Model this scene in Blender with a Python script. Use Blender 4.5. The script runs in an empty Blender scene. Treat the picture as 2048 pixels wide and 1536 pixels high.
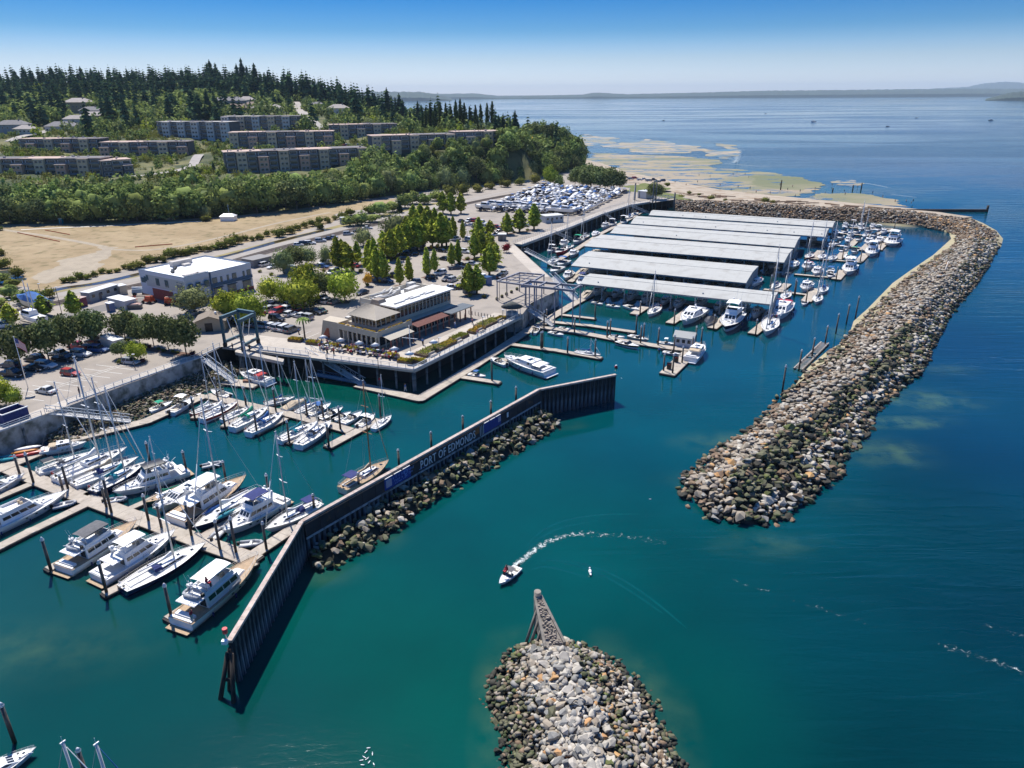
import bpy,bmesh,math,random
import numpy as np
from mathutils import Vector,Matrix

R=math.radians
rnd=random.Random(7)
SC=bpy.context.scene
COL=SC.collection

# ------------------------------------------------------------------ camera
CAM_H,PITCH,ROLL,FPX=60.0,22.15,-0.005,1421.0
M3=Matrix.Rotation(R(90-PITCH),3,'X')@Matrix.Rotation(ROLL,3,'Z')
cd=bpy.data.cameras.new('camera')
cam=bpy.data.objects.new('camera',cd)
COL.objects.link(cam)
cam.matrix_world=Matrix.Translation((0,0,CAM_H))@M3.to_4x4()
cd.sensor_width=36.0
cd.lens=36.0*FPX/2048.0
cd.clip_start=1.0
cd.clip_end=80000.0
SC.camera=cam

# ------------------------------------------------------------------ sky and sun
SUN_EL,SUN_AZ=58.0,-28.0  # azimuth measured from +Y, towards -X is negative
w=bpy.data.worlds.new('World')
SC.world=w
w.use_nodes=True
wn,wl=w.node_tree.nodes,w.node_tree.links
wn.clear()
sky=wn.new('ShaderNodeTexSky')
sky.sky_type='NISHITA'
sky.sun_disc=False
sky.sun_elevation=R(SUN_EL)
sky.sun_rotation=R(SUN_AZ)
sky.altitude=0
sky.air_density=1.0
sky.dust_density=0.35
sky.ozone_density=4.0
gam=wn.new('ShaderNodeGamma')
gam.inputs['Gamma'].default_value=1.0
hs=wn.new('ShaderNodeHueSaturation')
hs.inputs['Saturation'].default_value=1.3
hs.inputs['Value'].default_value=1.0
bg=wn.new('ShaderNodeBackground')
bg.inputs['Strength'].default_value=0.15
wo=wn.new('ShaderNodeOutputWorld')
wl.new(sky.outputs[0],gam.inputs['Color'])
wtc=wn.new('ShaderNodeTexCoord');wsp=wn.new('ShaderNodeSeparateXYZ');wrm=wn.new('ShaderNodeValToRGB')
wmx=wn.new('ShaderNodeMix');wmx.data_type='RGBA';wmx.blend_type='MULTIPLY';wmx.inputs['Factor'].default_value=1
wl.new(wtc.outputs['Generated'],wsp.inputs[0]);wl.new(wsp.outputs['Z'],wrm.inputs['Fac'])
# clear summer air: pale at the horizon, deepening quickly to azure, with fill light added overhead
re_=wrm.color_ramp.elements
re_[0].position=0.0;re_[0].color=(.50,.54,.80,1);re_[1].position=.12;re_[1].color=(.014,.165,.33,1);q_=re_.new(.35);q_.color=(.24,.38,.52,1)
for p_,c_ in((.041,(.33,.36,.49,1)),(.075,(.115,.23,.37,1))):q_=re_.new(p_);q_.color=c_
wl.new(gam.outputs[0],hs.inputs['Color']);wl.new(hs.outputs[0],wmx.inputs['A']);wl.new(wrm.outputs['Color'],wmx.inputs['B'])
wl.new(wmx.outputs['Result'],bg.inputs['Color'])
wl.new(bg.outputs[0],wo.inputs['Surface'])

sl=bpy.data.lights.new('sun','SUN')
sl.energy=3.9
sl.angle=R(0.53)
sl.color=(1.0,0.955,0.88)
so=bpy.data.objects.new('sun',sl)
COL.objects.link(so)
_az,_el=R(SUN_AZ),R(SUN_EL)
SUN_DIR=Vector((math.sin(_az)*math.cos(_el),math.cos(_az)*math.cos(_el),math.sin(_el)))
so.rotation_euler=SUN_DIR.to_track_quat('Z','Y').to_euler()
so.location=(0,0,200)

SC.view_settings.view_transform='Standard'
SC.view_settings.look='None'
SC.view_settings.exposure=0.82
SC.view_settings.gamma=1.0
SC.view_settings.use_curve_mapping=False
SC.cycles.use_denoising=True
SC.cycles.max_bounces=5
SC.cycles.diffuse_bounces=3
SC.cycles.glossy_bounces=3
SC.cycles.transparent_max_bounces=6
SC.cycles.volume_bounces=0

# ------------------------------------------------------------------ where a point of the photograph lies on the ground
def ray(px,py):
    return M3@Vector(((px-1024)/FPX,(768-py)/FPX,-1.0))

def gp(px,py,z=0.0):
    d=ray(px,py)
    t=(z-CAM_H)/d.z
    return Vector((d.x*t,d.y*t,z))

def rp(px,py,Y):
    d=ray(px,py)
    t=Y/d.y
    return Vector((d.x*t,Y,CAM_H+d.z*t))

def up_to(base,py):
    """height above base at which a vertical line from base reaches picture row py"""
    lo,hi=base.z,base.z+80
    Mi=M3.transposed()
    for _ in range(30):
        m=(lo+hi)/2
        v=Mi@Vector((base.x,base.y,m-CAM_H))
        if 768-FPX*v.y/-v.z>py:lo=m
        else:hi=m
    return lo-base.z

def ppm(p):
    """photograph pixels per metre at point p"""
    v=M3.transposed()@(Vector(p)-Vector((0,0,CAM_H)))
    return FPX/-v.z

ORD='first second third fourth fifth sixth seventh eighth ninth tenth eleventh twelfth thirteenth fourteenth fifteenth sixteenth seventeenth eighteenth nineteenth'.split()
TENS={2:'twent',3:'thirt',4:'fort',5:'fift',6:'sixt',7:'sevent',8:'eight',9:'ninet'}
def ordw(n):
    if n<1:n=1
    if n>99:return 'hundred and '+ordw(n-100)if n>100 else 'hundredth'
    if n<=19:return ORD[n-1]
    t,u=divmod(n,10)
    return TENS[t]+'ieth' if u==0 else TENS[t]+'y-'+ORD[u-1]

# ------------------------------------------------------------------ materials
MATS={}
def mk(name,col,rough=0.7,var=0.12,scale=1.0,bump=0.0,bscale=None,metal=0.0,col2=None,rand=0.0,spec=0.4,coord='Object',island=0.0,dirt=None,stretch=None):
    if name in MATS:return MATS[name]
    m=bpy.data.materials.new(name)
    m.use_nodes=True
    nt=m.node_tree;N=nt.nodes;L=nt.links
    b=N['Principled BSDF']
    b.inputs['Roughness'].default_value=rough
    b.inputs['Metallic'].default_value=metal
    b.inputs['Specular IOR Level'].default_value=spec
    tc=N.new('ShaderNodeTexCoord')
    src=tc.outputs[coord]
    if stretch:
        mp_=N.new('ShaderNodeMapping');mp_.inputs['Scale'].default_value=stretch;L.new(src,mp_.inputs['Vector']);src=mp_.outputs[0]
    c1=tuple(max(0,c*(1-var))for c in col)+(1,)
    c2=tuple(min(1,c*(1+var))for c in(col2 or col))+(1,)
    if col2:c1=tuple(col)+(1,);c2=tuple(col2)+(1,)
    nz=N.new('ShaderNodeTexNoise')
    nz.inputs['Scale'].default_value=scale
    nz.inputs['Detail'].default_value=5
    nz.inputs['Roughness'].default_value=0.65
    L.new(src,nz.inputs['Vector'])
    rp_=N.new('ShaderNodeValToRGB')
    rp_.color_ramp.elements[0].position=0.34;rp_.color_ramp.elements[0].color=c1
    rp_.color_ramp.elements[1].position=0.66;rp_.color_ramp.elements[1].color=c2
    L.new(nz.outputs['Fac'],rp_.inputs['Fac'])
    out=rp_.outputs['Color']
    if dirt:
        n3=N.new('ShaderNodeTexNoise');n3.inputs['Scale'].default_value=dirt[1];n3.inputs['Detail'].default_value=6
        L.new(src,n3.inputs['Vector'])
        r3=N.new('ShaderNodeMapRange');r3.inputs['From Min'].default_value=dirt[2];r3.inputs['From Max'].default_value=dirt[3]
        L.new(n3.outputs['Fac'],r3.inputs['Value'])
        mx=N.new('ShaderNodeMix');mx.data_type='RGBA'
        L.new(r3.outputs[0],mx.inputs['Factor']);L.new(out,mx.inputs['A']);mx.inputs['B'].default_value=tuple(dirt[0])+(1,)
        out=mx.outputs['Result']
    if rand or island:
        if island:
            g=N.new('ShaderNodeNewGeometry');rs=g.outputs['Random Per Island'];amt=island
        else:
            oi=N.new('ShaderNodeObjectInfo');rs=oi.outputs['Random'];amt=rand
        mr=N.new('ShaderNodeMapRange')
        mr.inputs['To Min'].default_value=1-amt;mr.inputs['To Max'].default_value=1+amt
        L.new(rs,mr.inputs['Value'])
        h=N.new('ShaderNodeHueSaturation')
        L.new(mr.outputs[0],h.inputs['Value']);L.new(out,h.inputs['Color'])
        mh=N.new('ShaderNodeMapRange')
        mh.inputs['To Min'].default_value=0.5-amt*0.045;mh.inputs['To Max'].default_value=0.5+amt*0.045
        mm=N.new('ShaderNodeMath');mm.operation='FRACT'
        ml=N.new('ShaderNodeMath');ml.operation='MULTIPLY';ml.inputs[1].default_value=7.31
        L.new(rs,ml.inputs[0]);L.new(ml.outputs[0],mm.inputs[0]);L.new(mm.outputs[0],mh.inputs['Value'])
        L.new(mh.outputs[0],h.inputs['Hue'])
        out=h.outputs['Color']
    L.new(out,b.inputs['Base Color'])
    if bump:
        n2=N.new('ShaderNodeTexNoise');n2.inputs['Scale'].default_value=bscale or scale*4;n2.inputs['Detail'].default_value=4
        L.new(src,n2.inputs['Vector'])
        bp=N.new('ShaderNodeBump');bp.inputs['Strength'].default_value=bump;bp.inputs['Distance'].default_value=0.1
        L.new(n2.outputs['Fac'],bp.inputs['Height']);L.new(bp.outputs[0],b.inputs['Normal'])
    MATS[name]=m
    return m

def leafmat(name,c1,c2,rand=0.15,trans=0.25):
    m=bpy.data.materials.new(name);m.use_nodes=True
    N,L=m.node_tree.nodes,m.node_tree.links
    N.remove(N['Principled BSDF'])
    g=N.new('ShaderNodeNewGeometry');oi=N.new('ShaderNodeObjectInfo')
    r=N.new('ShaderNodeValToRGB')
    r.color_ramp.elements[0].color=tuple(c1)+(1,);r.color_ramp.elements[1].color=tuple(c2)+(1,)
    L.new(g.outputs['Random Per Island'],r.inputs['Fac'])
    h=N.new('ShaderNodeHueSaturation')
    mr=N.new('ShaderNodeMapRange');mr.inputs['To Min'].default_value=1-rand*1.6;mr.inputs['To Max'].default_value=1+rand*1.6
    L.new(oi.outputs['Random'],mr.inputs['Value']);L.new(mr.outputs[0],h.inputs['Value'])
    mh=N.new('ShaderNodeMapRange');mh.inputs['To Min'].default_value=0.5-rand*.12;mh.inputs['To Max'].default_value=0.5+rand*.12
    f1=N.new('ShaderNodeMath');f1.operation='MULTIPLY';f1.inputs[1].default_value=5.17
    f2=N.new('ShaderNodeMath');f2.operation='FRACT'
    L.new(oi.outputs['Random'],f1.inputs[0]);L.new(f1.outputs[0],f2.inputs[0]);L.new(f2.outputs[0],mh.inputs['Value'])
    L.new(mh.outputs[0],h.inputs['Hue']);L.new(r.outputs['Color'],h.inputs['Color'])
    d=N.new('ShaderNodeBsdfDiffuse');t=N.new('ShaderNodeBsdfTranslucent');mx=N.new('ShaderNodeMixShader')
    mx.inputs[0].default_value=trans
    L.new(h.outputs['Color'],d.inputs['Color']);L.new(h.outputs['Color'],t.inputs['Color'])
    L.new(d.outputs[0],mx.inputs[1]);L.new(t.outputs[0],mx.inputs[2])
    L.new(mx.outputs[0],N['Material Output'].inputs['Surface'])
    MATS[name]=m
    return m

# ------------------------------------------------------------------ objects
def link_mesh(name,me,parent=None,loc=None):
    o=bpy.data.objects.new(name,me)
    COL.objects.link(o)
    if parent is not None:o.parent=parent
    if loc is not None:o.location=loc
    return o

def tag(o,label=None,cat=None,group=None,kind=None):
    if label:o['label']=label
    if cat:o['category']=cat
    if group:o['group']=group
    if kind:o['kind']=kind
    return o

def thing(name,label,cat,loc=(0,0,0),rot=0.0,group=None,kind=None):
    o=bpy.data.objects.new(name,None)
    COL.objects.link(o)
    o.location=loc;o.rotation_euler=(0,0,rot);o.empty_display_size=0.3
    return tag(o,label,cat,group,kind)

KIDS={}
def kids(o):
    if o.name not in KIDS:KIDS[o.name]=[c for c in o.children]
    return KIDS[o.name]

def dup(root,loc,rot=0.0,label=None,cat=None,group=None,scale=None):
    r=root.copy();COL.objects.link(r)
    r.location=loc;r.rotation_euler=(0,0,rot)
    if scale is not None:r.scale=(scale,)*3 if isinstance(scale,(int,float))else scale
    for k,v in(('label',label),('category',cat),('group',group)):
        if v:r[k]=v
    def rec(src,dst):
        for c in kids(src):
            d=c.copy();COL.objects.link(d);d.parent=dst
            rec(c,d)
    rec(root,r)
    return r

class MB:
    """mesh builder: collects shapes, links them as one object"""
    def __init__(s):s.v=[];s.f=[];s.m=[];s.mats=[];s.cur=0;s.sm=[];s.smooth=False
    def mat(s,m):
        if m not in s.mats:s.mats.append(m)
        s.cur=s.mats.index(m);return s
    def face(s,idx):s.f.append(idx);s.m.append(s.cur);s.sm.append(s.smooth)
    def poly(s,pts):
        b=len(s.v);s.v+=[tuple(p)for p in pts];s.face(tuple(range(b,b+len(pts))));return s
    def hexa(s,p):
        """8 points: bottom 4 counter-clockwise, top 4"""
        b=len(s.v);s.v+=[tuple(q)for q in p]
        for q in((3,2,1,0),(4,5,6,7),(0,1,5,4),(1,2,6,5),(2,3,7,6),(3,0,4,7)):
            s.face(tuple(b+i for i in q))
        return s
    def box(s,x0,x1,y0,y1,z0,z1):
        return s.hexa([(x0,y0,z0),(x1,y0,z0),(x1,y1,z0),(x0,y1,z0),(x0,y0,z1),(x1,y0,z1),(x1,y1,z1),(x0,y1,z1)])
    def frus(s,x0,x1,w0,z0,z1,a=0.0,b=0.0,w1=None,y=0.0,wf=None):
        """cabin block along x: bottom x0..x1 half width w0 (front wf), top pulled in by a at rear, b at front, half width w1"""
        w1=w0*.85 if w1 is None else w1
        wf=w0 if wf is None else wf
        k=w1/w0
        return s.hexa([(x0,y-w0,z0),(x1,y-wf,z0),(x1,y+wf,z0),(x0,y+w0,z0),
                       (x0+a,y-w1,z1),(x1-b,y-wf*k,z1),(x1-b,y+wf*k,z1),(x0+a,y+w1,z1)])
    def bar(s,p,q,wd,h):
        """box beam from p to q, width wd, height h, top at p.z"""
        p=Vector(p);q=Vector(q);d=(q-p)
        n=Vector((-d.y,d.x,0));
        n=n.normalized()*wd/2 if n.length>1e-6 else Vector((wd/2,0,0))
        dn=Vector((0,0,-h))
        if abs(d.x)+abs(d.y)<1e-6:return s.tube(p,q,wd/2,4)
        return s.hexa([p-n+dn,q-n+dn,q+n+dn,p+n+dn,p-n,q-n,q+n,p+n])
    def tube(s,p,q,r,n=6,r2=None,caps=True):
        p=Vector(p);q=Vector(q);r2=r if r2 is None else r2
        d=(q-p).normalized()
        a=d.orthogonal().normalized();c=d.cross(a)
        b=len(s.v)
        for k in range(n):
            t=2*math.pi*k/n
            s.v.append(tuple(p+(a*math.cos(t)+c*math.sin(t))*r))
        for k in range(n):
            t=2*math.pi*k/n
            s.v.append(tuple(q+(a*math.cos(t)+c*math.sin(t))*r2))
        sm=s.smooth;s.smooth=n>4
        for k in range(n):s.face((b+k,b+(k+1)%n,b+n+(k+1)%n,b+n+k))
        s.smooth=sm
        if caps:
            s.face(tuple(b+n-1-k for k in range(n)));s.face(tuple(b+n+k for k in range(n)))
        return s
    def path(s,pts,r,n=5):
        for i in range(len(pts)-1):s.tube(pts[i],pts[i+1],r,n)
        return s
    def prism(s,pts,z0,z1):
        b=len(s.v);n=len(pts)
        s.v+=[(p[0],p[1],z0)for p in pts]+[(p[0],p[1],z1)for p in pts]
        s.face(tuple(b+n-1-k for k in range(n)));s.face(tuple(b+n+k for k in range(n)))
        for k in range(n):s.face((b+k,b+(k+1)%n,b+n+(k+1)%n,b+n+k))
        return s
    def loft(s,rings,closed=True,cap=True):
        b=len(s.v);n=len(rings[0])
        for r_ in rings:s.v+=[tuple(p)for p in r_]
        for i in range(len(rings)-1):
            for k in range(n if closed else n-1):
                s.face((b+i*n+k,b+i*n+(k+1)%n,b+(i+1)*n+(k+1)%n,b+(i+1)*n+k))
        if cap:
            s.face(tuple(b+n-1-k for k in range(n)));s.face(tuple(b+(len(rings)-1)*n+k for k in range(n)))
        return s
    def ball(s,c,rx,ry=None,rz=None,n=6,m=4):
        ry=ry or rx;rz=rz or rx;c=Vector(c)
        rings=[]
        for i in range(m+1):
            ph=-math.pi/2+math.pi*(i*.92+.04*m)/m
            rings.append([c+Vector((rx*math.cos(ph)*math.cos(2*math.pi*k/n),ry*math.cos(ph)*math.sin(2*math.pi*k/n),rz*math.sin(ph)))for k in range(n)])
        return s.loft(rings)
    def data(s,name):
        me=bpy.data.meshes.new(name)
        me.from_pydata(s.v,[],s.f)
        for m in s.mats:me.materials.append(m)
        me.polygons.foreach_set('material_index',s.m)
        me.polygons.foreach_set('use_smooth',s.sm)
        me.update()
        return me
    def build(s,name,m=None,parent=None,loc=None):
        if m is not None and not s.mats:s.mats=[m]
        return link_mesh(name,s.data(name),parent,loc)

# one-shape parts: material, name, parent, shape arguments
def _P(k):
    return lambda _m,_n,_p,*a,**kw:getattr(MB().mat(_m),k)(*a,**kw).build(_n,parent=_p)
Px,Pt,Pr,Pf,Ph,Pb=(_P(k)for k in('box','tube','bar','frus','hexa','ball'))

def Up(z):return Vector((0,0,z))
def MM(m):return MB().mat(m)

def npmesh(name,V,Fq,mat,midx=None):
    """fast mesh from numpy arrays, faces all of the same size"""
    me=bpy.data.meshes.new(name)
    V=np.asarray(V,dtype=np.float32);Fq=np.asarray(Fq,dtype=np.int32)
    k=Fq.shape[1]
    me.vertices.add(len(V));me.vertices.foreach_set('co',V.ravel())
    me.loops.add(Fq.size);me.loops.foreach_set('vertex_index',Fq.ravel())
    me.polygons.add(len(Fq));me.polygons.foreach_set('loop_start',np.arange(0,Fq.size,k,dtype=np.int32))
    for m in(mat if isinstance(mat,(list,tuple))else[mat]):me.materials.append(m)
    if midx is not None:me.polygons.foreach_set('material_index',np.asarray(midx,dtype=np.int32))
    me.update(calc_edges=True)
    me.validate()
    return me

# common materials
WHITE=mk('gelcoat_white',(.80,.79,.77),.35,.04,.8,spec=.5,rand=.05,dirt=((.55,.53,.48),2.2,.64,.9))
CREAM=mk('gelcoat_cream',(.66,.60,.48),.4,.05,.8,spec=.5)
DECKM=mk('deck_nonskid',(.66,.64,.60),.7,.08,1.5,dirt=((.38,.36,.32),3.0,.55,.9))
TEAK=mk('teak_deck',(.36,.25,.15),.7,.18,3)
DGLASS=mk('tinted_glass',(.018,.024,.032),.08,.2,1,spec=.8)
NAVY=mk('navy_paint',(.012,.022,.07),.25,.1,1,spec=.6)
BLACKP=mk('black_paint',(.012,.012,.014),.4,.2,2)
BLUEC=mk('blue_canvas',(.02,.10,.30),.8,.2,2)
NAVYC=mk('navy_canvas',(.022,.032,.13),.85,.2,2)
TEALC=mk('teal_canvas',(.01,.22,.28),.85,.2,2)
GREENC=mk('green_canvas',(.01,.28,.16),.85,.2,2)
TANC=mk('tan_canvas',(.45,.36,.25),.85,.15,2)
GREYC=mk('grey_canvas',(.12,.12,.125),.9,.2,2)
REDP=mk('red_paint',(.42,.03,.03),.35,.1,1)
GREENP=mk('green_paint',(.01,.09,.06),.3,.1,1)
ALU=mk('mast_aluminium',(.52,.53,.54),.35,.06,2,metal=.3)
STEEL=mk('stainless_steel',(.6,.6,.6),.25,.05,1,metal=.8)
WOODM=mk('varnished_wood',(.30,.14,.05),.35,.25,4)
RUBBER=mk('grey_rubber',(.35,.36,.38),.6,.08,2)
RIGGING=mk('rigging_wire',(.35,.35,.36),.5,.05,1)
TYRE=mk('tyre_rubber',(.02,.02,.02),.9,.1,3)
# ================================================================== SETTING
def structure(o,name=None):
    o['kind']='structure';return o

def W2(px,py,z=0.0):
    p=gp(px,py,z);return(p.x,p.y)

def ribbon(name,pts,width,z,m,sub=6,kind='structure',zs=5.0):
    """flat strip along a line given in photo positions (converted to ground points)"""
    P=[gp(a,b,zs)for a,b in pts]
    Q=[]
    for i in range(len(P)-1):
        p0=P[max(i-1,0)];p1=P[i];p2=P[i+1];p3=P[min(i+2,len(P)-1)]
        for k in range(sub):
            t=k/sub
            Q.append(0.5*((2*p1)+(-p0+p2)*t+(2*p0-5*p1+4*p2-p3)*t*t+(-p0+3*p1-3*p2+p3)*t**3))
    Q.append(P[-1])
    mb=MB().mat(m);L_=[];Rr=[]
    for i,q in enumerate(Q):
        d=(Q[min(i+1,len(Q)-1)]-Q[max(i-1,0)]);n=Vector((-d.y,d.x,0)).normalized()*width/2
        L_.append((q.x+n.x,q.y+n.y,z));Rr.append((q.x-n.x,q.y-n.y,z))
    for i in range(len(Q)-1):mb.poly([Rr[i],Rr[i+1],L_[i+1],L_[i]])
    o=mb.build(name)
    if kind:o['kind']=kind
    return o,Q

def sheet(name,pts,z,m,kind='structure',zs=None,rough=0.0,sub=1,seed=1):
    """flat ground sheet, outline optionally made uneven"""
    r_=random.Random(seed)
    P=[gp(a,b,z if zs is None else zs)for a,b in pts]
    out=[]
    for i in range(len(P)):
        a,b=P[i],P[(i+1)%len(P)]
        n=max(1,int(sub))
        seg=[a,b]
        if rough:
            for lv in range(5 if sub>5 else 3):  # midpoint displacement keeps the shoreline ragged at every scale
                s2=[seg[0]]
                for u,v in zip(seg,seg[1:]):
                    d=v-u;s2+=[(u+v)/2+Vector((-d.y,d.x,0))*r_.uniform(-.22,.22),v]
                seg=s2
        out+=[(q.x,q.y,z)for q in seg[:-1]]
    o=MB().mat(m).poly(out).build(name)
    o.data.update()
    if o.data.polygons[0].normal.z<0:o.data.flip_normals()
    if kind:o['kind']=kind
    return o

# ------------------------------------------------------------------ water
def water():
    def axis(segs):
        out=[]
        for a,b,st in segs:out+=list(np.arange(a,b,st))
        return np.array(out+[segs[-1][1]],dtype=float)
    xs=axis([(-30000,-3000,9000),(-3000,-400,260),(-400,-150,25),(-150,190,2.5),(190,400,10),(400,3000,200),(3000,30000,9000)])
    ys=axis([(-400,20,60),(20,300,2.5),(300,520,10),(520,1500,60),(1500,6000,500),(6000,42000,9000)])
    X,Y=np.meshgrid(xs,ys,indexing='xy')
    nx,ny=len(xs),len(ys)
    V=np.stack([X.ravel(),Y.ravel(),np.zeros(X.size)],1)
    i=np.arange(nx-1)[None,:]+np.arange(ny-1)[:,None]*nx
    Fq=np.stack([i,i+1,i+nx+1,i+nx],-1).reshape(-1,4)
    # body colour of the water: depth, silt, seabed; green roof and pier reflections painted in
    ctl=[(300,1350,.000,.040,.036),(60,1250,.006,.055,.052),(700,1300,.000,.060,.046),(1150,1100,.000,.052,.050),(850,1400,0,.062,.044),
           (1000,1050,0,.054,.056),(1300,900,0,.050,.066),(1700,1300,0,.028,.038),(1400,1400,0,.048,.040),(2000,900,0,.024,.050),
           (1450,740,0,.052,.076),(1600,650,0,.048,.080),(1780,500,0,.040,.088),(250,880,0,.044,.076),(800,810,0,.052,.040),
           (1350,640,0,.040,.034),(640,760,0,.046,.026),(900,850,0,.05,.058),(2000,1250,0,.022,.034),(1900,700,0,.024,.056),
           (1700,250,0,.026,.075),(1300,215,0,.028,.078),(2000,350,0,.02,.062),(1400,205,0,.03,.08),(500,1450,0,.034,.034),(1850,1500,0,.02,.026)]
    P=np.array([W2(c[0],c[1])for c in ctl]);C=np.array([c[2:]for c in ctl])
    D=((V[:,None,:2]-P[None])**2).sum(-1)
    wgt=1/(D+60.0+0.004*(V[:,1:2]**2))**1.3
    col=(wgt@C)/wgt.sum(1,keepdims=True)
    # shallows: silt and seabed showing green around the rock mounds
    sh=np.zeros(len(V));shp=[(1455,885,9,4,.5),(1385,960,7,3,.25),(1770,905,7,5,.75),(1850,800,10,5,.65),(1800,845,9,2.2,.85),(1900,740,7,3,.4),(1540,1090,8,3,.35),
           (60,1300,14,5,.35),(1620,735,5,5,.8),(1690,668,5,6,.7),(1700,1010,6,3,.15),(985,1370,1.8,6,.5),(975,1480,1.6,5,.5),(1020,1290,2.5,2.5,.4),(1275,1350,2.5,4,.45),(1335,1460,2.5,6,.5),(1210,1290,3,2,.3),
           (640,1150,5,2.5,.4),(1120,850,5,2,.35),(760,1080,4,3,.3),(1590,380,60,20,.9),(1400,330,120,40,.8),(1750,400,40,10,.8),(1300,285,160,60,.6)]
    for a,b,rx,ry,s_ in shp:
        q=W2(a,b)
        sh=np.maximum(sh,s_*np.exp(-(((V[:,0]-q[0])/rx)**2+((V[:,1]-q[1])/ry)**2)))
    m=bpy.data.materials.new('sea_water');m.use_nodes=True
    N,L=m.node_tree.nodes,m.node_tree.links
    b=N['Principled BSDF']
    at=N.new('ShaderNodeVertexColor');at.layer_name='body'
    a2=N.new('ShaderNodeAttribute');a2.attribute_name='shoal'
    tc=N.new('ShaderNodeTexCoord')
    nz=N.new('ShaderNodeTexNoise');nz.inputs['Scale'].default_value=.22;nz.inputs['Detail'].default_value=6;nz.inputs['Roughness'].default_value=.6
    L.new(tc.outputs['Object'],nz.inputs['Vector'])
    # ragged edge of shoals
    ad=N.new('ShaderNodeMath');ad.operation='MULTIPLY_ADD';ad.inputs[1].default_value=1.6;ad.inputs[2].default_value=-.55
    L.new(nz.outputs['Fac'],ad.inputs[0])
    mu=N.new('ShaderNodeMath');mu.operation='MULTIPLY';mu.use_clamp=True
    mr0=N.new('ShaderNodeMapRange');mr0.inputs['From Min'].default_value=.05;mr0.inputs['From Max'].default_value=.6;mr0.inputs['To Max'].default_value=1.9
    mr0.inputs['To Max'].default_value=1.35;L.new(a2.outputs['Fac'],mr0.inputs['Value'])
    L.new(mr0.outputs[0],mu.inputs[0]);L.new(ad.outputs[0],mu.inputs[1])
    mx=N.new('ShaderNodeMix');mx.data_type='RGBA';mx.inputs['B'].default_value=(.06,.115,.062,1)
    L.new(mu.outputs[0],mx.inputs['Factor']);L.new(at.outputs['Color'],mx.inputs['A'])
    # cloudiness variation
    n2=N.new('ShaderNodeTexNoise');n2.inputs['Scale'].default_value=.035;n2.inputs['Detail'].default_value=4
    L.new(tc.outputs['Object'],n2.inputs['Vector'])
    mr=N.new('ShaderNodeMapRange');mr.inputs['From Min'].default_value=.3;mr.inputs['From Max'].default_value=.7;mr.inputs['To Min'].default_value=.8;mr.inputs['To Max'].default_value=1.2
    L.new(n2.outputs['Fac'],mr.inputs['Value'])
    h=N.new('ShaderNodeHueSaturation');L.new(mr.outputs[0],h.inputs['Value']);L.new(mx.outputs['Result'],h.inputs['Color'])
    L.new(h.outputs[0],b.inputs['Base Color'])
    b.inputs['IOR'].default_value=1.333
    # wind: rippled water versus slicks
    mp=N.new('ShaderNodeMapping');mp.inputs['Rotation'].default_value=(0,0,R(-12));mp.inputs['Scale'].default_value=(.0011,.0042,1)
    L.new(tc.outputs['Object'],mp.inputs['Vector'])
    n3=N.new('ShaderNodeTexNoise');n3.inputs['Scale'].default_value=1.0;n3.inputs['Detail'].default_value=7;n3.inputs['Roughness'].default_value=.62;n3.inputs['Distortion'].default_value=1.2
    L.new(mp.outputs[0],n3.inputs['Vector'])
    wnd=N.new('ShaderNodeMapRange');wnd.inputs['From Min'].default_value=.42;wnd.inputs['From Max'].default_value=.60
    L.new(n3.outputs['Fac'],wnd.inputs['Value'])
    ro=N.new('ShaderNodeMapRange');ro.inputs['To Min'].default_value=.03;ro.inputs['To Max'].default_value=.12
    L.new(wnd.outputs[0],ro.inputs['Value']);L.new(ro.outputs[0],b.inputs['Roughness'])
    # ripples
    mp2=N.new('ShaderNodeMapping');mp2.inputs['Rotation'].default_value=(0,0,R(10));mp2.inputs['Scale'].default_value=(.55,1.5,1)
    L.new(tc.outputs['Object'],mp2.inputs['Vector'])
    r1=N.new('ShaderNodeTexNoise');r1.inputs['Scale'].default_value=.9;r1.inputs['Detail'].default_value=5;r1.inputs['Roughness'].default_value=.6;r1.inputs['Distortion'].default_value=.4
    L.new(mp2.outputs[0],r1.inputs['Vector'])
    # the open sound carries a longer chop; the basins are calmer
    a3=N.new('ShaderNodeAttribute');a3.attribute_name='open_water'
    mp3=N.new('ShaderNodeMapping');mp3.inputs['Rotation'].default_value=(0,0,R(14));mp3.inputs['Scale'].default_value=(.06,.34,1)
    L.new(tc.outputs['Object'],mp3.inputs['Vector'])
    r2=N.new('ShaderNodeTexNoise');r2.inputs['Scale'].default_value=1.0;r2.inputs['Detail'].default_value=3;r2.inputs['Distortion'].default_value=.8
    L.new(mp3.outputs[0],r2.inputs['Vector'])
    m1=N.new('ShaderNodeMath');m1.operation='MULTIPLY';L.new(r2.outputs['Fac'],m1.inputs[0]);L.new(a3.outputs['Fac'],m1.inputs[1])
    m2=N.new('ShaderNodeMath');m2.operation='MULTIPLY_ADD';m2.inputs[1].default_value=4.0
    L.new(m1.outputs[0],m2.inputs[0]);L.new(r1.outputs['Fac'],m2.inputs[2])
    st=N.new('ShaderNodeMapRange');st.inputs['To Min'].default_value=.15;st.inputs['To Max'].default_value=.8
    L.new(wnd.outputs[0],st.inputs['Value'])
    bp=N.new('ShaderNodeBump');dm=N.new('ShaderNodeMapRange');dm.inputs['To Min'].default_value=.036;dm.inputs['To Max'].default_value=.16;L.new(a3.outputs['Fac'],dm.inputs['Value']);L.new(dm.outputs[0],bp.inputs['Distance'])
    L.new(m2.outputs[0],bp.inputs['Height'])
    L.new(st.outputs[0],bp.inputs['Strength']);L.new(bp.outputs[0],b.inputs['Normal'])
    me=npmesh('water',V,Fq,m)
    ca=me.color_attributes.new('body','FLOAT_COLOR','POINT')
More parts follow.
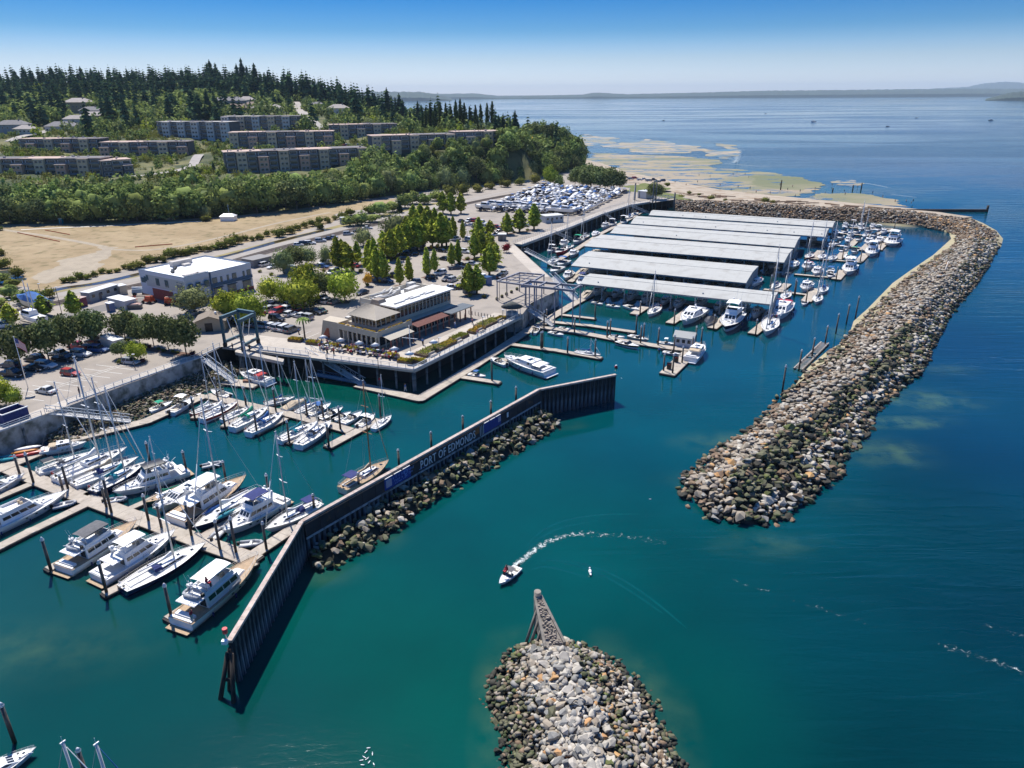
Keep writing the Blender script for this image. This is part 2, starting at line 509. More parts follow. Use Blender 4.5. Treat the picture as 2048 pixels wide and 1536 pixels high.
    ca.data.foreach_set('color',np.concatenate([col,np.ones((len(V),1))],1).astype(np.float32).ravel())
    fa=me.attributes.new('shoal','FLOAT','POINT');fa.data.foreach_set('value',sh.astype(np.float32))
    q=V[:,0]*.93+V[:,1]*-.05-35
    op=np.clip(((V[:,0]+29)*.81-(V[:,1]-83)*.587-12)/34,0,1);op*=np.clip(np.maximum((V[:,1]-58)/30,(V[:,0]-12)/25),.12,1);op=np.maximum(op,np.clip((V[:,1]-380)/60,0,1))
    fo=me.attributes.new('open_water','FLOAT','POINT');fo.data.foreach_set('value',op.astype(np.float32))
    o=link_mesh('water',me);o['kind']='structure'
water()
seabed=MB().mat(mk('seabed',(.05,.06,.05),.9)).box(-400,400,-50,900,-6,-5.5)

# ------------------------------------------------------------------ land surfaces
ASPH=mk('asphalt_sunbleached',(.30,.262,.222),.9,.10,.05,bump=.15,bscale=3,dirt=((.20,.178,.155),.18,.5,.8))
CONC=mk('concrete_promenade',(.44,.39,.33),.85,.10,.12,bump=.1,bscale=4,dirt=((.32,.28,.235),.6,.5,.85))
QWALL=mk('quay_wall_concrete',(.36,.36,.34),.85,.3,.35,bump=.4,bscale=2,dirt=((.11,.12,.10),.5,.46,.66))
DARKW=mk('dark_bulkhead',(.022,.023,.022),.9,.3,.8,bump=.4,bscale=2)  # near-black wall faces under the pier decks
def inset(a,b,d):
    v=(b-a);n=Vector((-v.y,v.x,0)).normalized()*d
    return n
A=[gp(*p,5.0)for p in((404,714),(441,693),(829,741),(1043,634),(1045,628),(1062,606),(1118,580),(1100,553),(1031,491),(1046,489),(1144,453),(1205,428),(1261,410),(1300,404),(1349,395))]
edge_dir=(A[0]-gp(0,862,5)).normalized()
start=A[0]-edge_dir*190
PIER=4.5
def shifted(a,b,d):n=inset(a,b,d);return a+n,b+n
def isect(p,d1,q,d2):
    den=d1.x*d2.y-d1.y*d2.x
    t=((q.x-p.x)*d2.y-(q.y-p.y)*d2.x)/den
    return p+d1*t
f1,f2=shifted(A[1],A[2],PIER);g1,g2=shifted(A[2],A[3],PIER)
corner_in=isect(f1,f2-f1,g1,g2-g1)
h=[shifted(A[i],A[i+1],PIER)for i in range(9,14)]
back=[gp(1385,398,5),gp(1332,386,5),gp(1262,368,5),gp(1200,348,5),gp(1172,334,5)]
base_pts=[start,A[0],f1,corner_in,g2,A[4],A[5],A[6],A[7],A[8],h[0][0],h[1][0],h[2][0],h[3][0],h[4][0],h[4][1]]+back+[Vector((20,600,5)),Vector((-120,470,5)),Vector((-900,430,5)),Vector((-900,-60,5))]
mb=MB().mat(ASPH)
n=len(base_pts)
b0=len(mb.v);mb.v+=[(p.x,p.y,5.0)for p in base_pts]+[(p.x,p.y,-4.0)for p in base_pts]
mb.face(tuple(range(n)))
for i in range(n):
    mb.mat(DARKW if i in(2,3,9,10,11,12,13,14)or i==1 else QWALL)
    j=(i+1)%n
    mb.face((i,i+n,j+n,j))
structure(mb.build('ground'))

def bandpoly(name,P,Q,z0,z1,m):
    """slab between polyline P (outer) and Q (inner)"""
    mb=MB().mat(m)
    for i in range(len(P)-1):
        a,b,c,d=P[i],P[i+1],Q[i+1],Q[i]
        mb.hexa([(a.x,a.y,z0),(b.x,b.y,z0),(c.x,c.y,z0),(d.x,d.y,z0),(a.x,a.y,z1),(b.x,b.y,z1),(c.x,c.y,z1),(d.x,d.y,z1)])
    return mb.build(name)
# pier decks that oversail the bulkhead
structure(bandpoly('pier_deck',[A[1],A[2],A[3]],[f1,corner_in,g2],4.45,5.004,CONC))
structure(bandpoly('pier_deck',A[9:],[h[0][0],h[1][0],h[2][0],h[3][0],h[4][0],h[4][1]],4.2,5.004,CONC))
# promenade sheets inland of the pier edges
def inland(a,b,d0,d1,z,m,name):
    n=inset(a,b,1.0)
    o=MB().mat(m).poly([(p.x,p.y,z)for p in(a+n*d0,b+n*d0,b+n*d1,a+n*d1)]).build(name)
    structure(o);return o
inland(corner_in,f1,0,-5.5,5.008,CONC,'promenade')
inland(g2,corner_in,0,-4,5.012,CONC,'promenade')
inland(A[8],A[7],-.3,-4.5,5.008,CONC,'promenade')
inland(A[0],start,-.3,-3.4,5.008,CONC,'promenade')
WHITEL=mk('painted_line',(.62,.60,.55),.8,.15,3)
# dry grass field, lawn, creek, railway
FIELD=mk('dry_grass_field',(.25,.18,.092),.95,.2,.05,col2=(.34,.255,.145),bump=.5,bscale=1.2,dirt=((.15,.12,.05),.22,.52,.72))
sheet('dry_field',[(-420,470),(-200,452),(0,446),(200,444),(400,435),(560,422),(690,404),(790,398),(770,415),(640,452),(500,484),(400,507),(250,538),(130,568),(70,590),(40,572),(0,580),(-260,640),(-500,600)],5.012,FIELD,zs=5,rough=1.0,sub=5)
TRACK=mk('gravel_track',(.33,.275,.20),.95,.12,.2,dirt=((.26,.22,.16),.3,.5,.8))
ribbon('field_track',[(-60,448),(10,460),(80,470),(150,482),(212,494)],2.6,5.02,TRACK)
ribbon('field_track',[(225,499),(300,500),(380,488),(460,470),(560,445),(660,425)],2.2,5.02,TRACK)
sheet('gravel_patch',[(205,490),(238,495),(222,507),(195,525),(150,555),(92,568),(75,560),(110,535),(160,512)],5.024,TRACK,zs=5,rough=1.2,sub=6)
GEOT=mk('white_geotextile',(.62,.58,.52),.8,.12,.5)
ribbon('geotextile_strip',[(42,459.5),(130,455),(200,452.5),(300,447),(350,444.5),(405,443)],1.5,5.028,GEOT)
ribbon('haul_road',[(-120,452),(0,449.5),(150,447),(300,441),(420,437),(540,428)],4.0,5.018,mk('haul_road_gravel',(.27,.235,.20),.95,.15,.3))
ORNG=mk('orange_silt_fence',(.68,.17,.07),.8,.2,2)
CREEK=mk('creek_water',(.050,.036,.018),.12,.3,.2)
ribbon('creek',[(60,592),(130,576),(200,566),(300,543),(400,523),(470,508),(560,482),(660,458)],3.6,5.016,CREEK)
sheet('marsh_pool',[(-120,560),(-20,541),(40,543),(55,556),(20,572),(-60,580)],5.03,mk('pool_water',(.06,.07,.06),.08,.3,.2),zs=5,rough=1,sub=5)
VERGE=mk('rail_verge_grass',(.20,.17,.065),.95,.3,.25,col2=(.30,.24,.11))
ribbon('verge',[(-80,625),(0,604),(140,577),(300,545),(420,518),(560,482),(762,432),(880,405)],4.5,5.014,VERGE)
ribbon('service_road',[(-100,640),(0,613),(140,586),(300,553),(420,526),(560,489),(762,438),(889,411),(1000,386),(1090,371)],4.6,5.022,mk('service_road_gravel',(.30,.27,.235),.9,.1,.3))
BALLAST=mk('rail_ballast',(.12,.098,.085),.95,.25,1.2,bump=.3,bscale=6)
_,rl=ribbon('rail_ballast_bed',[(-100,658),(0,631),(140,601),(300,566),(420,537),(560,497),(762,446),(889,417),(1000,394),(1090,379)],5.4,5.05,BALLAST)
mb=MB().mat(mk('rail_steel',(.11,.08,.065),.5,.2,2,metal=.4))
for off in(-1.6,-.2,.9,2.3):
    pp=[]
    for i,q in enumerate(rl):
        d=rl[min(i+1,len(rl)-1)]-rl[max(i-1,0)];nn=Vector((-d.y,d.x,0)).normalized()
        pp.append(Vector((q.x,q.y,5.20))+nn*off)
    for i in range(len(pp)-1):mb.bar(pp[i],pp[i+1],.09,.17)
o=mb.build('railway_rails');structure(o)
ribbon('frontage_road',[(-60,690),(60,650),(180,622),(290,600),(420,600)],7,5.016,mk('road_dark',(.17,.16,.15),.9,.1,.3))
LAWN=mk('lawn',(.085,.12,.022),.95,.2,.3,col2=(.15,.15,.045))
sheet('park_lawn',[(1246,372),(1290,366),(1352,388),(1388,400),(1345,399),(1300,391),(1252,382)],5.02,LAWN,zs=5,rough=.8,sub=4)

# parking lot lines by the seawall
u_=(gp(1112/4.55,620+500/4.55,5)-gp(220/4.55,620+800/4.55,5));ulen=u_.length;u_.normalize()
p0=gp(220/4.55,620+800/4.55,5);vn=Vector((-u_.y,u_.x,0))
mb=MB().mat(WHITEL)
def line(a,b,wd=.14,z=5.012,mb=mb):
    d=(b-a);n=Vector((-d.y,d.x,0)).normalized()*wd/2
    mb.poly([(p.x,p.y,z)for p in(a-n,b-n,b+n,a+n)])
line(p0+vn*.45,p0+u_*ulen+vn*.45);line(p0-vn*.45,p0+u_*ulen-vn*.45)
k=0
while k*2.75<ulen:
    q=p0+u_*(k*2.75)
    line(q+vn*.55,q+vn*5.2-u_*1.0,z=5.016)
    line(q-vn*.55,q-vn*5.0+u_*1.0,z=5.016)
    k+=1
for(cx,cy,ang,cnt,ln)in((560,668,-26,8,5),(850,575,-26,12,5),(880,520,-26,14,5),(960,560,-26,7,5),(1000,520,64,8,5),(1010,545,64,6,5)):
    c=gp(cx,cy,5);d=Vector((math.cos(R(ang)),math.sin(R(ang)),0));e=Vector((-d.y,d.x,0))
    for k in range(cnt):line(c+d*2.75*(k-cnt/2),c+d*2.75*(k-cnt/2)+e*ln,z=5.02)
structure(mb.build('parking_lines'))

# ------------------------------------------------------------------ beach, tide flats, sandy edges
SAND=mk('beach_sand',(.33,.27,.20),.95,.1,.08,col2=(.40,.34,.26),bump=.2,bscale=2,dirt=((.22,.14,.075),.12,.52,.7))
def loftpx(name,pairs,zi,zo,m,sub=4,mid=3):
    mb=MB().mat(m);rows=[]
    for i in range(len(pairs)-1):
        for k in range(sub):
            t=k/sub;rows.append([tuple(pairs[i][j][c]*(1-t)+pairs[i+1][j][c]*t for c in(0,1))for j in(0,1)])
    rows.append(pairs[-1])
    R_=[[gp(*a,zi).lerp(gp(*b,zo),t/mid)for t in range(mid+1)]for a,b in rows]
    for i in range(len(R_)-1):
        for t in range(mid):mb.poly([R_[i][t],R_[i+1][t],R_[i+1][t+1],R_[i][t+1]])
    mb.smooth=True
    o=mb.build(name);structure(o)
    if o.data.polygons[0].normal.z<0:o.data.flip_normals()
    return o
loftpx('beach',[((1172,336),(1160,316)),((1200,348),(1205,326)),((1262,370),(1250,342)),((1330,388),(1340,360)),((1400,404),(1440,378)),((1500,410),(1550,390)),((1600,415),(1650,400)),((1700,420),(1750,409)),
        ((1800,426),(1850,419)),((1850,431),(1900,427)),((1890,438),(1948,434))],4.1,-.15,SAND)
FLAT=mk('tide_flat_algae',(.17,.175,.065),.75,.2,.012,col2=(.31,.25,.165),bump=0,dirt=((.22,.215,.16),.035,.5,.6))
def wetflat(name,sand,algae,wet):
    m=bpy.data.materials.new(name);m.use_nodes=True
    N,L=m.node_tree.nodes,m.node_tree.links;b=N['Principled BSDF']
    tc=N.new('ShaderNodeTexCoord')
    n1=N.new('ShaderNodeTexNoise');n1.inputs['Scale'].default_value=.012;n1.inputs['Detail'].default_value=6
    mp=N.new('ShaderNodeMapping');mp.inputs['Scale'].default_value=(1,2.2,1)
    L.new(tc.outputs['Object'],mp.inputs['Vector']);L.new(mp.outputs[0],n1.inputs['Vector'])
    r=N.new('ShaderNodeValToRGB');r.color_ramp.elements[0].position=.42;r.color_ramp.elements[1].position=.58
    r.color_ramp.elements[0].color=tuple(sand)+(1,);r.color_ramp.elements[1].color=tuple(algae)+(1,)
    L.new(n1.outputs['Fac'],r.inputs['Fac'])
    n2=N.new('ShaderNodeTexNoise');n2.inputs['Scale'].default_value=.03;n2.inputs['Detail'].default_value=8;n2.inputs['Roughness'].default_value=.7
    L.new(mp.outputs[0],n2.inputs['Vector'])
    w_=N.new('ShaderNodeMapRange');w_.inputs['From Min'].default_value=wet;w_.inputs['From Max'].default_value=wet+.04
    L.new(n2.outputs['Fac'],w_.inputs['Value'])
    mx=N.new('ShaderNodeMix');mx.data_type='RGBA';mx.inputs['B'].default_value=(.06,.10,.12,1)
    L.new(w_.outputs[0],mx.inputs['Factor']);L.new(r.outputs[0],mx.inputs['A']);L.new(mx.outputs['Result'],b.inputs['Base Color'])
    ro=N.new('ShaderNodeMapRange');ro.inputs['To Min'].default_value=.8;ro.inputs['To Max'].default_value=.06
    L.new(w_.outputs[0],ro.inputs['Value']);L.new(ro.outputs[0],b.inputs['Roughness'])
    return m
FA=wetflat('wet_flat_green',(.29,.235,.155),(.17,.168,.085),.53)
FB=wetflat('wet_flat_sand',(.34,.28,.20),(.24,.21,.12),.50)
sheet('tide_flat',[(1165,305),(1230,307),(1330,311),(1415,318),(1430,330),(1520,343),(1575,352),(1545,362),(1580,374),(1640,378),(1600,392),(1560,394),(1440,382),(1340,364),(1250,346),(1150,322)],.05,FA,zs=0,rough=6,sub=8)
sheet('tide_flat',[(1500,352),(1560,350),(1610,356),(1645,367),(1642,376),(1600,381),(1540,375),(1505,362)],.08,wetflat('wet_flat_weed',(.20,.185,.10),(.13,.14,.06),.58),zs=0,rough=3,sub=8,seed=2)
sheet('sand_bar',[(1160,268),(1195,272),(1218,280),(1200,290),(1160,292)],.05,FB,zs=0,rough=5,sub=6,seed=3)
sheet('sand_bar',[(1240,285),(1290,278),(1345,284),(1400,294),(1385,306),(1300,309),(1258,303)],.05,FB,zs=0,rough=5,sub=6,seed=4)
sheet('sand_bar',[(1402,285),(1455,289),(1478,300),(1470,320),(1430,318),(1410,310),(1435,300)],.06,FB,zs=0,rough=2.5,sub=5,seed=5)
sheet('sand_bar',[(1662,366),(1700,359),(1730,367),(1700,373)],.05,FB,zs=0,rough=3,sub=8,seed=6)
sheet('tide_flat',[(1595,396),(1640,386),(1700,385),(1760,394),(1800,405),(1830,414),(1760,412),(1650,404)],.04,FA,zs=0,rough=3,sub=8,seed=7)
loftpx('sandy_edge',[((1690,446),(1660,441)),((1790,452.5),(1788,447)),((1859,457),(1850,452)),((1899,468),(1893,461)),((1901,478),(1918,472)),((1864,510),(1888,514)),((1822,538),(1848,545)),((1784,565),(1805,575)),((1733,617),(1758,625)),
        ((1705,642),(1735,645)),((1699,662),(1722,668)),((1694,679),(1705,682)),((1655,700),(1680,703)),((1629,722),(1652,722)),((1608,742),(1625,744)),((1590,772),(1592,770))],-.08,.95,mk('wet_edge_sand',(.36,.30,.20),.8,.1,.25,col2=(.30,.27,.14)))

# ------------------------------------------------------------------ hillside
ctl=[]
for a,b in((-250,452),(0,449),(200,446),(400,436),(560,423),(700,403),(850,380),(1000,366),(1100,350),(1165,336),(-500,455)):
    p=gp(a,b,5.0);ctl.append((p.x,p.y,5.5))
for a,b,Y in((-200,350,430),(0,349,430),(270,352,430),(380,346,436),(450,347,440),(590,344,452),(735,326,476),(745,302,495),(880,297,505),(1000,290,520),(1040,286,545),(1120,290,600),(1150,300,605),
                (40,303,520),(380,312,520),(460,300,525),(665,298,535),(665,277,580),(795,266,590),(315,273,590),(600,263,600),(50,270,610),(130,262,630),(170,245,680),(200,226,740),(480,216,760),
                (540,224,730),(680,236,720),(-200,300,520),(-300,260,640),(600,225,760),(610,205,860),(900,262,620),(1000,262,620),(1080,275,640)):
    p=rp(a,b,Y);ctl.append(tuple(p))
for a,Y,z in((-600,1000,66),(-300,1000,68),(0,1000,66),(150,1000,67),(300,1000,66),(450,980,66),(540,950,62),(600,900,52),(700,850,40),(800,800,34),(860,760,28),(0,850,52),(300,850,54),(450,850,54),
                (0,1400,50),(300,1400,50),(500,1300,40),(650,1150,28),(760,1000,20),(850,900,12),(960,760,14),(1060,700,16),(1130,655,8),(1172,660,-3),(1185,600,-3),(1200,700,-5),(1150,760,-5),(1090,860,-5),(1000,1000,-6),
                (930,1200,-6),(850,1500,-6),(1200,800,-6),(1200,1000,-8),(1100,1300,-8),(700,1700,-6),(-600,1700,30),(300,1800,20),(1190,560,2)):
    p=rp(a,190,Y);ctl.append((p.x,p.y,z))
CT=np.array(ctl)
def hill_z(x,y):
    x=np.asarray(x,float);y=np.asarray(y,float)
    d=(x[...,None]-CT[:,0])**2+(y[...,None]-CT[:,1])**2
    wt=1.0/(d+60.0)**1.9
    return(wt*CT[:,2]).sum(-1)/wt.sum(-1)
FOOT=sorted([(CT[i,0],CT[i,1])for i in range(11)])
def foot_y(x):return np.interp(x,[f[0]for f in FOOT],[f[1]for f in FOOT])
xs=np.arange(-1100,160,10.0);ys=np.arange(330,1800,10.0)
X,Y=np.meshgrid(xs,ys)
Z=np.empty_like(X)
for i in range(len(ys)):Z[i]=hill_z(X[i],Y[i])
Z=np.where(Y<foot_y(X),np.minimum(Z,4.9)-np.clip((foot_y(X)-Y)*.1,0,3),Z)
jj=np.sin(X*.13+Y*.07)*.5+np.sin(X*.05-Y*.11)*.6
Z=Z+np.where(Z>7,jj,0)
Z=np.where((X>.106*Y)|(X>np.interp(Y,[560,600,650,700,760,900,1200,1800],[66,64,52,34,18,-22,-140,-400])),-6,Z)
ii=np.arange(len(xs)-1)[None,:]+np.arange(len(ys)-1)[:,None]*len(xs)
HILLM=mk('hillside_grass',(.075,.09,.028),.95,.25,.03,col2=(.20,.175,.07),dirt=((.035,.05,.015),.06,.45,.6))
me=npmesh('hillside',np.stack([X.ravel(),Y.ravel(),Z.ravel()],1),np.stack([ii,ii+1,ii+len(xs)+1,ii+len(xs)],-1).reshape(-1,4),HILLM)
me.polygons.foreach_set('use_smooth',[True]*len(me.polygons))
structure(link_mesh('hillside',me))
def ground_z(x,y):
    """ground height anywhere on land"""
    if y<foot_y(x):return 5.0
    z=float(hill_z(np.array(x),np.array(y)));return z
def drape(name,pts,width,m):
    """road laid on the hillside; pts are (px, py, distance)"""
    P=[rp(*p)for p in pts];mb=MB().mat(m);Q=[]
    for i in range(len(P)-1):
        for k in range(6):Q.append(P[i].lerp(P[i+1],k/6))
    Q.append(P[-1]);rows=[]
    for i,q in enumerate(Q):
        d=Q[min(i+1,len(Q)-1)]-Q[max(i-1,0)];nn=Vector((-d.y,d.x,0)).normalized()*width/2
        z=max(ground_z(q.x+nn.x*e,q.y+nn.y*e)for e in(-1,0,1))+.9
        rows.append((q+nn,q-nn,z))
    for i in range(len(rows)-1):
        a,b=rows[i],rows[i+1]
        mb.poly([(a[1].x,a[1].y,a[2]),(b[1].x,b[1].y,b[2]),(b[0].x,b[0].y,b[2]),(a[0].x,a[0].y,a[2])])
    structure(mb.build(name))
HROAD=mk('hill_road',(.34,.31,.28),.9,.1,.3)
drape('hill_road',[(590,208,860),(600,222,770),(610,236,700),(640,246,650),(655,256,620)],9,HROAD)
drape('hill_road',[(400,316,500),(385,330,470),(350,342,440),(290,352,424),(240,356,418)],6,HROAD)
drape('hill_road',[(20,290,560),(60,272,590),(110,258,640),(150,250,670)],7,HROAD)

# ------------------------------------------------------------------ far shores
def far_ridge(name,pts,D,depth,m,jag=.05,seed=1,shore=True):
    """hills across the water: pts = (px, top height in metres)"""
    r_=random.Random(seed);mb=MB().mat(m);mb.smooth=False
    rows=[]
    for i in range(len(pts)-1):
        nseg=max(2,int(abs(pts[i+1][0]-pts[i][0])/4))
        for k in range(nseg):
            t=k/nseg;rows.append((pts[i][0]*(1-t)+pts[i+1][0]*t,pts[i][1]*(1-t)+pts[i+1][1]*t))
    rows.append(pts[-1]);prof=[]
    for px,hh in rows:
        h2=max(2,hh*(1+r_.uniform(-jag,jag)))
        x=(px-1024)/FPX/math.cos(R(PITCH))*.925*D
        a=Vector((x,D,-2));sc=1+depth/D
        prof.append([a,Vector((x*1.003,D*1.003,h2*.35)),Vector((x*(1+.3*depth/D),D+depth*.3,h2*.8)),Vector((x*(1+.6*depth/D),D+depth*.6,h2)),Vector((x*sc,D+depth,-2))])
    for i in range(len(prof)-1):
        for k in range(4):mb.poly([prof[i][k],prof[i+1][k],prof[i+1][k+1],prof[i][k+1]])
    o=mb.build(name);structure(o)
FORESTM=mk('distant_forest',(.028,.045,.026),.95,.3,.004)
far_ridge('hills',[(560,70),(700,100),(800,105),(860,100),(900,55),(915,20)],8500,2500,FORESTM,.05,3)
far_ridge('hills',[(860,80),(960,85),(1000,45),(1100,50),(1160,60),(1180,90),(1240,62),(1330,75),(1450,95),(1500,105),(1620,110),(1750,118),(1850,122),(1960,118),(2200,120),(2500,120)],11600,3000,FORESTM,.04,4)
far_ridge('mountains',[(1800,160),(1870,210),(1900,300),(1940,330),(1980,290),(2020,310),(2060,380),(2160,420),(2400,300)],19000,4000,FORESTM,.03,5)
far_ridge('headland',[(1908,6),(1925,30),(1950,55),(1990,75),(2030,85),(2100,90),(2400,90)],5900,1200,FORESTM,.12,6)
loftpx('sandy_edge',[((1890,438),(1944,435)),((1940,443),(1968,446)),((1975,458),(1994,461)),((1985,476),(2008,478)),((1990,496),(2003,494))],1.2,-.1,MATS['wet_edge_sand'])
# ================================================================== ROCKS
def rockmat(name,c,c2,moss=None):
    return mk(name,c,.9,.2,.8,bump=.5,bscale=3,col2=c2,rand=.15,dirt=moss)
RK={}
for nm,c,c2,ms in(('pale',(.36,.325,.27),(.50,.46,.395),((.20,.185,.16),1.5,.5,.7)),('tan',(.265,.22,.165),(.385,.33,.26),((.16,.13,.09),1.5,.5,.75)),('olive',(.10,.098,.055),(.17,.16,.10),((.045,.06,.02),1.2,.45,.65)),
                      ('moss',(.075,.095,.025),(.14,.15,.05),((.20,.19,.15),2,.55,.7)),('brown',(.15,.10,.062),(.24,.17,.11),None),('orange',(.42,.22,.08),(.48,.31,.16),None),('wet',(.03,.03,.024),(.06,.055,.04),None),('slate',(.19,.185,.17),(.30,.29,.265),None)):
    RK[nm]=(rockmat('rock_'+nm,c,c2,ms),mk('rubble_'+nm,c,.9,.2,.6,bump=.4,bscale=3,col2=c2,island=.16,dirt=ms))
RKN=list(RK)
def rock_mesh(seed,npts=13):
    r_=random.Random(seed);bm=bmesh.new()
    sx,sy,sz=r_.uniform(.85,1.25),r_.uniform(.6,.95),r_.uniform(.5,.75)
    for _ in range(npts):
        v=Vector((r_.gauss(0,1),r_.gauss(0,1),r_.gauss(0,1))).normalized()
        mxc=max(abs(v.x),abs(v.y),abs(v.z));v=v*(.55+.45/max(mxc,.5)*.6)*r_.uniform(.85,1.05)
        bm.verts.new((v.x*sx*.55,v.y*sy*.55,v.z*sz*.55))
    res=bmesh.ops.convex_hull(bm,input=bm.verts)
    bmesh.ops.delete(bm,geom=[e for e in res['geom_interior']if isinstance(e,bmesh.types.BMVert)],context='VERTS')
    bmesh.ops.bevel(bm,geom=bm.edges[:],offset=.03,segments=1,affect='EDGES')if False else None
    me=bpy.data.meshes.new('rock');bm.to_mesh(me);bm.free()
    V=np.array([v.co[:]for v in me.vertices],dtype=np.float32)
    T=np.array([p.vertices[:]for p in me.polygons],dtype=np.int32)
    return me,V,T
ROCKS=[rock_mesh(i,12+i%4)for i in range(12)]
ROCKDATA={}
def rock_data(i,nm):
    if(i,nm)not in ROCKDATA:
        me=ROCKS[i][0].copy();me.name='rock_'+nm;me.materials.append(RK[nm][0]);ROCKDATA[(i,nm)]=me
    return ROCKDATA[(i,nm)]

def riprap(name,label,cat,sections,size,zone,seed=1,density=1.0,core=(.05,.045,.035),nbig=300,sizefn=None):
    """sections: list of cross-sections, each a list of (px, py, z)"""
    r_=random.Random(seed)
    S=[[gp(*p)for p in s]for s in sections]
    nu=len(S[0])
    def at(i,t,u):
        k=min(int(u*(nu-1)),nu-2);f=u*(nu-1)-k
        a=S[i][k].lerp(S[i][k+1],f);b=S[i+1][k].lerp(S[i+1][k+1],f)
        return a.lerp(b,t)
    org=S[len(S)//2][0].copy();org.z=0
    root=thing(name,label,cat,org)
    mb=MM(mk(name+'_core',core,.95,.3,.8,bump=.6,bscale=2))
    for i in range(len(S)-1):
        for k in range(nu-1):
            q=[S[i][k],S[i+1][k],S[i+1][k+1],S[i][k+1]]
            q=[p-org-Up(.55)for p in q]
            mb.poly(q)
    c=mb.build('core',parent=root)
    items=[]
    for i in range(len(S)-1):
        A_=0
        for k in range(nu-1):
            a,b,c_,d=S[i][k],S[i+1][k],S[i+1][k+1],S[i][k+1]
            A_+=((b-a).cross(c_-a)).length/2+((c_-a).cross(d-a)).length/2
        nn=int(A_/(size*size)*2.7*density)
        for _ in range(nn):
            u=r_.uniform(-.03,1.03);t=r_.random();uu=min(max(u,0),1)
            p=at(i,t,uu)
            if u<0 or u>1:
                p=p+(at(i,t,uu)-at(i,t,.5)).normalized()*r_.uniform(0,.8)
            s=size*(sizefn(uu)if sizefn else 1)*min(max(r_.lognormvariate(0,.26),.5),1.7)
            p=p+Vector((r_.uniform(-.3,.3),r_.uniform(-.3,.3),r_.uniform(-.1,.35)*s))
            items.append((p,s,zone(uu,(i+t)/(len(S)-1),p,r_),uu))
    items.sort(key=lambda q:-q[1]*ppm(q[0]))
    vis=lambda p:True
    def inframe(p):
        v=M3.transposed()@(p-Up(CAM_H));
        return abs(v.x/-v.z*FPX)<1040 and-v.y/-v.z*FPX<790
    big=[q for q in items if inframe(q[0])][:nbig]
    ids=set(id(q)for q in big)
    rest=[q for q in items if id(q)not in ids]
    for p,s,nm,uu in big:
        o=link_mesh('rock',rock_data(r_.randrange(12),nm),root,p-org)
        o.rotation_euler=(r_.uniform(-.5,.5),r_.uniform(-.5,.5),r_.uniform(0,6.3));o.scale=(s*r_.uniform(.9,1.2),s,s*r_.uniform(.85,1.15))
    VV=[];TT=[];MI=[];off=0
    for p,s,nm,uu in rest:
        _,V,T=ROCKS[r_.randrange(12)]
        m=Matrix.Rotation(r_.uniform(0,6.3),3,'Z')@Matrix.Rotation(r_.uniform(-.6,.6),3,'X')@Matrix.Diagonal((s*r_.uniform(.9,1.2),s,s))
        VV.append(V@np.array(m,dtype=np.float32).T+np.array((p-org)[:],dtype=np.float32));TT.append(T+off);MI.append(np.full(len(T),RKN.index(nm)));off+=len(V)
    if rest:
        me=npmesh('rubble',np.concatenate(VV),np.concatenate(TT),[RK[k][1]for k in RKN],np.concatenate(MI))
        o=link_mesh('rubble',me,root);o['kind']='stuff'
    return root
def pick(r_,*pairs):
    t=r_.random()*sum(b for a,b in pairs)
    for a,b in pairs:
        t-=b
        if t<=0:return a
    return pairs[-1][0]
def wob(p,f=.35):return math.sin(p.x*f+math.sin(p.y*.21)*2)*.5+math.sin(p.y*f*.7+p.x*.11)*.5
def zone_main(u,s,p,r_):
    if r_.random()<.06:return pick(r_,('orange',1),('slate',2),('brown',1))
    w_=wob(p)*.07;v=u+w_
    if s<.30:
        if v<.3:return pick(r_,('brown',5),('tan',1),('slate',.6))
        if s>.18 and v<.75:return pick(r_,('brown',3),('orange',.8),('tan',2))
        return pick(r_,('brown',4),('tan',2),('wet',1),('pale',.8))
    if p.z<.7:return pick(r_,('wet',5),('brown',2),('olive',2))
    if v<.16:return pick(r_,('tan',3),('brown',4),('olive',1))
    if v<.50:
        if s>.82 and v>.3:return pick(r_,('orange',2.2),('tan',5),('pale',1))
        return pick(r_,('tan',5),('pale',3),('brown',1.3),('slate',.6))
    if v<.74:return pick(r_,('olive',6),('moss',2),('brown',1.5),('wet',2),('tan',.7))if s>.5 else pick(r_,('olive',3),('pale',2),('brown',2),('tan',2))
    if v<.92:return pick(r_,('pale',5),('olive',2),('brown',1.2),('moss',.5))
    return pick(r_,('brown',3),('wet',2),('olive',3),('pale',1.5))
XS=[[(1352,427,0),(1350,404,4.6),(1350,400,3.9)],[(1500,436,0),(1500,411,4.6),(1502,407,3.9)],[(1650,442,0),(1650,419,4.6),(1652,415,3.9)],
      [(1790,447,.5),(1790,426,4.6),(1792,421,3.8)],[(1850,453,.6),(1860,434,4.6),(1866,429,3.4)],[(1893,461,.8),(1915,447,4.6),(1945,441,1.8)],
      [(1916,472,.8),(1948,463,4.6),(1990,465,.5)],[(1911,490,.8),(1950,488,4.6),(1998,492,0)],[(1878,513,.5),(1932,520,4.6),(1978,528,0)],
      [(1836,542,.5),(1895,560,4.6),(1949,572,0)],[(1793,575,.5),(1850,605,4.6),(1905,620,0)],[(1744,623,.5),(1805,655,4.6),(1876,672,0)],
      [(1708,664,.4),(1775,690,4.6),(1856,716,0)],[(1670,701,.3),(1740,735,4.6),(1835,750,0)],[(1624,742,.3),(1685,775,4.6),(1790,785,0)],
      [(1563,793,0),(1640,820,4.6),(1744,832,0)],[(1501,861,0),(1580,862,4.8),(1732,868,0)],[(1435,897,0),(1530,895,4.9),(1696,908,0)],
      [(1391,934,0),(1495,925,4.9),(1683,943,0)],[(1366,960,0),(1482,945,4.8),(1655,972,0)],[(1361,985,0),(1478,965,4.0),(1615,1010,0)],
      [(1378,1012,0),(1480,985,2.8),(1580,1034,0)],[(1425,1040,0),(1485,1040,.8),(1534,1052,0)]]
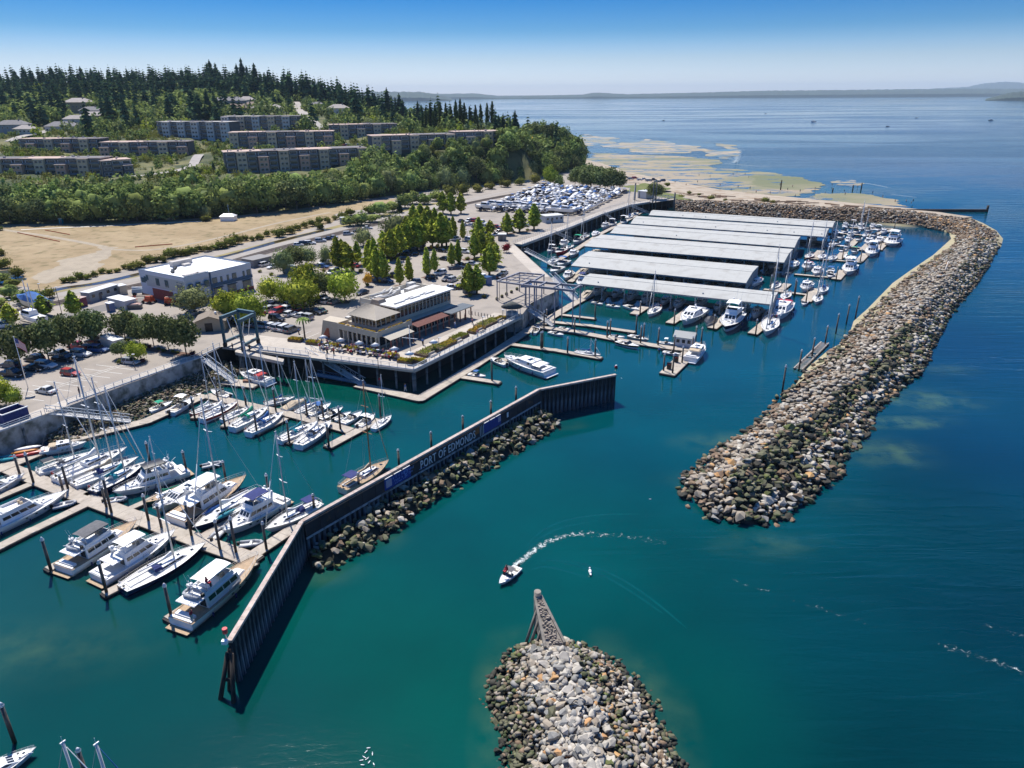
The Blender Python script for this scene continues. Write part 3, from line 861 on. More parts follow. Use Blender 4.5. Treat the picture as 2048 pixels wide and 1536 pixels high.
riprap('breakwater','long curving rock breakwater that shelters the covered moorage from the open sound','breakwater',XS,1.28,zone_main,3,1.0)
def zone_mound(u,s,p,r_):
    v=u+wob(p,.8)*.06
    if p.z<.6:return pick(r_,('wet',4),('olive',3),('brown',1))
    if r_.random()<.06:return pick(r_,('orange',1.5),('slate',1))
    if v<.2:return pick(r_,('olive',5),('tan',2),('moss',.8),('brown',1.2))
    if v<.36:return pick(r_,('tan',4),('slate',1.5),('pale',2),('olive',1.2))
    if v<.62:return pick(r_,('pale',6),('slate',1.2),('tan',1.6))
    if v<.80:return pick(r_,('olive',3),('moss',2),('slate',2),('tan',2),('brown',1))
    return pick(r_,('tan',3.5),('pale',3),('brown',2),('wet',.5))
MS=[[(1068,1290,.2),(1095,1282,1.0),(1125,1279,.2)],[(1023,1300,0),(1098,1290,2.2),(1168,1292,0)],[(993,1341,0),(1112,1305,3.4),(1238,1326,0)],[(974,1394,0),(1125,1340,4.0),(1285,1378,0)],
      [(990,1425,0),(1140,1385,4.2),(1306,1410,0)],[(1000,1458,0),(1155,1430,4.3),(1320,1450,0)],[(1008,1495,0),(1170,1475,4.3),(1345,1492,0)],[(1003,1536,0),(1180,1520,4.3),(1360,1536,0)],
      [(985,1600,0),(1190,1590,4.3),(1378,1600,0)],[(965,1690,0),(1195,1680,4.3),(1400,1690,0)],[(950,1800,0),(1200,1790,4.2),(1420,1800,0)],[(980,1930,0),(1210,1900,3.2),(1420,1930,0)],[(1120,2010,0),(1215,2000,.5),(1300,2010,0)]]
riprap('rock_mound','low rock mound at the harbour mouth with a timber point at its tip','rock mound',MS,.74,zone_mound,5,1.55,sizefn=lambda u:1.25 if .3<u<.64 else .88)
def zone_left(u,s,p,r_):
    if p.z<.35:return pick(r_,('wet',3),('olive',2),('brown',1))
    return pick(r_,('olive',6),('tan',1.6),('moss',2.2),('brown',1.3),('pale',.3),('slate',.5))
def wallpt(f,off,z):
    a=gp(603,1042,6);b=gp(1077,778,6);p=a.lerp(b,f);n=Vector((b.y-a.y,-(b.x-a.x),0)).normalized();p=p+n*off
    p.z=z;return p
def pxof(p):
    v=M3.transposed()@(p-Up(CAM_H))
    return(1024+FPX*v.x/-v.z,768-FPX*v.y/-v.z,p.z)
outer=[(622,1143),(672,1140),(729,1103),(806,1058),(858,1016),(922,975),(987,936),(1045,900),(1093,871),(1128,850)]
LS=[]
for i,q in enumerate(outer):
    f=(.005,.07,.18,.31,.42,.54,.66,.78,.90,.99)[i]
    a=wallpt(f,.5,1.9 if i else 1.0);m_=gp(q[0],q[1],0);c_=Vector((a.x,a.y,0)).lerp(m_,.45);c_.z=2.1 if 0<i<9 else 1.3
    LS.append([pxof(a),pxof(c_),(q[0],q[1],0)])
riprap('wall_riprap','strip of dark olive boulders heaped along the outer foot of the lettered harbour wall','riprap',LS,1.12,zone_left,7,.85,core=(.03,.03,.02))
def zone_fore(u,s,p,r_):return pick(r_,('olive',5),('moss',.8),('tan',2.5),('brown',2),('wet',1.4))
FS=[[(88,864,1.0),(100,885,.6),(150,890,-.1)],[(123,838,2.0),(160,860,1.0),(215,872,-.1)],[(190,812,2.2),(230,825,1.2),(270,845,-.1)],[(260,786,2.2),(300,797,1.2),(320,822,-.1)],
      [(330,760,2.2),(355,775,1.2),(400,790,-.1)],[(396,738,2.2),(410,752,1.2),(446,776,-.1)],[(425,728,1.6),(440,745,.9),(478,755,-.1)],[(450,722,1.2),(465,732,.7),(500,740,-.1)]]
riprap('foreshore_rocks','weedy cobble foreshore below the long seawall beside the parking lot','rocks',FS,.62,zone_fore,9,1.1,core=(.05,.05,.03))
FB_=[[(88,880,.6),(70,900,.2),(60,925,-.3)],[(100,868,.8),(150,890,.3),(165,905,-.2)],[(140,862,.8),(190,878,.3),(215,880,-.2)]]

# ================================================================== TREES
LEAF={
 'dark':leafmat('leaves_dark_maple',(.04,.075,.02),(.30,.34,.14)),
 'bright':leafmat('leaves_bright',(.12,.18,.015),(.42,.46,.07)),
 'columnar':leafmat('leaves_hornbeam',(.12,.17,.018),(.55,.60,.085)),
 'willow':leafmat('leaves_grey_green',(.10,.135,.05),(.32,.36,.16)),
 'alder':leafmat('leaves_alder',(.055,.095,.025),(.33,.39,.12)),
 'scrub':leafmat('leaves_scrub',(.09,.10,.022),(.27,.27,.07)),
 'conifer':leafmat('needles_fir',(.018,.045,.026),(.10,.155,.065),trans=.1),
 'poplar':leafmat('leaves_poplar',(.028,.055,.014),(.085,.115,.03)),
 'red':leafmat('leaves_red_maple',(.16,.012,.018),(.28,.04,.04)),
 'purple':leafmat('leaves_purple',(.045,.014,.025),(.09,.03,.045)),
 'orange':leafmat('leaves_gold',(.26,.18,.02),(.60,.38,.05)),
}
BARK=mk('bark_grey_brown',(.12,.095,.075),.95,.25,5)
def leaf_cloud(rng,P,Nrm,size,jit=.8):
    """one small quad per point, facing roughly outward"""
    n=len(P)
    Nn=Nrm+rng.normal(0,jit,(n,3));Nn/=np.linalg.norm(Nn,axis=1,keepdims=True)+1e-9
    T=np.cross(Nn,rng.normal(0,1,(n,3)));T/=np.linalg.norm(T,axis=1,keepdims=True)+1e-9
    B=np.cross(Nn,T);s=size*rng.uniform(.6,1.35,(n,1))
    a=P+T*s;b=P+B*s*.62;c=P-T*s;d=P-B*s*.62
    V=np.stack([a,b,c,d],1).reshape(-1,3)
    return V,np.arange(4*n).reshape(-1,4)
def crown_round(seed,nleaf=1300,clumps=26,leaf=.055,rx=.5,z0=.18,z1=1.0,top=.5,core=.72,ragged=.16,nclump_r=.24):
    """crown in unit height (1 = tree height); rx = radius relative to height"""
    rng=np.random.default_rng(seed)
    zc,zr=(z0+z1)/2,(z1-z0)/2
    th=rng.uniform(0,2*np.pi,clumps);ph=np.arcsin(rng.uniform(-.85,1,clumps))
    C=np.stack([np.cos(th)*np.cos(ph)*rx*.72,np.sin(th)*np.cos(ph)*rx*.72,zc+np.sin(ph)*zr*.74],1)*(1+rng.normal(0,.04,(clumps,1)))
    rr=rx*nclump_r*1.9*rng.uniform(.65,1.3,clumps)
    idx=rng.integers(0,clumps,nleaf)
    d=rng.normal(0,1,(nleaf,3));d/=np.linalg.norm(d,axis=1,keepdims=True)
    P=C[idx]+d*rr[idx][:,None]*rng.uniform(.55,1.12,(nleaf,1))*np.array([1,1,zr/rx*.9 if zr>rx else 1])
    out=(P-np.array([0,0,zc]));out/=np.linalg.norm(out,axis=1,keepdims=True)+1e-9
    V,F_=leaf_cloud(rng,P,out*.6+d*.8,leaf)
    # inner mass that keeps the crown from being see-through
    bm=bmesh.new();bmesh.ops.create_icosphere(bm,subdivisions=2,radius=1)
    cv=np.array([v.co[:]for v in bm.verts]);cf=[[v.index for v in f.verts]for f in bm.faces];bm.free()
    cv=cv*(1+rng.normal(0,ragged,(len(cv),1)))*np.array([rx*core,rx*core,zr*core])+np.array([0,0,zc])
    n0=len(V);V=np.concatenate([V,cv]);cf=np.array([[a,b,c,c]for a,b,c in cf])
    return V,F_,cf+n0
def mesh_crown(name,data,mat):
    V,Fq,Ft=data
    me=bpy.data.meshes.new(name)
    nq,ntri=len(Fq),len(Ft)
    loops=np.concatenate([Fq.ravel(),Ft[:,:3].ravel()]).astype(np.int32)
    starts=np.concatenate([np.arange(nq)*4,nq*4+np.arange(ntri)*3]).astype(np.int32)
    me.vertices.add(len(V));me.vertices.foreach_set('co',V.astype(np.float32).ravel())
    me.loops.add(len(loops));me.loops.foreach_set('vertex_index',loops)
    me.polygons.add(nq+ntri);me.polygons.foreach_set('loop_start',starts)
    me.materials.append(mat);me.update(calc_edges=True);me.validate()
    return me
def crown_column(seed,nleaf=900,leaf=.035,rx=.12,z0=.2,pow_=.7):
    rng=np.random.default_rng(seed)
    t=rng.beta(1.3,1.5,nleaf);th=rng.uniform(0,2*np.pi,nleaf)
    strk=1+.30*np.sin(th*4+seed)+.16*np.sin(th*9+t*6)
    prof=np.sin(np.clip(t,0,1)**pow_*np.pi)**.65*(1.12-.45*t)
    r=rx*(1+.16*np.sin(t*23+seed*2+th))*prof*strk*rng.uniform(.6,1.15,nleaf)
    P=np.stack([np.cos(th)*r,np.sin(th)*r,z0+t*(1-z0)+rng.normal(0,.008,nleaf)],1)
    N_=np.stack([np.cos(th),np.sin(th),np.full(nleaf,.5)],1)
    V,F_=leaf_cloud(rng,P,N_,leaf,.6)
    # inner mass
    ring=8;lv=7;cv=[];cf=[]
    for i in range(lv):
        tt=i/(lv-1);rr=rx*.72*(math.sin(min(max(tt,.03),.97)**pow_*math.pi)**.65*(1.12-.45*tt))
        for k in range(ring):cv.append((math.cos(k*2*math.pi/ring)*rr*rng.uniform(.8,1.1),math.sin(k*2*math.pi/ring)*rr*rng.uniform(.8,1.1),z0+tt*(1-z0)*.97))
    for i in range(lv-1):
        for k in range(ring):
            a=i*ring+k;b=i*ring+(k+1)%ring
            cf.append((a,b,b+ring,a));cf.append((a,b+ring,a+ring,a))
    n0=len(V)
    return np.concatenate([V,np.array(cv)]),F_,np.array([(a,b,c,c)for a,b,c,_ in cf])+n0
def crown_fir(seed,layers=26,rx=.21,z0=.06,sub=15):
    rng=np.random.default_rng(seed);V=[];T=[];rx=rx*rng.uniform(.8,1.35);pw=rng.uniform(.45,.85)
    for i in range(layers):
        t=i/(layers-1);z=z0+(1-z0)*t**.95;r=rx*(1-t)**pw*(1-.3*(t<.15))+.014
        r*=rng.uniform(.55,1.2)
        a0=rng.uniform(0,6.3);m=max(5,int(sub*(1-t*.5)))
        for k in range(m):
            a=a0+2*math.pi*k/m+rng.uniform(-.2,.2);rr=r*rng.uniform(.6,1.15);dz=-.62*rr-rng.uniform(0,.02)
            wd=.55*2*math.pi*rr/m+.008
            c,s_=math.cos(a),math.sin(a);b=len(V)
            V+=[(0,0,z+.02),(c*rr*.6-s_*wd,s_*rr*.6+c*wd,z+dz*.6),(c*rr,s_*rr,z+dz),(c*rr*.6+s_*wd,s_*rr*.6-c*wd,z+dz*.6)]
            T+=[(b,b+1,b+2,b+3)]
    V=np.array(V,float);Fq=np.array(T)
    cv=[(0,0,.93)]+[(math.cos(k)*rx*.55,math.sin(k)*rx*.55,z0)for k in np.linspace(0,2*np.pi,7)[:-1]]
    n0=len(V);cf=np.array([(0,1+k,1+(k+1)%6,0)for k in range(6)])+n0
    return np.concatenate([V,np.array(cv)]),Fq,cf
CROWN={'dark':[crown_round(10+i,2600,36,.042,.42,.22,1.0)for i in range(3)],'bright':[crown_round(20+i,2000,34,.038,.50,.12,1.0)for i in range(3)],
         'willow':[crown_round(30+i,1700,28,.036,.52,.10,1.0,ragged=.2)for i in range(2)],'alder':[crown_round(40+i,900,22,.052,.40,.05,1.0,ragged=.2)for i in range(4)],
         'scrub':[crown_round(50+i,380,12,.075,.75,.0,1.0,ragged=.25)for i in range(3)],'columnar':[crown_column(60+i,1700,.034,.125,.14)for i in range(4)],'poplar':[crown_column(70+i,500,.030,.07,.04,.9)for i in range(3)],
         'conifer':[crown_fir(80+i)for i in range(5)],'red':[crown_round(90,400,12,.06,.5,.1,1.0)],'purple':[crown_round(91,400,12,.06,.5,.1,1.0)],'orange':[crown_round(92,500,14,.05,.4,.15,1.0)]}
CMESH={k:[mesh_crown('crown_'+k,d,LEAF[k])for d in v]for k,v in CROWN.items()}
def trunk_data(kind):
    mb=MM(BARK);r_=random.Random(hash(kind)%99)
    top={'conifer':.95,'poplar':.9,'columnar':.8}.get(kind,.62);rb={'conifer':.018,'scrub':.04}.get(kind,.022)
    mb.tube((0,0,-.03),(0,0,top*.45),rb,7,rb*.72);mb.tube((0,0,top*.45),(0,0,top),rb*.72,6,rb*.25)
    if kind not in('conifer','poplar'):
        for k in range(5):
            a=k*1.26+.3;mb.tube((0,0,.22+k*.05),(math.cos(a)*.16,math.sin(a)*.16,.45+k*.06),rb*.45,5,rb*.15)
    return mb.data('trunk')
TRUNKD={k:trunk_data(k)for k in CMESH}
TREE_NAME={'dark':'maple_tree','bright':'leafy_tree','columnar':'columnar_hornbeam','willow':'willow_tree','alder':'alder_tree','scrub':'shrub','conifer':'fir_tree','poplar':'poplar_tree','red':'red_maple','purple':'plum_tree','orange':'golden_tree'}
NTREE=0
def tree(kind,base,H,width=None,label='',group=None,cat='tree',name=None,tilt=0):
    """one tree: trunk and crown as parts"""
    global NTREE
    NTREE+=1
    t=thing(name or TREE_NAME[kind],label,cat,base,rnd.uniform(0,6.3),group)
    ms=CMESH[kind];me=ms[rnd.randrange(len(ms))]
    dflt={'dark':.84,'bright':1.0,'willow':1.04,'alder':.8,'scrub':1.5,'columnar':.27,'poplar':.15,'conifer':.42}.get(kind,.9)
    sx=H if width is None else width/dflt
    c=link_mesh('crown',me,t);c.scale=(sx,sx,H)
    k=link_mesh('trunk',TRUNKD[kind],t);k.scale=(max(sx,H*.7),max(sx,H*.7),H)
    return t
def ptree(kind,xb,yb,yt,wpx,label,group=None,z=5.0,name=None,cat='tree'):
    b=gp(xb,yb,z);H=up_to(b,yt)
    return tree(kind,b,H,wpx/ppm(b),label,group,cat,name)
# ================================================================== BOATS (x = bow, z = 0 at the waterline)
def hb(t,B,stern=.85,fine=1.9):
    """half beam at t (0 stern .. 1 bow)"""
    a=stern+(1-stern)*math.sin(min(t/.45,1)*math.pi/2)
    b=1-max(0,(t-.42)/.58)**fine
    return max(.02,B/2*a*b)
def hull_mesh(L,B,fb,mat_,stripe=None,stern=.85,fine=1.9,sheer=.28,rake=.08,draft=.35,n=11):
    mb=MB();rings=[]
    for i in range(n):
        t=i/(n-1);x=-L/2+L*t
        w_=hb(t,B,stern,fine);zt=fb*(1+sheer*t*t+.05*(1-t))
        xr=x-L*rake*max(0,(t-.5)/.5)**2
        k=1-.35*t
        rings.append([(x,w_,zt),(x+(xr-x)*.5,w_*(.93*k+.05),zt*.45),(xr,w_*.80*k,0.02),(xr-L*.01,0,-draft*(1-t*.6)),
                      (xr,-w_*.80*k,0.02),(x+(xr-x)*.5,-w_*(.93*k+.05),zt*.45),(x,-w_,zt)])
    b=len(mb.v)
    for r_ in rings:mb.v+=r_
    m=7
    for i in range(n-1):
        for k in range(m-1):
            mb.mat(BLACKP if k in(2,3)else(stripe if stripe is not None and k in(0,5)else mat_))
            mb.face((b+i*m+k,b+(i+1)*m+k,b+(i+1)*m+k+1,b+i*m+k+1))
    mb.mat(mat_);mb.face(tuple(b+k for k in range(m)))
    return mb
def deck_mesh(L,B,fb,m,stern=.85,fine=1.9,sheer=.28,drop=.06,n=11,x0=0.0,x1=1.0,inner=.94,rail=None):
    mb=MM(m)
    P=[]
    for i in range(n):
        t=x0+(x1-x0)*i/(n-1)
        P.append((-L/2+L*t,hb(t,B,stern,fine)*inner,fb*(1+sheer*t*t+.05*(1-t))-drop))
    for i in range(n-1):
        a,b=P[i],P[i+1]
        mb.poly([(a[0],-a[1],a[2]),(b[0],-b[1],b[2]),(b[0],0,b[2]+.05),(a[0],0,a[2]+.05)])
        mb.poly([(a[0],0,a[2]+.05),(b[0],0,b[2]+.05),(b[0],b[1],b[2]),(a[0],a[1],a[2])])
    if rail:
        mb.mat(rail)
        for s in(-1,1):
            for i in range(n-1):
                a,b=P[i],P[i+1];k=1/inner
                mb.poly([(a[0],s*a[1],a[2]+drop+.01),(b[0],s*b[1],b[2]+drop+.01),(b[0],s*b[1]*k*1.01,b[2]+drop+.01),(a[0],s*a[1]*k*1.01,a[2]+drop+.01)][::s])
    return mb
def zd(t,fb,sheer=.28):return fb*(1+sheer*t*t+.05*(1-t))
def railing(L,B,fb,t0,t1,h,stern=.85,fine=1.9,sheer=.28,n=6,r=.022,mat_=STEEL):
    mb=MM(mat_)
    for s in(-1,1):
        pts=[]
        for i in range(n+1):
            t=t0+(t1-t0)*i/n
            p=Vector((-L/2+L*t,s*hb(t,B,stern,fine)*.95,zd(t,fb,sheer)));q=p+Up(h)
            mb.tube(p,q,r,4,caps=False);pts.append(q)
        mb.path(pts,r,4)
        mb.path([p-Up(h*.5)for p in pts],r*.7,4)
    return mb
def windows_band(mb,x0,x1,w0,w1,z0,z1,a,b,zz0,zz1,out=.015,segs=4,gap=.12,front=True,wf=None):
    """glass panes on the slanted sides and front of a frustum cabin"""
    wf=w0 if wf is None else wf;k=w1/w0
    def pt(s,u,z):
        f=(z-z0)/(z1-z0);xa=x0+a*f;xb=x1-b*f
        wr=w0+(w1-w0)*f;wfr=wf+(wf*k-wf)*f
        return Vector((xa+(xb-xa)*u,s*(wr+(wfr-wr)*u+out),z))
    for s in(-1,1):
        for i in range(segs):
            u0=.05+.9*i/segs+gap*.1;u1=.05+.9*(i+1)/segs-gap*.1
            q=[pt(s,u0,zz0),pt(s,u1,zz0),pt(s,u1,zz1),pt(s,u0,zz1)]
            mb.poly(q if s<0 else q[::-1])
    if front:
        for i in range(3):
            u0=-1+2*i/3+.06;u1=-1+2*(i+1)/3-.06;q=[]
            for u,z in((u0,zz0),(u1,zz0),(u1,zz1),(u0,zz1)):
                f=(z-z0)/(z1-z0);q.append(Vector((x1-b*f+out,u*.9*wf*(1+(k-1)*f),z)))
            mb.poly(q)
    return mb

def sailboat(name,L,label,hull=WHITE,stripe=None,cover=BLUEC,deck=DECKM,mast=1.42,dodger=None,furl=WHITE,bimini=None,mizzen=False,kayaks=False,transom_gear=True,mastmat=ALU,boot=None):
    B=L*.325;fb=.62+L*.04
    t=thing(name,label,'sailboat')
    A_=dict(stern=.62,fine=2.0,sheer=.22)
    hull_mesh(L,B,fb,hull,stripe,rake=.10,**A_).build('hull',parent=t)
    deck_mesh(L,B,fb,deck,rail=TEAK if deck is TEAK else WHITE,**A_).build('deck',parent=t)
    h=.42+L*.012;zc=zd(.5,fb,.22)-.05
    x0,x1=-L*.12,L*.24
    cb=MM(WHITE);cb.frus(x0,x1,B*.27,zc,zc+h,.06,L*.07,B*.23,wf=B*.17);cab=cb.build('cabin',parent=t)
    gl=MM(DGLASS);windows_band(gl,x0,x1,B*.27,B*.23,zc,zc+h,.06,L*.07,zc+h*.35,zc+h*.8,segs=3,front=False,wf=B*.17);gl.build('window',parent=cab)
    ht=MM(DGLASS)
    for xx in(x0+L*.06,x1-L*.09):ht.box(xx-.25,xx+.25,-.25,.25,zc+h+.004,zc+h+.05)
    ht.box(L*.30,L*.30+.5,-.25,.25,zd(.8,fb,.22)-.01,zd(.8,fb,.22)+.05);ht.build('hatch',parent=cab)
    # cockpit
    ck=MM(mk('cockpit_shadow_grey',(.30,.29,.27),.8,.2,2));zk=zd(.15,fb,.22)
    ck.box(-L*.42,-L*.15,-B*.16,B*.16,zk-.42,zk-.3)
    ck.mat(WHITE)
    for s in(-1,1):ck.box(-L*.43,-L*.14,s*B*.17-.06,s*B*.17+.06,zk-.3,zk+.16)
    ck.box(-L*.44,-L*.42,-B*.2,B*.2,zk-.2,zk+.14);ck.build('cockpit',parent=t)
    wh=MM(STEEL)
    for k in range(10):
        a0,a1=k*math.pi/5,(k+1)*math.pi/5
        wh.tube((-L*.33,math.cos(a0)*.42,zk+.35+math.sin(a0)*.42),(-L*.33,math.cos(a1)*.42,zk+.35+math.sin(a1)*.42),.025,4,caps=False)
    wh.tube((-L*.32,0,zk-.3),(-L*.32,0,zk+.4),.06,5);wh.build('wheel',parent=t)
    # mast, boom, rigging
    mx=L*.10;mh=L*mast;zb=zc+h
    def rig(mx,mh,zb,boomlen,bname='boom',main=True):
        ms=MM(mastmat);ms.tube((mx,0,zb-.4),(mx,0,zb+mh),.10+L*.004,6,.07+L*.003);m_=ms.build('mast',parent=t)
        sp=MM(mastmat)
        for f,wd in((.42,.30),(.72,.22))if L>10 else((.52,.28),):
            for s in(-1,1):sp.bar((mx,0,zb+mh*f),(mx-.15,s*B*wd,zb+mh*f+.08),.16,.06)
        sp.build('spreader',parent=m_)
        hd=MM(WHITE);hd.box(mx-.18,mx+.2,-.04,.04,zb+mh,zb+mh+.12);hd.tube((mx,0,zb+mh),(mx,0,zb+mh+.6),.02,4);hd.build('masthead',parent=m_)
        bm_=MM(mastmat);zz=zb+.55;bm_.tube((mx-.1,0,zz),(mx-boomlen,0,zz+.05),.07,6);bo=bm_.build('boom',parent=t)
        if cover is not None:
            cv=MM(cover);rr=[]
            for i,(u,r_)in enumerate(((0.01,.10),(.05,.30),(.3,.24),(.7,.17),(1.0,.08))):
                x=mx-.1-boomlen*u
                rr.append([(x,math.cos(k*math.pi/4)*r_*.8,zz+.12+(.35*max(0,1-u*4))+math.sin(k*math.pi/4)*r_*(1.0+(.8 if u<.1 else 0)))for k in range(8)])
            cv.smooth=True;cv.loft(rr);cv.build('sail_cover',parent=bo)
        return m_
    rig(mx,mh,zb,L*.40)
    if mizzen:rig(-L*.36,mh*.68,zd(.1,fb,.22)+.3,L*.2)
    st=MM(RIGGING);top=Vector((mx,0,zb+mh))
    bow=Vector((L*.49,0,zd(1,fb,.22)));ste=Vector((-L*.49,0,zd(0,fb,.22)))
    st.tube(top,ste,.02,3,caps=False)
    for s in(-1,1):
        sb=Vector((mx-.1,s*B*.46,zd(.6,fb,.22)));mid=Vector((mx-.1,s*B*.29,zb+mh*.45))
        st.tube(sb,mid,.018,3,caps=False);st.tube(mid,top,.018,3,caps=False);st.tube(sb,(mx,0,zb+mh*.46),.015,3,caps=False)
    st.build('rigging',parent=t)
    fu=MM(furl if furl is not None else RIGGING);r_=.085 if furl is not None else .02
    fu.tube(bow.lerp(top,.03),bow.lerp(top,.5),r_,5,r_*.9);fu.tube(bow.lerp(top,.5),bow.lerp(top,.97),r_*.9,5,.025);fu.build('furled_jib',parent=t)
    railing(L,B,fb,.02,.97,.6,r=.017,n=8,**A_).build('lifeline',parent=t)
    if dodger is not None:
        d=MM(dodger);zz=zc+h;d.smooth=False
        rows=[]
        for x,hh,ww in((x0+L*.05,.02,.25),(x0+L*.02,.55,.24),(x0-L*.05,.72,.25)):
            rows.append([Vector((x,B*ww*math.cos(k*math.pi/6)*1.05,zz-.25+(hh+.25)*math.sin(k*math.pi/6)**.7 if k not in(0,6)else zz-.25))for k in range(7)])
        for i in range(2):
            for k in range(6):d.poly([rows[i][k],rows[i+1][k],rows[i+1][k+1],rows[i][k+1]])
        d.build('dodger',parent=t)
    if bimini is not None:
        d=MM(bimini);zz=zk+1.75
        d.frus(-L*.40,-L*.20,B*.30,zz,zz+.1,.1,.1,B*.24)
        d.mat(STEEL)
        for s in(-1,1):
            for xx in(-L*.40,-L*.20):d.tube((-L*.31,s*B*.32,zk),(xx,s*B*.29,zz),.02,4)
        d.build('bimini',parent=t)
    if kayaks:
        for s,m_ in((1,TEALC),(-1,BLUEC)):
            kb=MM(m_);kb.smooth=True
            kb.loft([[(x,s*B*.36+math.cos(k*math.pi/3)*r_*1.2,zd(.6,fb,.22)+.25+math.sin(k*math.pi/3)*r_)for k in range(6)]for x,r_ in((-L*.02,.04),(L*.05,.22),(L*.14,.3),(L*.22,.2),(L*.28,.03))])
            kb.build('kayak',parent=t)
    if transom_gear:
        g=MM(STEEL)
        zz=zd(0,fb,.22);yy=B*.27
        g.path([(-L*.47,-yy,zz),(-L*.48,-yy,zz+.75),(-L*.49,0,zz+.78),(-L*.48,yy,zz+.75),(-L*.47,yy,zz)],.025,4)
        g.mat(REDP if L<11 else WHITE);g.ball((-L*.48,yy*.7,zz+.55),.2,.1,.25);g.mat(BLACKP);g.box(-L*.49,-L*.47,-.25,.0,zz+.2,zz+.5)
        g.build('pushpit',parent=t)
    return t

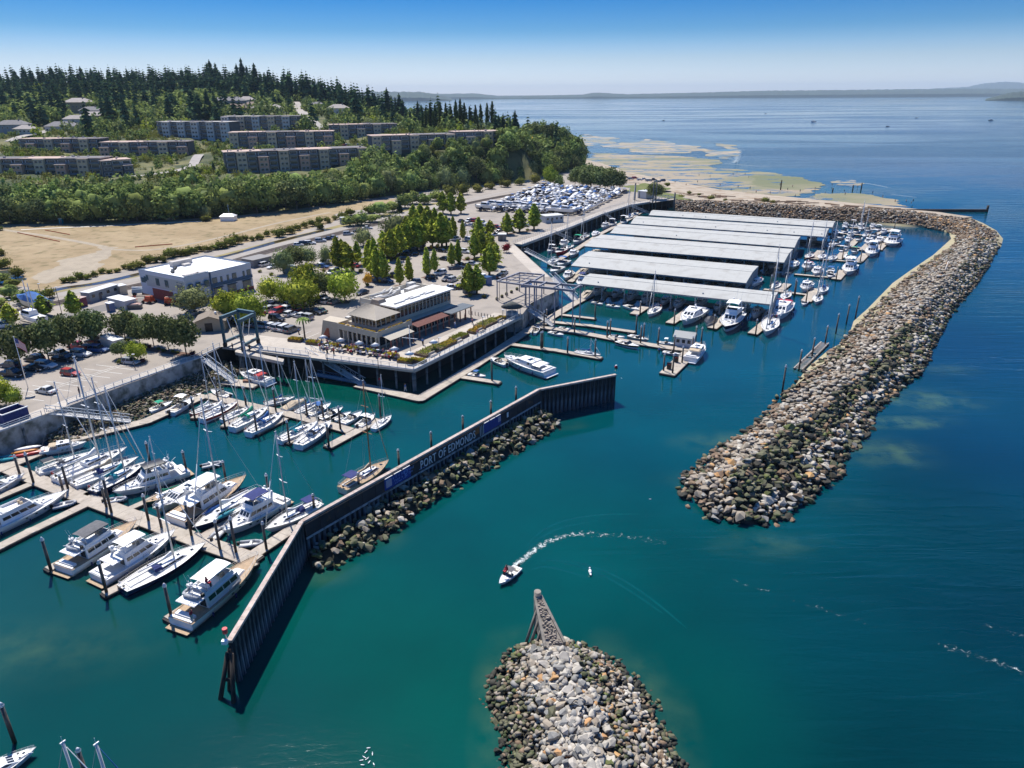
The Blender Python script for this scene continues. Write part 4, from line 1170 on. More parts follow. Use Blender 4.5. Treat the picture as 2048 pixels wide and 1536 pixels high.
def motoryacht(name,L,label,hull=WHITE,stripe=None,style='fly',top=WHITE,canvas=None,deck=DECKM,B=None,dinghy=False,bands=1,arch=True):
    """style: fly (flybridge), trawler (tall house), sport (low coupe), sedan, cat"""
    B=B or L*(.34 if L<16 else .30);fb=.75+L*.045
    t=thing(name,label,'motor boat' if L<13 else 'motor yacht')
    A_=dict(stern=.92,fine=2.3 if style!='sport' else 2.0,sheer=.38 if style=='trawler' else .25)
    sh=A_['sheer']
    if style=='cat':A_=dict(stern=1.0,fine=5.0,sheer=.15);sh=.15
    hull_mesh(L,B,fb,hull,stripe,rake=.12,**A_).build('hull',parent=t)
    deck_mesh(L,B,fb,deck,rail=TEAK if deck is TEAK or style=='trawler' else WHITE,**A_).build('deck',parent=t)
    pl=MM(TEAK if style in('trawler','fly')else WHITE);pl.box(-L*.56,-L*.495,-B*.42,B*.42,.28,.4);pl.build('swim_platform',parent=t)
    z0=zd(.4,fb,sh)-.08
    H1={'fly':1.45,'trawler':1.7,'sport':1.05,'sedan':1.25,'cat':1.5}[style]*(.75+L*.02)
    x0={'fly':-L*.24,'trawler':-L*.28,'sport':-L*.22,'sedan':-L*.14,'cat':-L*.34}[style]
    x1={'fly':L*.20,'trawler':L*.14,'sport':L*.30,'sedan':L*.22,'cat':L*.22}[style]
    fr={'fly':L*.09,'trawler':L*.03,'sport':L*.20,'sedan':L*.09,'cat':L*.10}[style]
    re={'fly':.05,'trawler':.02,'sport':L*.05,'sedan':.3,'cat':.1}[style]
    w0,w1=B*.39,B*.34
    wf=B*(.36 if style=='trawler' else .30)
    hs=MM(WHITE);hs.frus(x0,x1,w0,z0,z0+H1,re,fr,w1,wf=wf);house=hs.build('deckhouse',parent=t)
    gl=MM(DGLASS);windows_band(gl,x0,x1,w0,w1,z0,z0+H1,re,fr,z0+H1*.48,z0+H1*.88,segs=4 if L>11 else 3,wf=wf)
    k=w1/w0
    for s in(-1,1):gl.poly([Vector((x0+re*.3-.02,s*w0*.15,z0+.1)),Vector((x0+re*.3-.02,s*w0*.8,z0+.1)),Vector((x0+re*.85-.02,s*w0*.75,z0+H1*.85)),Vector((x0+re*.85-.02,s*w0*.15,z0+H1*.85))][::-s])
    gl.build('window',parent=house)
    # trunk cabin on the foredeck
    fz=zd(.75,fb,sh)-.06
    fc=MM(WHITE);fc.frus(x1-fr-.3,x1+L*.14,B*.29,fz-.15,fz+.32,0,L*.05,B*.25,wf=B*.17)
    fc.mat(DGLASS);fc.box(x1+L*.02,x1+L*.02+.5,-.25,.25,fz+.33,fz+.37)
    for s in(-1,1):fc.box(x1-fr*.2,x1-fr*.2+.4,s*B*.14-.2,s*B*.14+.2,fz+.33,fz+.36)
    fc.build('foredeck_trunk',parent=t)
    zt=z0+H1
    # roof plate / flybridge
    rf=MM(top);rf.frus(x0-L*(.14 if style in('fly','trawler','cat')else .0),x1-fr+.12,w1+.14,zt+.004,zt+.10,.1,.1,w1+.10,wf=wf*k+.12);roof=rf.build('roof',parent=t)
    if style in('fly','trawler','cat'):
        fl=MM(WHITE);fx0,fx1=x0+L*.02,x1-fr-L*.02;fw=w1*.96
        for s in(-1,1):fl.hexa([(fx0,s*fw-.05,zt+.1),(fx1,s*fw*.85-.05,zt+.1),(fx1,s*fw*.85+.05,zt+.1),(fx0,s*fw+.05,zt+.1),(fx0,s*fw-.05,zt+.65),(fx1-.3,s*fw*.8-.05,zt+.8),(fx1-.3,s*fw*.8+.05,zt+.8),(fx0,s*fw+.05,zt+.65)])
        fl.hexa([(fx1-.1,-fw*.85,zt+.1),(fx1+.1,-fw*.8,zt+.1),(fx1+.1,fw*.8,zt+.1),(fx1-.1,fw*.85,zt+.1),(fx1-.4,-fw*.8,zt+.8),(fx1-.3,-fw*.8,zt+.8),(fx1-.3,fw*.8,zt+.8),(fx1-.4,fw*.8,zt+.8)])
        fl.box(fx0+.8,fx0+1.6,-fw*.6,fw*.6,zt+.1,zt+.55);fl.build('flybridge',parent=t)
        ws=MM(DGLASS);ws.hexa([(fx1-.38,-fw*.78,zt+.8),(fx1-.34,-fw*.78,zt+.8),(fx1-.34,fw*.78,zt+.8),(fx1-.38,fw*.78,zt+.8),(fx1-.75,-fw*.7,zt+1.15),(fx1-.72,-fw*.7,zt+1.15),(fx1-.72,fw*.7,zt+1.15),(fx1-.75,fw*.7,zt+1.15)]);ws.build('windscreen',parent=t)
        se=MM(TANC if L>12 else NAVYC)
        for yy in(-.5,.5):se.box(fx1-1.7,fx1-1.2,yy-.25,yy+.25,zt+.1,zt+.85)
        se.build('helm_seat',parent=t)
        if canvas is not None:
            cv=MM(canvas);zz=zt+2.0;cx0,cx1=fx0+.2,fx1-.3
            rows=[[Vector((x,-fw*.9+1.8*fw*k_/6,zz+.14*math.sin(k_*math.pi/6)+(.08 if 0<i<3 else 0)))for k_ in range(7)]for i,x in enumerate((cx0,cx0+(cx1-cx0)/3,cx0+(cx1-cx0)*2/3,cx1))]
            for i in range(3):
                for k_ in range(6):cv.poly([rows[i][k_],rows[i+1][k_],rows[i+1][k_+1],rows[i][k_+1]])
            for s in(-1,1):cv.box(cx0,cx1,s*fw*.9-.02,s*fw*.9+.02,zz-.14,zz+.02)
            cv.mat(STEEL)
            for s in(-1,1):
                for xx in(cx0+.1,(cx0+cx1)/2,cx1-.1):cv.tube((xx,s*fw*.9,zt+.6),(xx,s*fw*.88,zz),.025,4)
            cv.build('canopy',parent=t)
        if arch:
            ar=MM(WHITE);ax=fx0-.2;zz=zt+1.5
            for s in(-1,1):ar.hexa([(ax,s*fw-.08,zt+.1),(ax+.5,s*fw-.08,zt+.1),(ax+.5,s*fw+.08,zt+.1),(ax,s*fw+.08,zt+.1),(ax-.5,s*fw*.8-.08,zz),(ax-.1,s*fw*.8-.08,zz),(ax-.1,s*fw*.8+.08,zz),(ax-.5,s*fw*.8+.08,zz)])
            ar.box(ax-.5,ax-.1,-fw*.8,fw*.8,zz,zz+.12)
            ar.ball((ax-.3,.5,zz+.35),.3,.3,.22,8);ar.tube((ax-.3,-.5,zz),(ax-.3,-.5,zz+.5),.05,5);ar.ball((ax-.3,-.5,zz+.6),.22,.22,.15,8)
            ar.tube((ax-.3,0,zz),(ax-.9,0,zz+2.4),.02,4);ar.tube((ax-.3,.9,zz),(ax-.8,1.0,zz+2.2),.018,4)
            ar.build('radar_arch',parent=t)
    else:
        sk=MM(DGLASS);sk.box(x0+re+.5,x0+re+1.4,-w1*.5,w1*.5,zt+.105,zt+.13);sk.build('sunroof',parent=roof)
        if arch:
            ar=MM(WHITE);ar.tube((x0+re+.2,0,zt),(x0+re-.1,0,zt+.9),.05,5);ar.ball((x0+re,0,zt+.5),.26,.26,.18,8);ar.build('radar',parent=t)
        if canvas is not None:
            cv=MM(canvas);cv.frus(x0-L*.17,x0+.3,w0*.95,zt-.25,zt-.13,.1,0,w0*.8)
            cv.mat(STEEL)
            for s in(-1,1):cv.tube((x0-L*.16,s*w0*.9,zd(.1,fb,sh)),(x0-L*.16,s*w0*.9,zt-.25),.025,4)
            cv.build('canopy',parent=t)
    # cockpit sole
    ck=MM(TEAK if L>11 else DECKM);zk=zd(.08,fb,sh)
    ck.box(-L*.47,x0-.05,-B*.36,B*.36,zk-.5,zk-.05)
    ck.mat(WHITE)
    ck.box(-L*.49,-L*.465,-B*.40,B*.40,zk-.3,zk+.12)
    ck.box(-L*.46,-L*.41,-B*.33,B*.33,zk-.05,zk+.35);ck.build('cockpit',parent=t)
    railing(L,B,fb,.45,.985,.62,n=7,**A_).build('bow_rail',parent=t)
    fn=MM(DGLASS).box(-.22,.22,-.02,.02,fb*.72,fb*.86).data('porthole')
    for s in(-1,1):
        for q in range(3 if L>10 else 2):
            tt=.48+q*.10;link_mesh('porthole',fn,t,(-L/2+L*tt,s*hb(tt,B,A_['stern'],A_['fine'])*.965,0))
    if L>11:
        fe=MM(NAVYC).tube((0,0,.25),(0,0,.95),.13,7).data('fender')
        for s in(-1,1):
            for tt in(.22,.5):link_mesh('fender',fe,t,(-L/2+L*tt,s*(hb(tt,B,A_['stern'],A_['fine'])+.12),0))
    if dinghy:
        dg=MM(RUBBER);dz=zt+.5;dx=x0-L*.05
        pts=[(dx-.3,-1.4),(dx-.35,1.0),(dx,1.5),(dx+.9,1.5),(dx+1.2,1.0),(dx+1.2,-1.4)]
        for i in range(5):dg.tube((pts[i][0],pts[i][1],dz),(pts[i+1][0],pts[i+1][1],dz),.24,7)
        dg.mat(WHITE);dg.box(dx-.2,dx+1.1,-1.3,1.2,dz-.15,dz-.05);dg.mat(BLACKP);dg.box(dx+.2,dx+.6,-1.8,-1.4,dz,dz+.5);dg.build('tender',parent=t)
        mm=MM(WHITE);mm.tube((dx+.2,0,zt),(dx-.1,0,zt+3.0),.07,6,.04);mm.tube((dx+.15,0,zt+.8),(dx-1.5,0,zt+1.8),.05,5);mm.bar((dx,-.6,zt+2.3),(dx,.6,zt+2.3),.08,.06);mm.build('signal_mast',parent=t)
    return t

def runabout(name,L,label,hull=WHITE,canvas=None,stripe=None,seats=None,outboard=True,cover=None,inside=None,ttop=False):
    B=L*.36;fb=.55+L*.03
    t=thing(name,label,'motor boat')
    A_=dict(stern=.9,fine=2.1,sheer=.25)
    hull_mesh(L,B,fb,hull,stripe,rake=.12,draft=.25,**A_).build('hull',parent=t)
    zk=fb
    if cover is not None:
        mb=MM(cover);rows=[]
        for tt,hh in((.0,.1),(.2,.3),(.45,.75),(.6,.45),(.8,.15),(.99,.03)):
            w_=hb(tt,B,.9,2.1)*1.01;x=-L/2+L*tt;z=zd(tt,fb,.25)
            rows.append([Vector((x,w_*math.cos(k*math.pi/6),z-.1+(hh+.1)*math.sin(k*math.pi/6)))for k in range(7)])
        for i in range(5):
            for k in range(6):mb.poly([rows[i][k],rows[i+1][k],rows[i+1][k+1],rows[i][k+1]])
        mb.build('boat_cover',parent=t)
    else:
        deck_mesh(L,B,fb,WHITE,x0=.55,inner=.97,n=6,**A_).build('foredeck',parent=t)
        ck=MM(inside or DECKM)
        P=[(-L/2+L*tt,hb(tt,B,.9,2.1))for tt in(.03,.2,.4,.56)]
        for i in range(3):
            (xa,wa),(xb,wb)=P[i],P[i+1];ck.poly([(xa,-wa*.85,zk-.35),(xb,-wb*.85,zk-.35),(xb,wb*.85,zk-.35),(xa,wa*.85,zk-.35)])
            ck.mat(WHITE)
            for s in(-1,1):
                q=[(xa,s*wa*.84,zk-.35),(xb,s*wb*.84,zk-.35),(xb,s*wb*.86,zd(.4,fb,.25)),(xa,s*wa*.86,zd(.2,fb,.25))];ck.poly(q)
                q=[(xa,s*wa*.84,zd(.2,fb,.25)),(xb,s*wb*.84,zd(.4,fb,.25)),(xb,s*wb*.99,zd(.4,fb,.25)),(xa,s*wa*.99,zd(.2,fb,.25))];ck.poly(q if s>0 else q[::-1])
            ck.mat(inside or DECKM)
        ck.mat(WHITE);ck.box(-L/2+.05,-L*.43,-B*.40,B*.40,zk-.35,zk);ck.build('cockpit',parent=t)
        se=MM(seats or CREAM)
        for yy in(-B*.22,B*.22):se.box(-L*.05,L*.02,yy-.24,yy+.24,zk-.34,zk+.1);se.box(-L*.075,-L*.05,yy-.24,yy+.24,zk-.34,zk+.4)
        se.box(-L*.40,-L*.33,-B*.33,B*.33,zk-.34,zk+.05);se.build('seat',parent=t)
        wsx=L*.08;w_=hb(.58,B,.9,2.1)*.85;zz=zd(.58,fb,.25)
        gl=MM(DGLASS);gl.hexa([(wsx,-w_,zz-.02),(wsx+.04,-w_,zz-.02),(wsx+.04,w_,zz-.02),(wsx,w_,zz-.02),(wsx-.35,-w_*.9,zz+.5),(wsx-.31,-w_*.9,zz+.5),(wsx-.31,w_*.9,zz+.5),(wsx-.35,w_*.9,zz+.5)])
        for s in(-1,1):gl.hexa([(wsx-.9,s*w_-.02,zz),(wsx,s*w_-.02,zz),(wsx,s*w_+.02,zz),(wsx-.9,s*w_+.02,zz),(wsx-1.0,s*w_*.92-.02,zz+.42),(wsx-.35,s*w_*.9-.02,zz+.5),(wsx-.35,s*w_*.9+.02,zz+.5),(wsx-1.0,s*w_*.92+.02,zz+.42)])
        gl.build('windshield',parent=t)
        if canvas is not None:
            cv=MM(canvas);zz2=zk+(1.75 if ttop else 1.35);a,b=(-L*.12,L*.10)if ttop else(-L*.18,L*.06)
            rows=[[Vector((x,-w_+2*w_*k/6,zz2-dz+.15*math.sin(k*math.pi/6)))for k in range(7)]for x,dz in((a,.12),(a+(b-a)*.4,0),(b,.06))]
            for i in range(2):
                for k in range(6):cv.poly([rows[i][k],rows[i+1][k],rows[i+1][k+1],rows[i][k+1]])
            cv.mat(STEEL)
            for s in(-1,1):
                for xx in(a,b):cv.tube((xx*.8,s*w_,zk),(xx,s*w_*.98,zz2-.1),.022,4)
            cv.build('canopy',parent=t)
    if outboard:
        ob=MM(BLACKP);ob.box(-L/2-.55,-L/2-.05,-.18,.18,zk-.05,zk+.45);ob.box(-L/2-.35,-L/2-.2,-.08,.08,-.3,zk);ob.build('outboard_motor',parent=t)
    br=railing(L,B,fb,.6,.98,.3,n=4,r=.018,**A_);br.build('bow_rail',parent=t)
    return t
def inflatable(name,label,L=3.2,m=RUBBER):
    t=thing(name,label,'dinghy');tb=MM(m);w_=.62
    P=[(-L/2,-w_),(L*.15,-w_),(L*.38,-w_*.6),(L/2,0),(L*.38,w_*.6),(L*.15,w_),(-L/2,w_)]
    for i in range(6):tb.tube((*P[i],.28),(*P[i+1],.28+(.08 if 1<i<4 else 0)),.22,7)
    tb.build('tube',parent=t)
    fl=MM(DECKM);fl.prism(P,.08,.14);fl.mat(WHITE);fl.box(-.2,.1,-w_,w_,.35,.42);fl.build('floor',parent=t)
    ob=MM(BLACKP);ob.box(-L/2-.35,-L/2+.05,-.14,.14,.3,.75);ob.box(-L/2-.2,-L/2-.1,-.05,.05,-.3,.3);ob.build('outboard_motor',parent=t)
    return t
def kayak(name,label,m,L=3.6):
    kb=MM(m);kb.smooth=True
    kb.loft([[(x,math.cos(k*math.pi/4)*r_*1.3,.16+math.sin(k*math.pi/4)*r_*.7)for k in range(8)]for x,r_ in((-L/2,.02),(-L*.35,.17),(0,.25),(L*.33,.17),(L/2,.02))])
    o=kb.build(name);return tag(o,label,'kayak','kayaks lying on the walkway')

# ---- placing boats: photo position of stern and bow at deck height
PROTO={}
def place_boat(maker,key,stern,bow,label,group,zz=.9,minl=None,maxl=None,parts=True,**kw):
    a=gp(stern[0],stern[1],zz);b=gp(bow[0],bow[1],zz);c=(a+b)/2;c.z=0
    L=(b-a).length;ang=math.atan2(b.y-a.y,b.x-a.x)
    L=min(L,{'s':14.5,'m':17,'r':8.5}[key[0]]if maxl is None else maxl)
    if minl:L=max(L,minl)
    nm={'s':'sailboat','m':'motor_yacht','r':'runabout'}[key[0]]
    if key not in PROTO:
        base={'s':10,'m':12,'r':6}[key[0]]if 'baseL' not in kw else kw.pop('baseL')
        PROTO[key]=(maker(nm,base,label,**kw),base,[False])
    p,base,used=PROTO[key]
    kw.pop('baseL',None)
    s=L/base
    if not used[0]:
        used[0]=True;p.location=c;p.rotation_euler=(0,0,ang);p.scale=(s,)*3;p['label']=label
        p['group']=group;kids(p)
        for q in p.children:kids(q)
        return p
    return dup(p,c,ang,label,None,group,s)
def BO(kind,variant,stern,bow,label,group,**kw):
    mk_={'s':sailboat,'m':motoryacht,'r':runabout}[kind]
    return place_boat(mk_,kind+variant,stern,bow,label,group,**kw)

G1='boats berthed between the two walkways of the near marina'
G2='boats berthed on the water side of the near walkway'
G3='boats berthed along the inner finger walkway'
V=dict
# near marina, upper row ------------------------------------------------------------------
BO('m','hardtopA',(80,900),(174,884),'white hardtop motor cruiser moored next to the stacked kayaks',G1,baseL=11,style='sedan',canvas=TANC)
BO('s','greybim',(74,944),(197,902),'white sloop with black bimini, berthed below the kayak dock',G1,baseL=12,cover=None,bimini=BLACKP,dodger=GREYC)
BO('s','plain',(110,962),(256,900),'slim white racing sloop with bare boom, second sailboat below the kayak dock',G1,cover=WHITE)
BO('s','darkcockpit',(146,970),(278,916),'white sloop with dark open cockpit and tan furled jib',G1,baseL=12,cover=TANC,furl=TANC,dodger=NAVYC)
BO('s','navyhull',(184,984),(292,926),'dark hulled sloop with teal cockpit cover wedged beside the big white yacht',G1,hull=NAVY,cover=TEALC,dodger=TEALC)
BO('m','bigwhite',(372,938),(226,988),'large white motor yacht with long black windows and red kayaks on its top',G1,baseL=15,style='fly',canvas=BLACKP,dinghy=True)
BO('s','greenhull',(376,968),(288,1004),'dark green ketch with bright green sail cover',G1,baseL=12,hull=GREENP,cover=GREENC,deck=TEAK,mizzen=False,furl=WHITE)
BO('m','creamsedan',(424,960),(306,1022),'cream sedan cruiser with a blue cover on its foredeck, bow to the walkway',G1,baseL=13,style='sport',top=WHITE,canvas=TANC,hull=CREAM)
BO('m','navytrawler',(350,1044),(494,958),'navy hulled flybridge cruiser with white canopy, longest in the upper row',G1,baseL=14,style='fly',hull=WHITE,stripe=NAVY,canvas=WHITE,deck=TEAK)
BO('s','kayaks',(524,982),(386,1060),'navy sloop carrying a teal and a blue kayak along its rails',G1,baseL=13,hull=NAVY,kayaks=True,cover=WHITE,deck=DECKM)
BO('m','convertible',(566,996),(446,1068),'white flybridge cruiser with navy canopy, bow pointing at the walkway corner',G1,baseL=13,style='fly',canvas=NAVYC)
BO('s','navydodger',(640,1004),(530,1060),'white cutter with domed navy dodger, last boat beside the lettered wall',G1,baseL=12,dodger=NAVYC,bimini=NAVYC,cover=WHITE)
t=inflatable('inflatable_dinghy','grey inflatable dinghy tied in the corner where the walkway meets the wall');t.location=gp(503,1090,.2);t.rotation_euler=(0,0,R(10));t['group']='dinghies in the near marina'
kids(t)
def ding(px,py,rot,label):return dup(t,gp(px,py,.2),R(rot),label,None,'dinghies in the near marina')
ding(232,1003,20,'small grey dinghy floating off the bow of the big white yacht');ding(130,1012,30,'grey dinghy lying on the water beside the large yacht at the picture edge')
ding(437,1070,80,'round tender hanging at the bow of the navy canopy cruiser');ding(424,932,30,'dinghy carried behind the flybridge of the white canopy cruiser')
ding(200,957,45,'dinghy squeezed under the stern of the slim racing sloop')
# near marina, lower row ------------------------------------------------------------------
BO('m','megaA',(-62,1075),(138,985),'biggest white yacht with long dark side windows on the finger at the picture edge',G2,maxl=24,baseL=20,style='fly',top=WHITE,arch=True)
BO('m','megaB',(-110,1020),(52,950),'white yacht cut off by the picture edge, only its bow in view',G2,baseL=16,style='sport')
BO('m','greytrawler',(126,1138),(276,1046),'white trawler yacht with long grey canopy and varnished swim platform',G2,baseL=15,style='trawler',canvas=GREYC,dinghy=True,deck=TEAK)
BO('m','sportfisher',(196,1156),(352,1064),'white sedan cruiser with dark tented cockpit and enclosed white bridge',G2,baseL=15,style='fly',canvas=WHITE)
BO('s','navylong',(244,1178),(413,1086),'long navy ketch with cream decks and navy cockpit canvas',G2,baseL=16,hull=NAVY,stripe=None,dodger=NAVYC,cover=WHITE,deck=DECKM,mast=1.12)
BO('m','peopletrawler',(361,1247),(519,1118),'white trawler yacht with tender on its aft deck, next to the sheet pile wall',G2,baseL=16,style='trawler',canvas=WHITE,dinghy=True,deck=TEAK)
# tan ketch on the wall
BO('s','tanketch',(684,978),(778,922),'cream ketch with tan sail cover moored alone against the lettered wall',G1,baseL=13,cover=TANC,furl=TANC,deck=TEAK,hull=CREAM,bimini=NAVYC,mastmat=WOODM)
# inner finger walkway --------------------------------------------------------------------
BO('r','ttop',(340,824),(388,796),'white fishing boat with pale hardtop at the start of the inner walkway',G3,canvas=WHITE,ttop=True,inside=TANC)
BO('r','greencov',(298,819),(345,801),'small white boat with green cover on the rocky side of the walkway',G3,canvas=GREENC)
BO('r','redrib',(378,795),(402,782),'red and grey rigid inflatable behind the hardtop fishing boat',G3,hull=REDP)
BO('s','redhull',(382,826),(444,802),'dark red hulled sloop with white deck on the inner walkway',G3,hull=REDP,cover=WHITE)
BO('s','w1',(402,838),(477,804),'white sloop with red trim lying beside the dark red one',G3,cover=WHITE,stripe=REDP)
BO('s','tan1',(443,838),(500,812),'white sloop with tan canvas just before the green covered one',G3,cover=TANC)
BO('s','green1',(464,856),(537,815),'white sloop with bright green sail cover on the inner walkway',G3,cover=GREENC,dodger=GREENC)
BO('s','blue1',(496,866),(568,825),'white sloop with blue sail cover and blue dodger, beside the green covered one',G3,cover=BLUEC,dodger=BLUEC)
BO('s','teal1',(558,880),(635,844),'white sloop with teal sail cover near the end of the inner walkway',G3,baseL=11,cover=TEALC,dodger=TEALC)
BO('s','w2',(596,891),(663,843),'broad white cruising sloop, last on its side before the end finger',G3,baseL=11,cover=WHITE,dodger=BLACKP,mast=1.3)
BO('r','u1',(459,790),(421,779),'white outboard boat tied behind the bend of the inner walkway',G3,canvas=None)
BO('s','blue2',(528,806),(590,792),'white sloop with wide blue cover on the pier side of the inner walkway',G3,cover=BLUEC,dodger=TANC)
BO('r','tancover',(566,817),(612,796),'small boat under a tan cover between two blue trimmed sloops',G3,cover=TANC,outboard=False)
BO('s','blue3',(592,823),(640,800),'small white sloop with blue furled cover on the pier side',G3,cover=BLUEC)
BO('r','bluestripe',(616,828),(662,806),'white runabout with blue striped canopy on the pier side',G3,canvas=BLUEC)
BO('r','black1',(638,836),(686,814),'black inflatable runabout with big outboard on the pier side',G3,hull=BLACKP)
BO('r','w4',(668,836),(702,821),'short white runabout behind the black inflatable',G3)
BO('r','open1',(684,844),(724,822),'white open runabout with cream seats on the pier side',G3,seats=CREAM,outboard=False)
BO('r','cuddy',(716,850),(750,827),'white cuddy boat with raised cabin near the walkway corner',G3,canvas=WHITE)
BO('s','end',(746,855),(783,829),'small white sloop tied outside the last finger of the inner walkway',G3,cover=None,transom_gear=False,furl=None)
BO('m','fishcraft',(540,764),(480,748),'work boat with red gear moored under the blue travel lift',G3,baseL=9,style='sedan',canvas=REDP)
# cruiser and small craft by the restaurant pier -------------------------------------------
G4='boats tied to the fingers beside the restaurant pier'
BO('m','cruiserP',(1100,746),(1008,717),'white express cruiser with round white hardtop beside the restaurant pier',G4,baseL=13,style='sport',canvas=WHITE,stripe=None)
BO('r','bluetop',(937,744),(972,750),'little runabout with bright blue canopy on the short finger',G4,canvas=BLUEC,outboard=False)
BO('r','open2',(1012,727),(980,714),'low open skiff at the root of the cruiser finger',G4)
BO('s','bluesail',(1150,701),(1202,709),'small white sloop with blue sail half raised beside the pier finger',G4,cover=BLUEC,mast=.5)
BO('r','skiffA',(1066,664),(1078,652),'white skiff tied where the fuel walkway begins',G4)
BO('r','run3',(1234,681),(1279,693),'black and white sports runabout on the near side of the fuel walkway',G4,stripe=BLACKP)
BO('r','skiffB',(1098,661),(1128,668),'open skiff along the near side of the fuel walkway',G4)
BO('r','skiffC',(1118,651),(1142,656),'blue edged skiff on the far side of the fuel walkway',G4,hull=BLUEC)
BO('r','run4',(1218,668),(1250,672),'small white runabout with tan seats beyond the fuel walkway',G4,seats=TANC)
BO('r','run5',(1258,669),(1298,679),'white cuddy runabout beyond the fuel walkway with low windshield',G4,stripe=TANC)
BO('r','run6',(1316,681),(1350,685),'white pilothouse boat behind the small fuel dock house',G4,canvas=WHITE,ttop=True)
BO('r','run7',(1326,700),(1362,706),'flat grey workboat in front of the fuel dock house',G4,hull=RUBBER)
BO('m','tanfish',(1380,720),(1407,694),'white fishing cruiser with tan canopy at the fuel dock platform',G4,baseL=9,style='sedan',canvas=TANC)
# before the first covered roof ---------------------------------------------------------------
G5='boats moored in front of the nearest covered roof'
BO('s','r1',(1318,614),(1296,630),'small white sloop with bare mast before the front roof, first of the two there',G5,mast=1.2,cover=NAVYC)
BO('m','sportA',(1402,620),(1363,648),'sleek white sport yacht with black foredeck windows before the front roof',G5,baseL=13,style='sport')
BO('r','sm',(1427,632),(1412,652),'round sterned white runabout with black cover next to the sleek sport yacht',G5,cover=BLACKP,minl=6)
BO('m','navyfish',(1474,630),(1449,662),'dark hulled fishing cruiser with tall tuna tower before the front roof',G5,baseL=12,style='fly',stripe=NAVY,canvas=WHITE)
BO('s','r2',(1546,640),(1531,669),'white sloop on the last finger at the corner of the front roof',G5,mast=1.25,cover=NAVYC)
BO('m','endcru',(1573,606),(1550,643),'white cruiser with navy decks outside the end wall of the front roof',G5,baseL=12,style='sport',canvas=REDP)
for i,(x,y)in enumerate(((1195,582),(1232,586),(1262,592),(1292,597),(1330,600),(1356,607),(1400,606),(1437,612),(1484,618),(1512,626),(1540,628))):
    ty=('m',('sedan','navyfish','sportA','convertible')[i%4])
    BO('m',('tanfish','sportA','hardtopA')[i%3],(x+12,y-12),(x-12,y+12),'covered motor boat in the %s berth under the front roof counted from the pier'%ordw(i+1),'motor boats under the front roof',maxl=9)
for i,(a,b)in enumerate((((1184,601),(1206,606)),((1214,607),(1241,612)),((1250,609),(1278,619)))):
    BO('r',('w4','skiffB','open1')[i],a,b,'small open tender lying in front of the front roof, %s from the pier'%ordw(i+1),'tenders in front of the front roof')
# east cluster (right of the roofs) ------------------------------------------------------------
G6='boats in the open berths beyond the ends of the roofs'
cl=[('m','bigcat',(1797,472),(1771,499),'broad white catamaran yacht, outermost in the far berths',V(style='cat',baseL=13,B=5.4,canvas=WHITE)),
      ('m','bigwhite2',(1752,489),(1733,523),'tall white flybridge yacht moored before the broad catamaran',V(style='fly',baseL=14,canvas=WHITE)),
      ('m','bigwhite2',(1708,524),(1688,557),'tall white flybridge yacht in the middle of the open berths',None),
      ('s','w2',(1641,584),(1628,612),'broad white sloop seen stern on at the outer finger',None),('s','blue1',(1653,572),(1636,588),'white sloop with blue canvas at the outer finger',None),
      ('m','tanfish',(1621,566),(1602,584),'small flybridge cruiser on the outer walkway',None),('s','w1',(1581,581),(1560,604),'white sloop moored just off the corner of the second roof',None),
      ('s','darkcockpit',(1560,563),(1539,580),'white sloop berthed at the corner of the second roof',None),('m','endcru',(1519,556),(1502,572),'blue and white cruiser tucked at the second roof end',None),
      ('r','cuddy',(1669,540),(1652,560),'white cuddy boat beside the tall yacht finger',V(minl=7)),('m','hardtopA',(1644,530),(1622,558),'white hardtop cruiser stern to in the middle berths',None),
      ('m','peopletr2',(1624,526),(1604,541),'red and tan decked cruiser in the middle berths',V(style='sedan',baseL=10,canvas=REDP)),('s','blue3',(1673,509),(1655,524),'small sloop with blue cover in the second finger bay',None),
      ('s','plain',(1650,506),(1636,521),'slim sloop in the second finger bay',None),('s','w1',(1627,505),(1608,520),'sloop with red trim in the second finger bay',None),
      ('r','run6',(1700,486),(1688,497),'pilothouse boat in the third finger bay',V(minl=7)),('m','tanfish',(1742,478),(1732,492),'small cruiser beside the catamaran walkway',None),
      ('m','hardtopA',(1765,474),(1752,489),'hardtop cruiser directly beside the catamaran',None),('s','teal1',(1700,520),(1692,507),'sloop with teal cover behind the tall middle yacht',None),
      ('r','u1',(1612,600),(1606,608),'grey launch tied inside the outer finger',V(minl=5)),('r','greencov',(1714,497),(1703,506),'little boat with green cover in the third bay',V(minl=6)),
      ('m','creamsedan',(1593,521),(1580,540),'cream cruiser at the end wall of the fourth roof',None),('r','bluestripe',(1656,547),(1668,535),'blue topped runabout in the middle bay',V(minl=6))]
for k,vv,a,b,lab,kw in cl:BO(k,vv,a,b,lab,G6,maxl={'bigcat':15,'bigwhite2':15}.get(vv,{'m':10.5,'s':9.5,'r':7}[k]),**(kw or{}))
small=[(1688,462),(1700,470),(1712,463),(1722,456),(1735,460),(1745,452),(1757,458),(1767,464),(1748,470),(1730,470),(1716,478),(1696,479),(1680,474),(1690,451),(1706,450),(1722,448),(1672,486),(1660,492),(1684,500),(1670,466)]
for i,(x,y)in enumerate(small):
    k,vv=(('r','cuddy'),('m','tanfish'),('r','run6'),('s','plain'),('r','w4'),('m','hardtopA'))[i%6]
    d=8 if k!='r' else 6
    BO(k,vv,(x+d*.6,y-d*.5),(x-d*.6,y+d*.5),'small white boat in the far berths near the back breakwater, %s from the roofs'%ordw(i+1),'small boats in the far berths',minl=6,maxl=8)
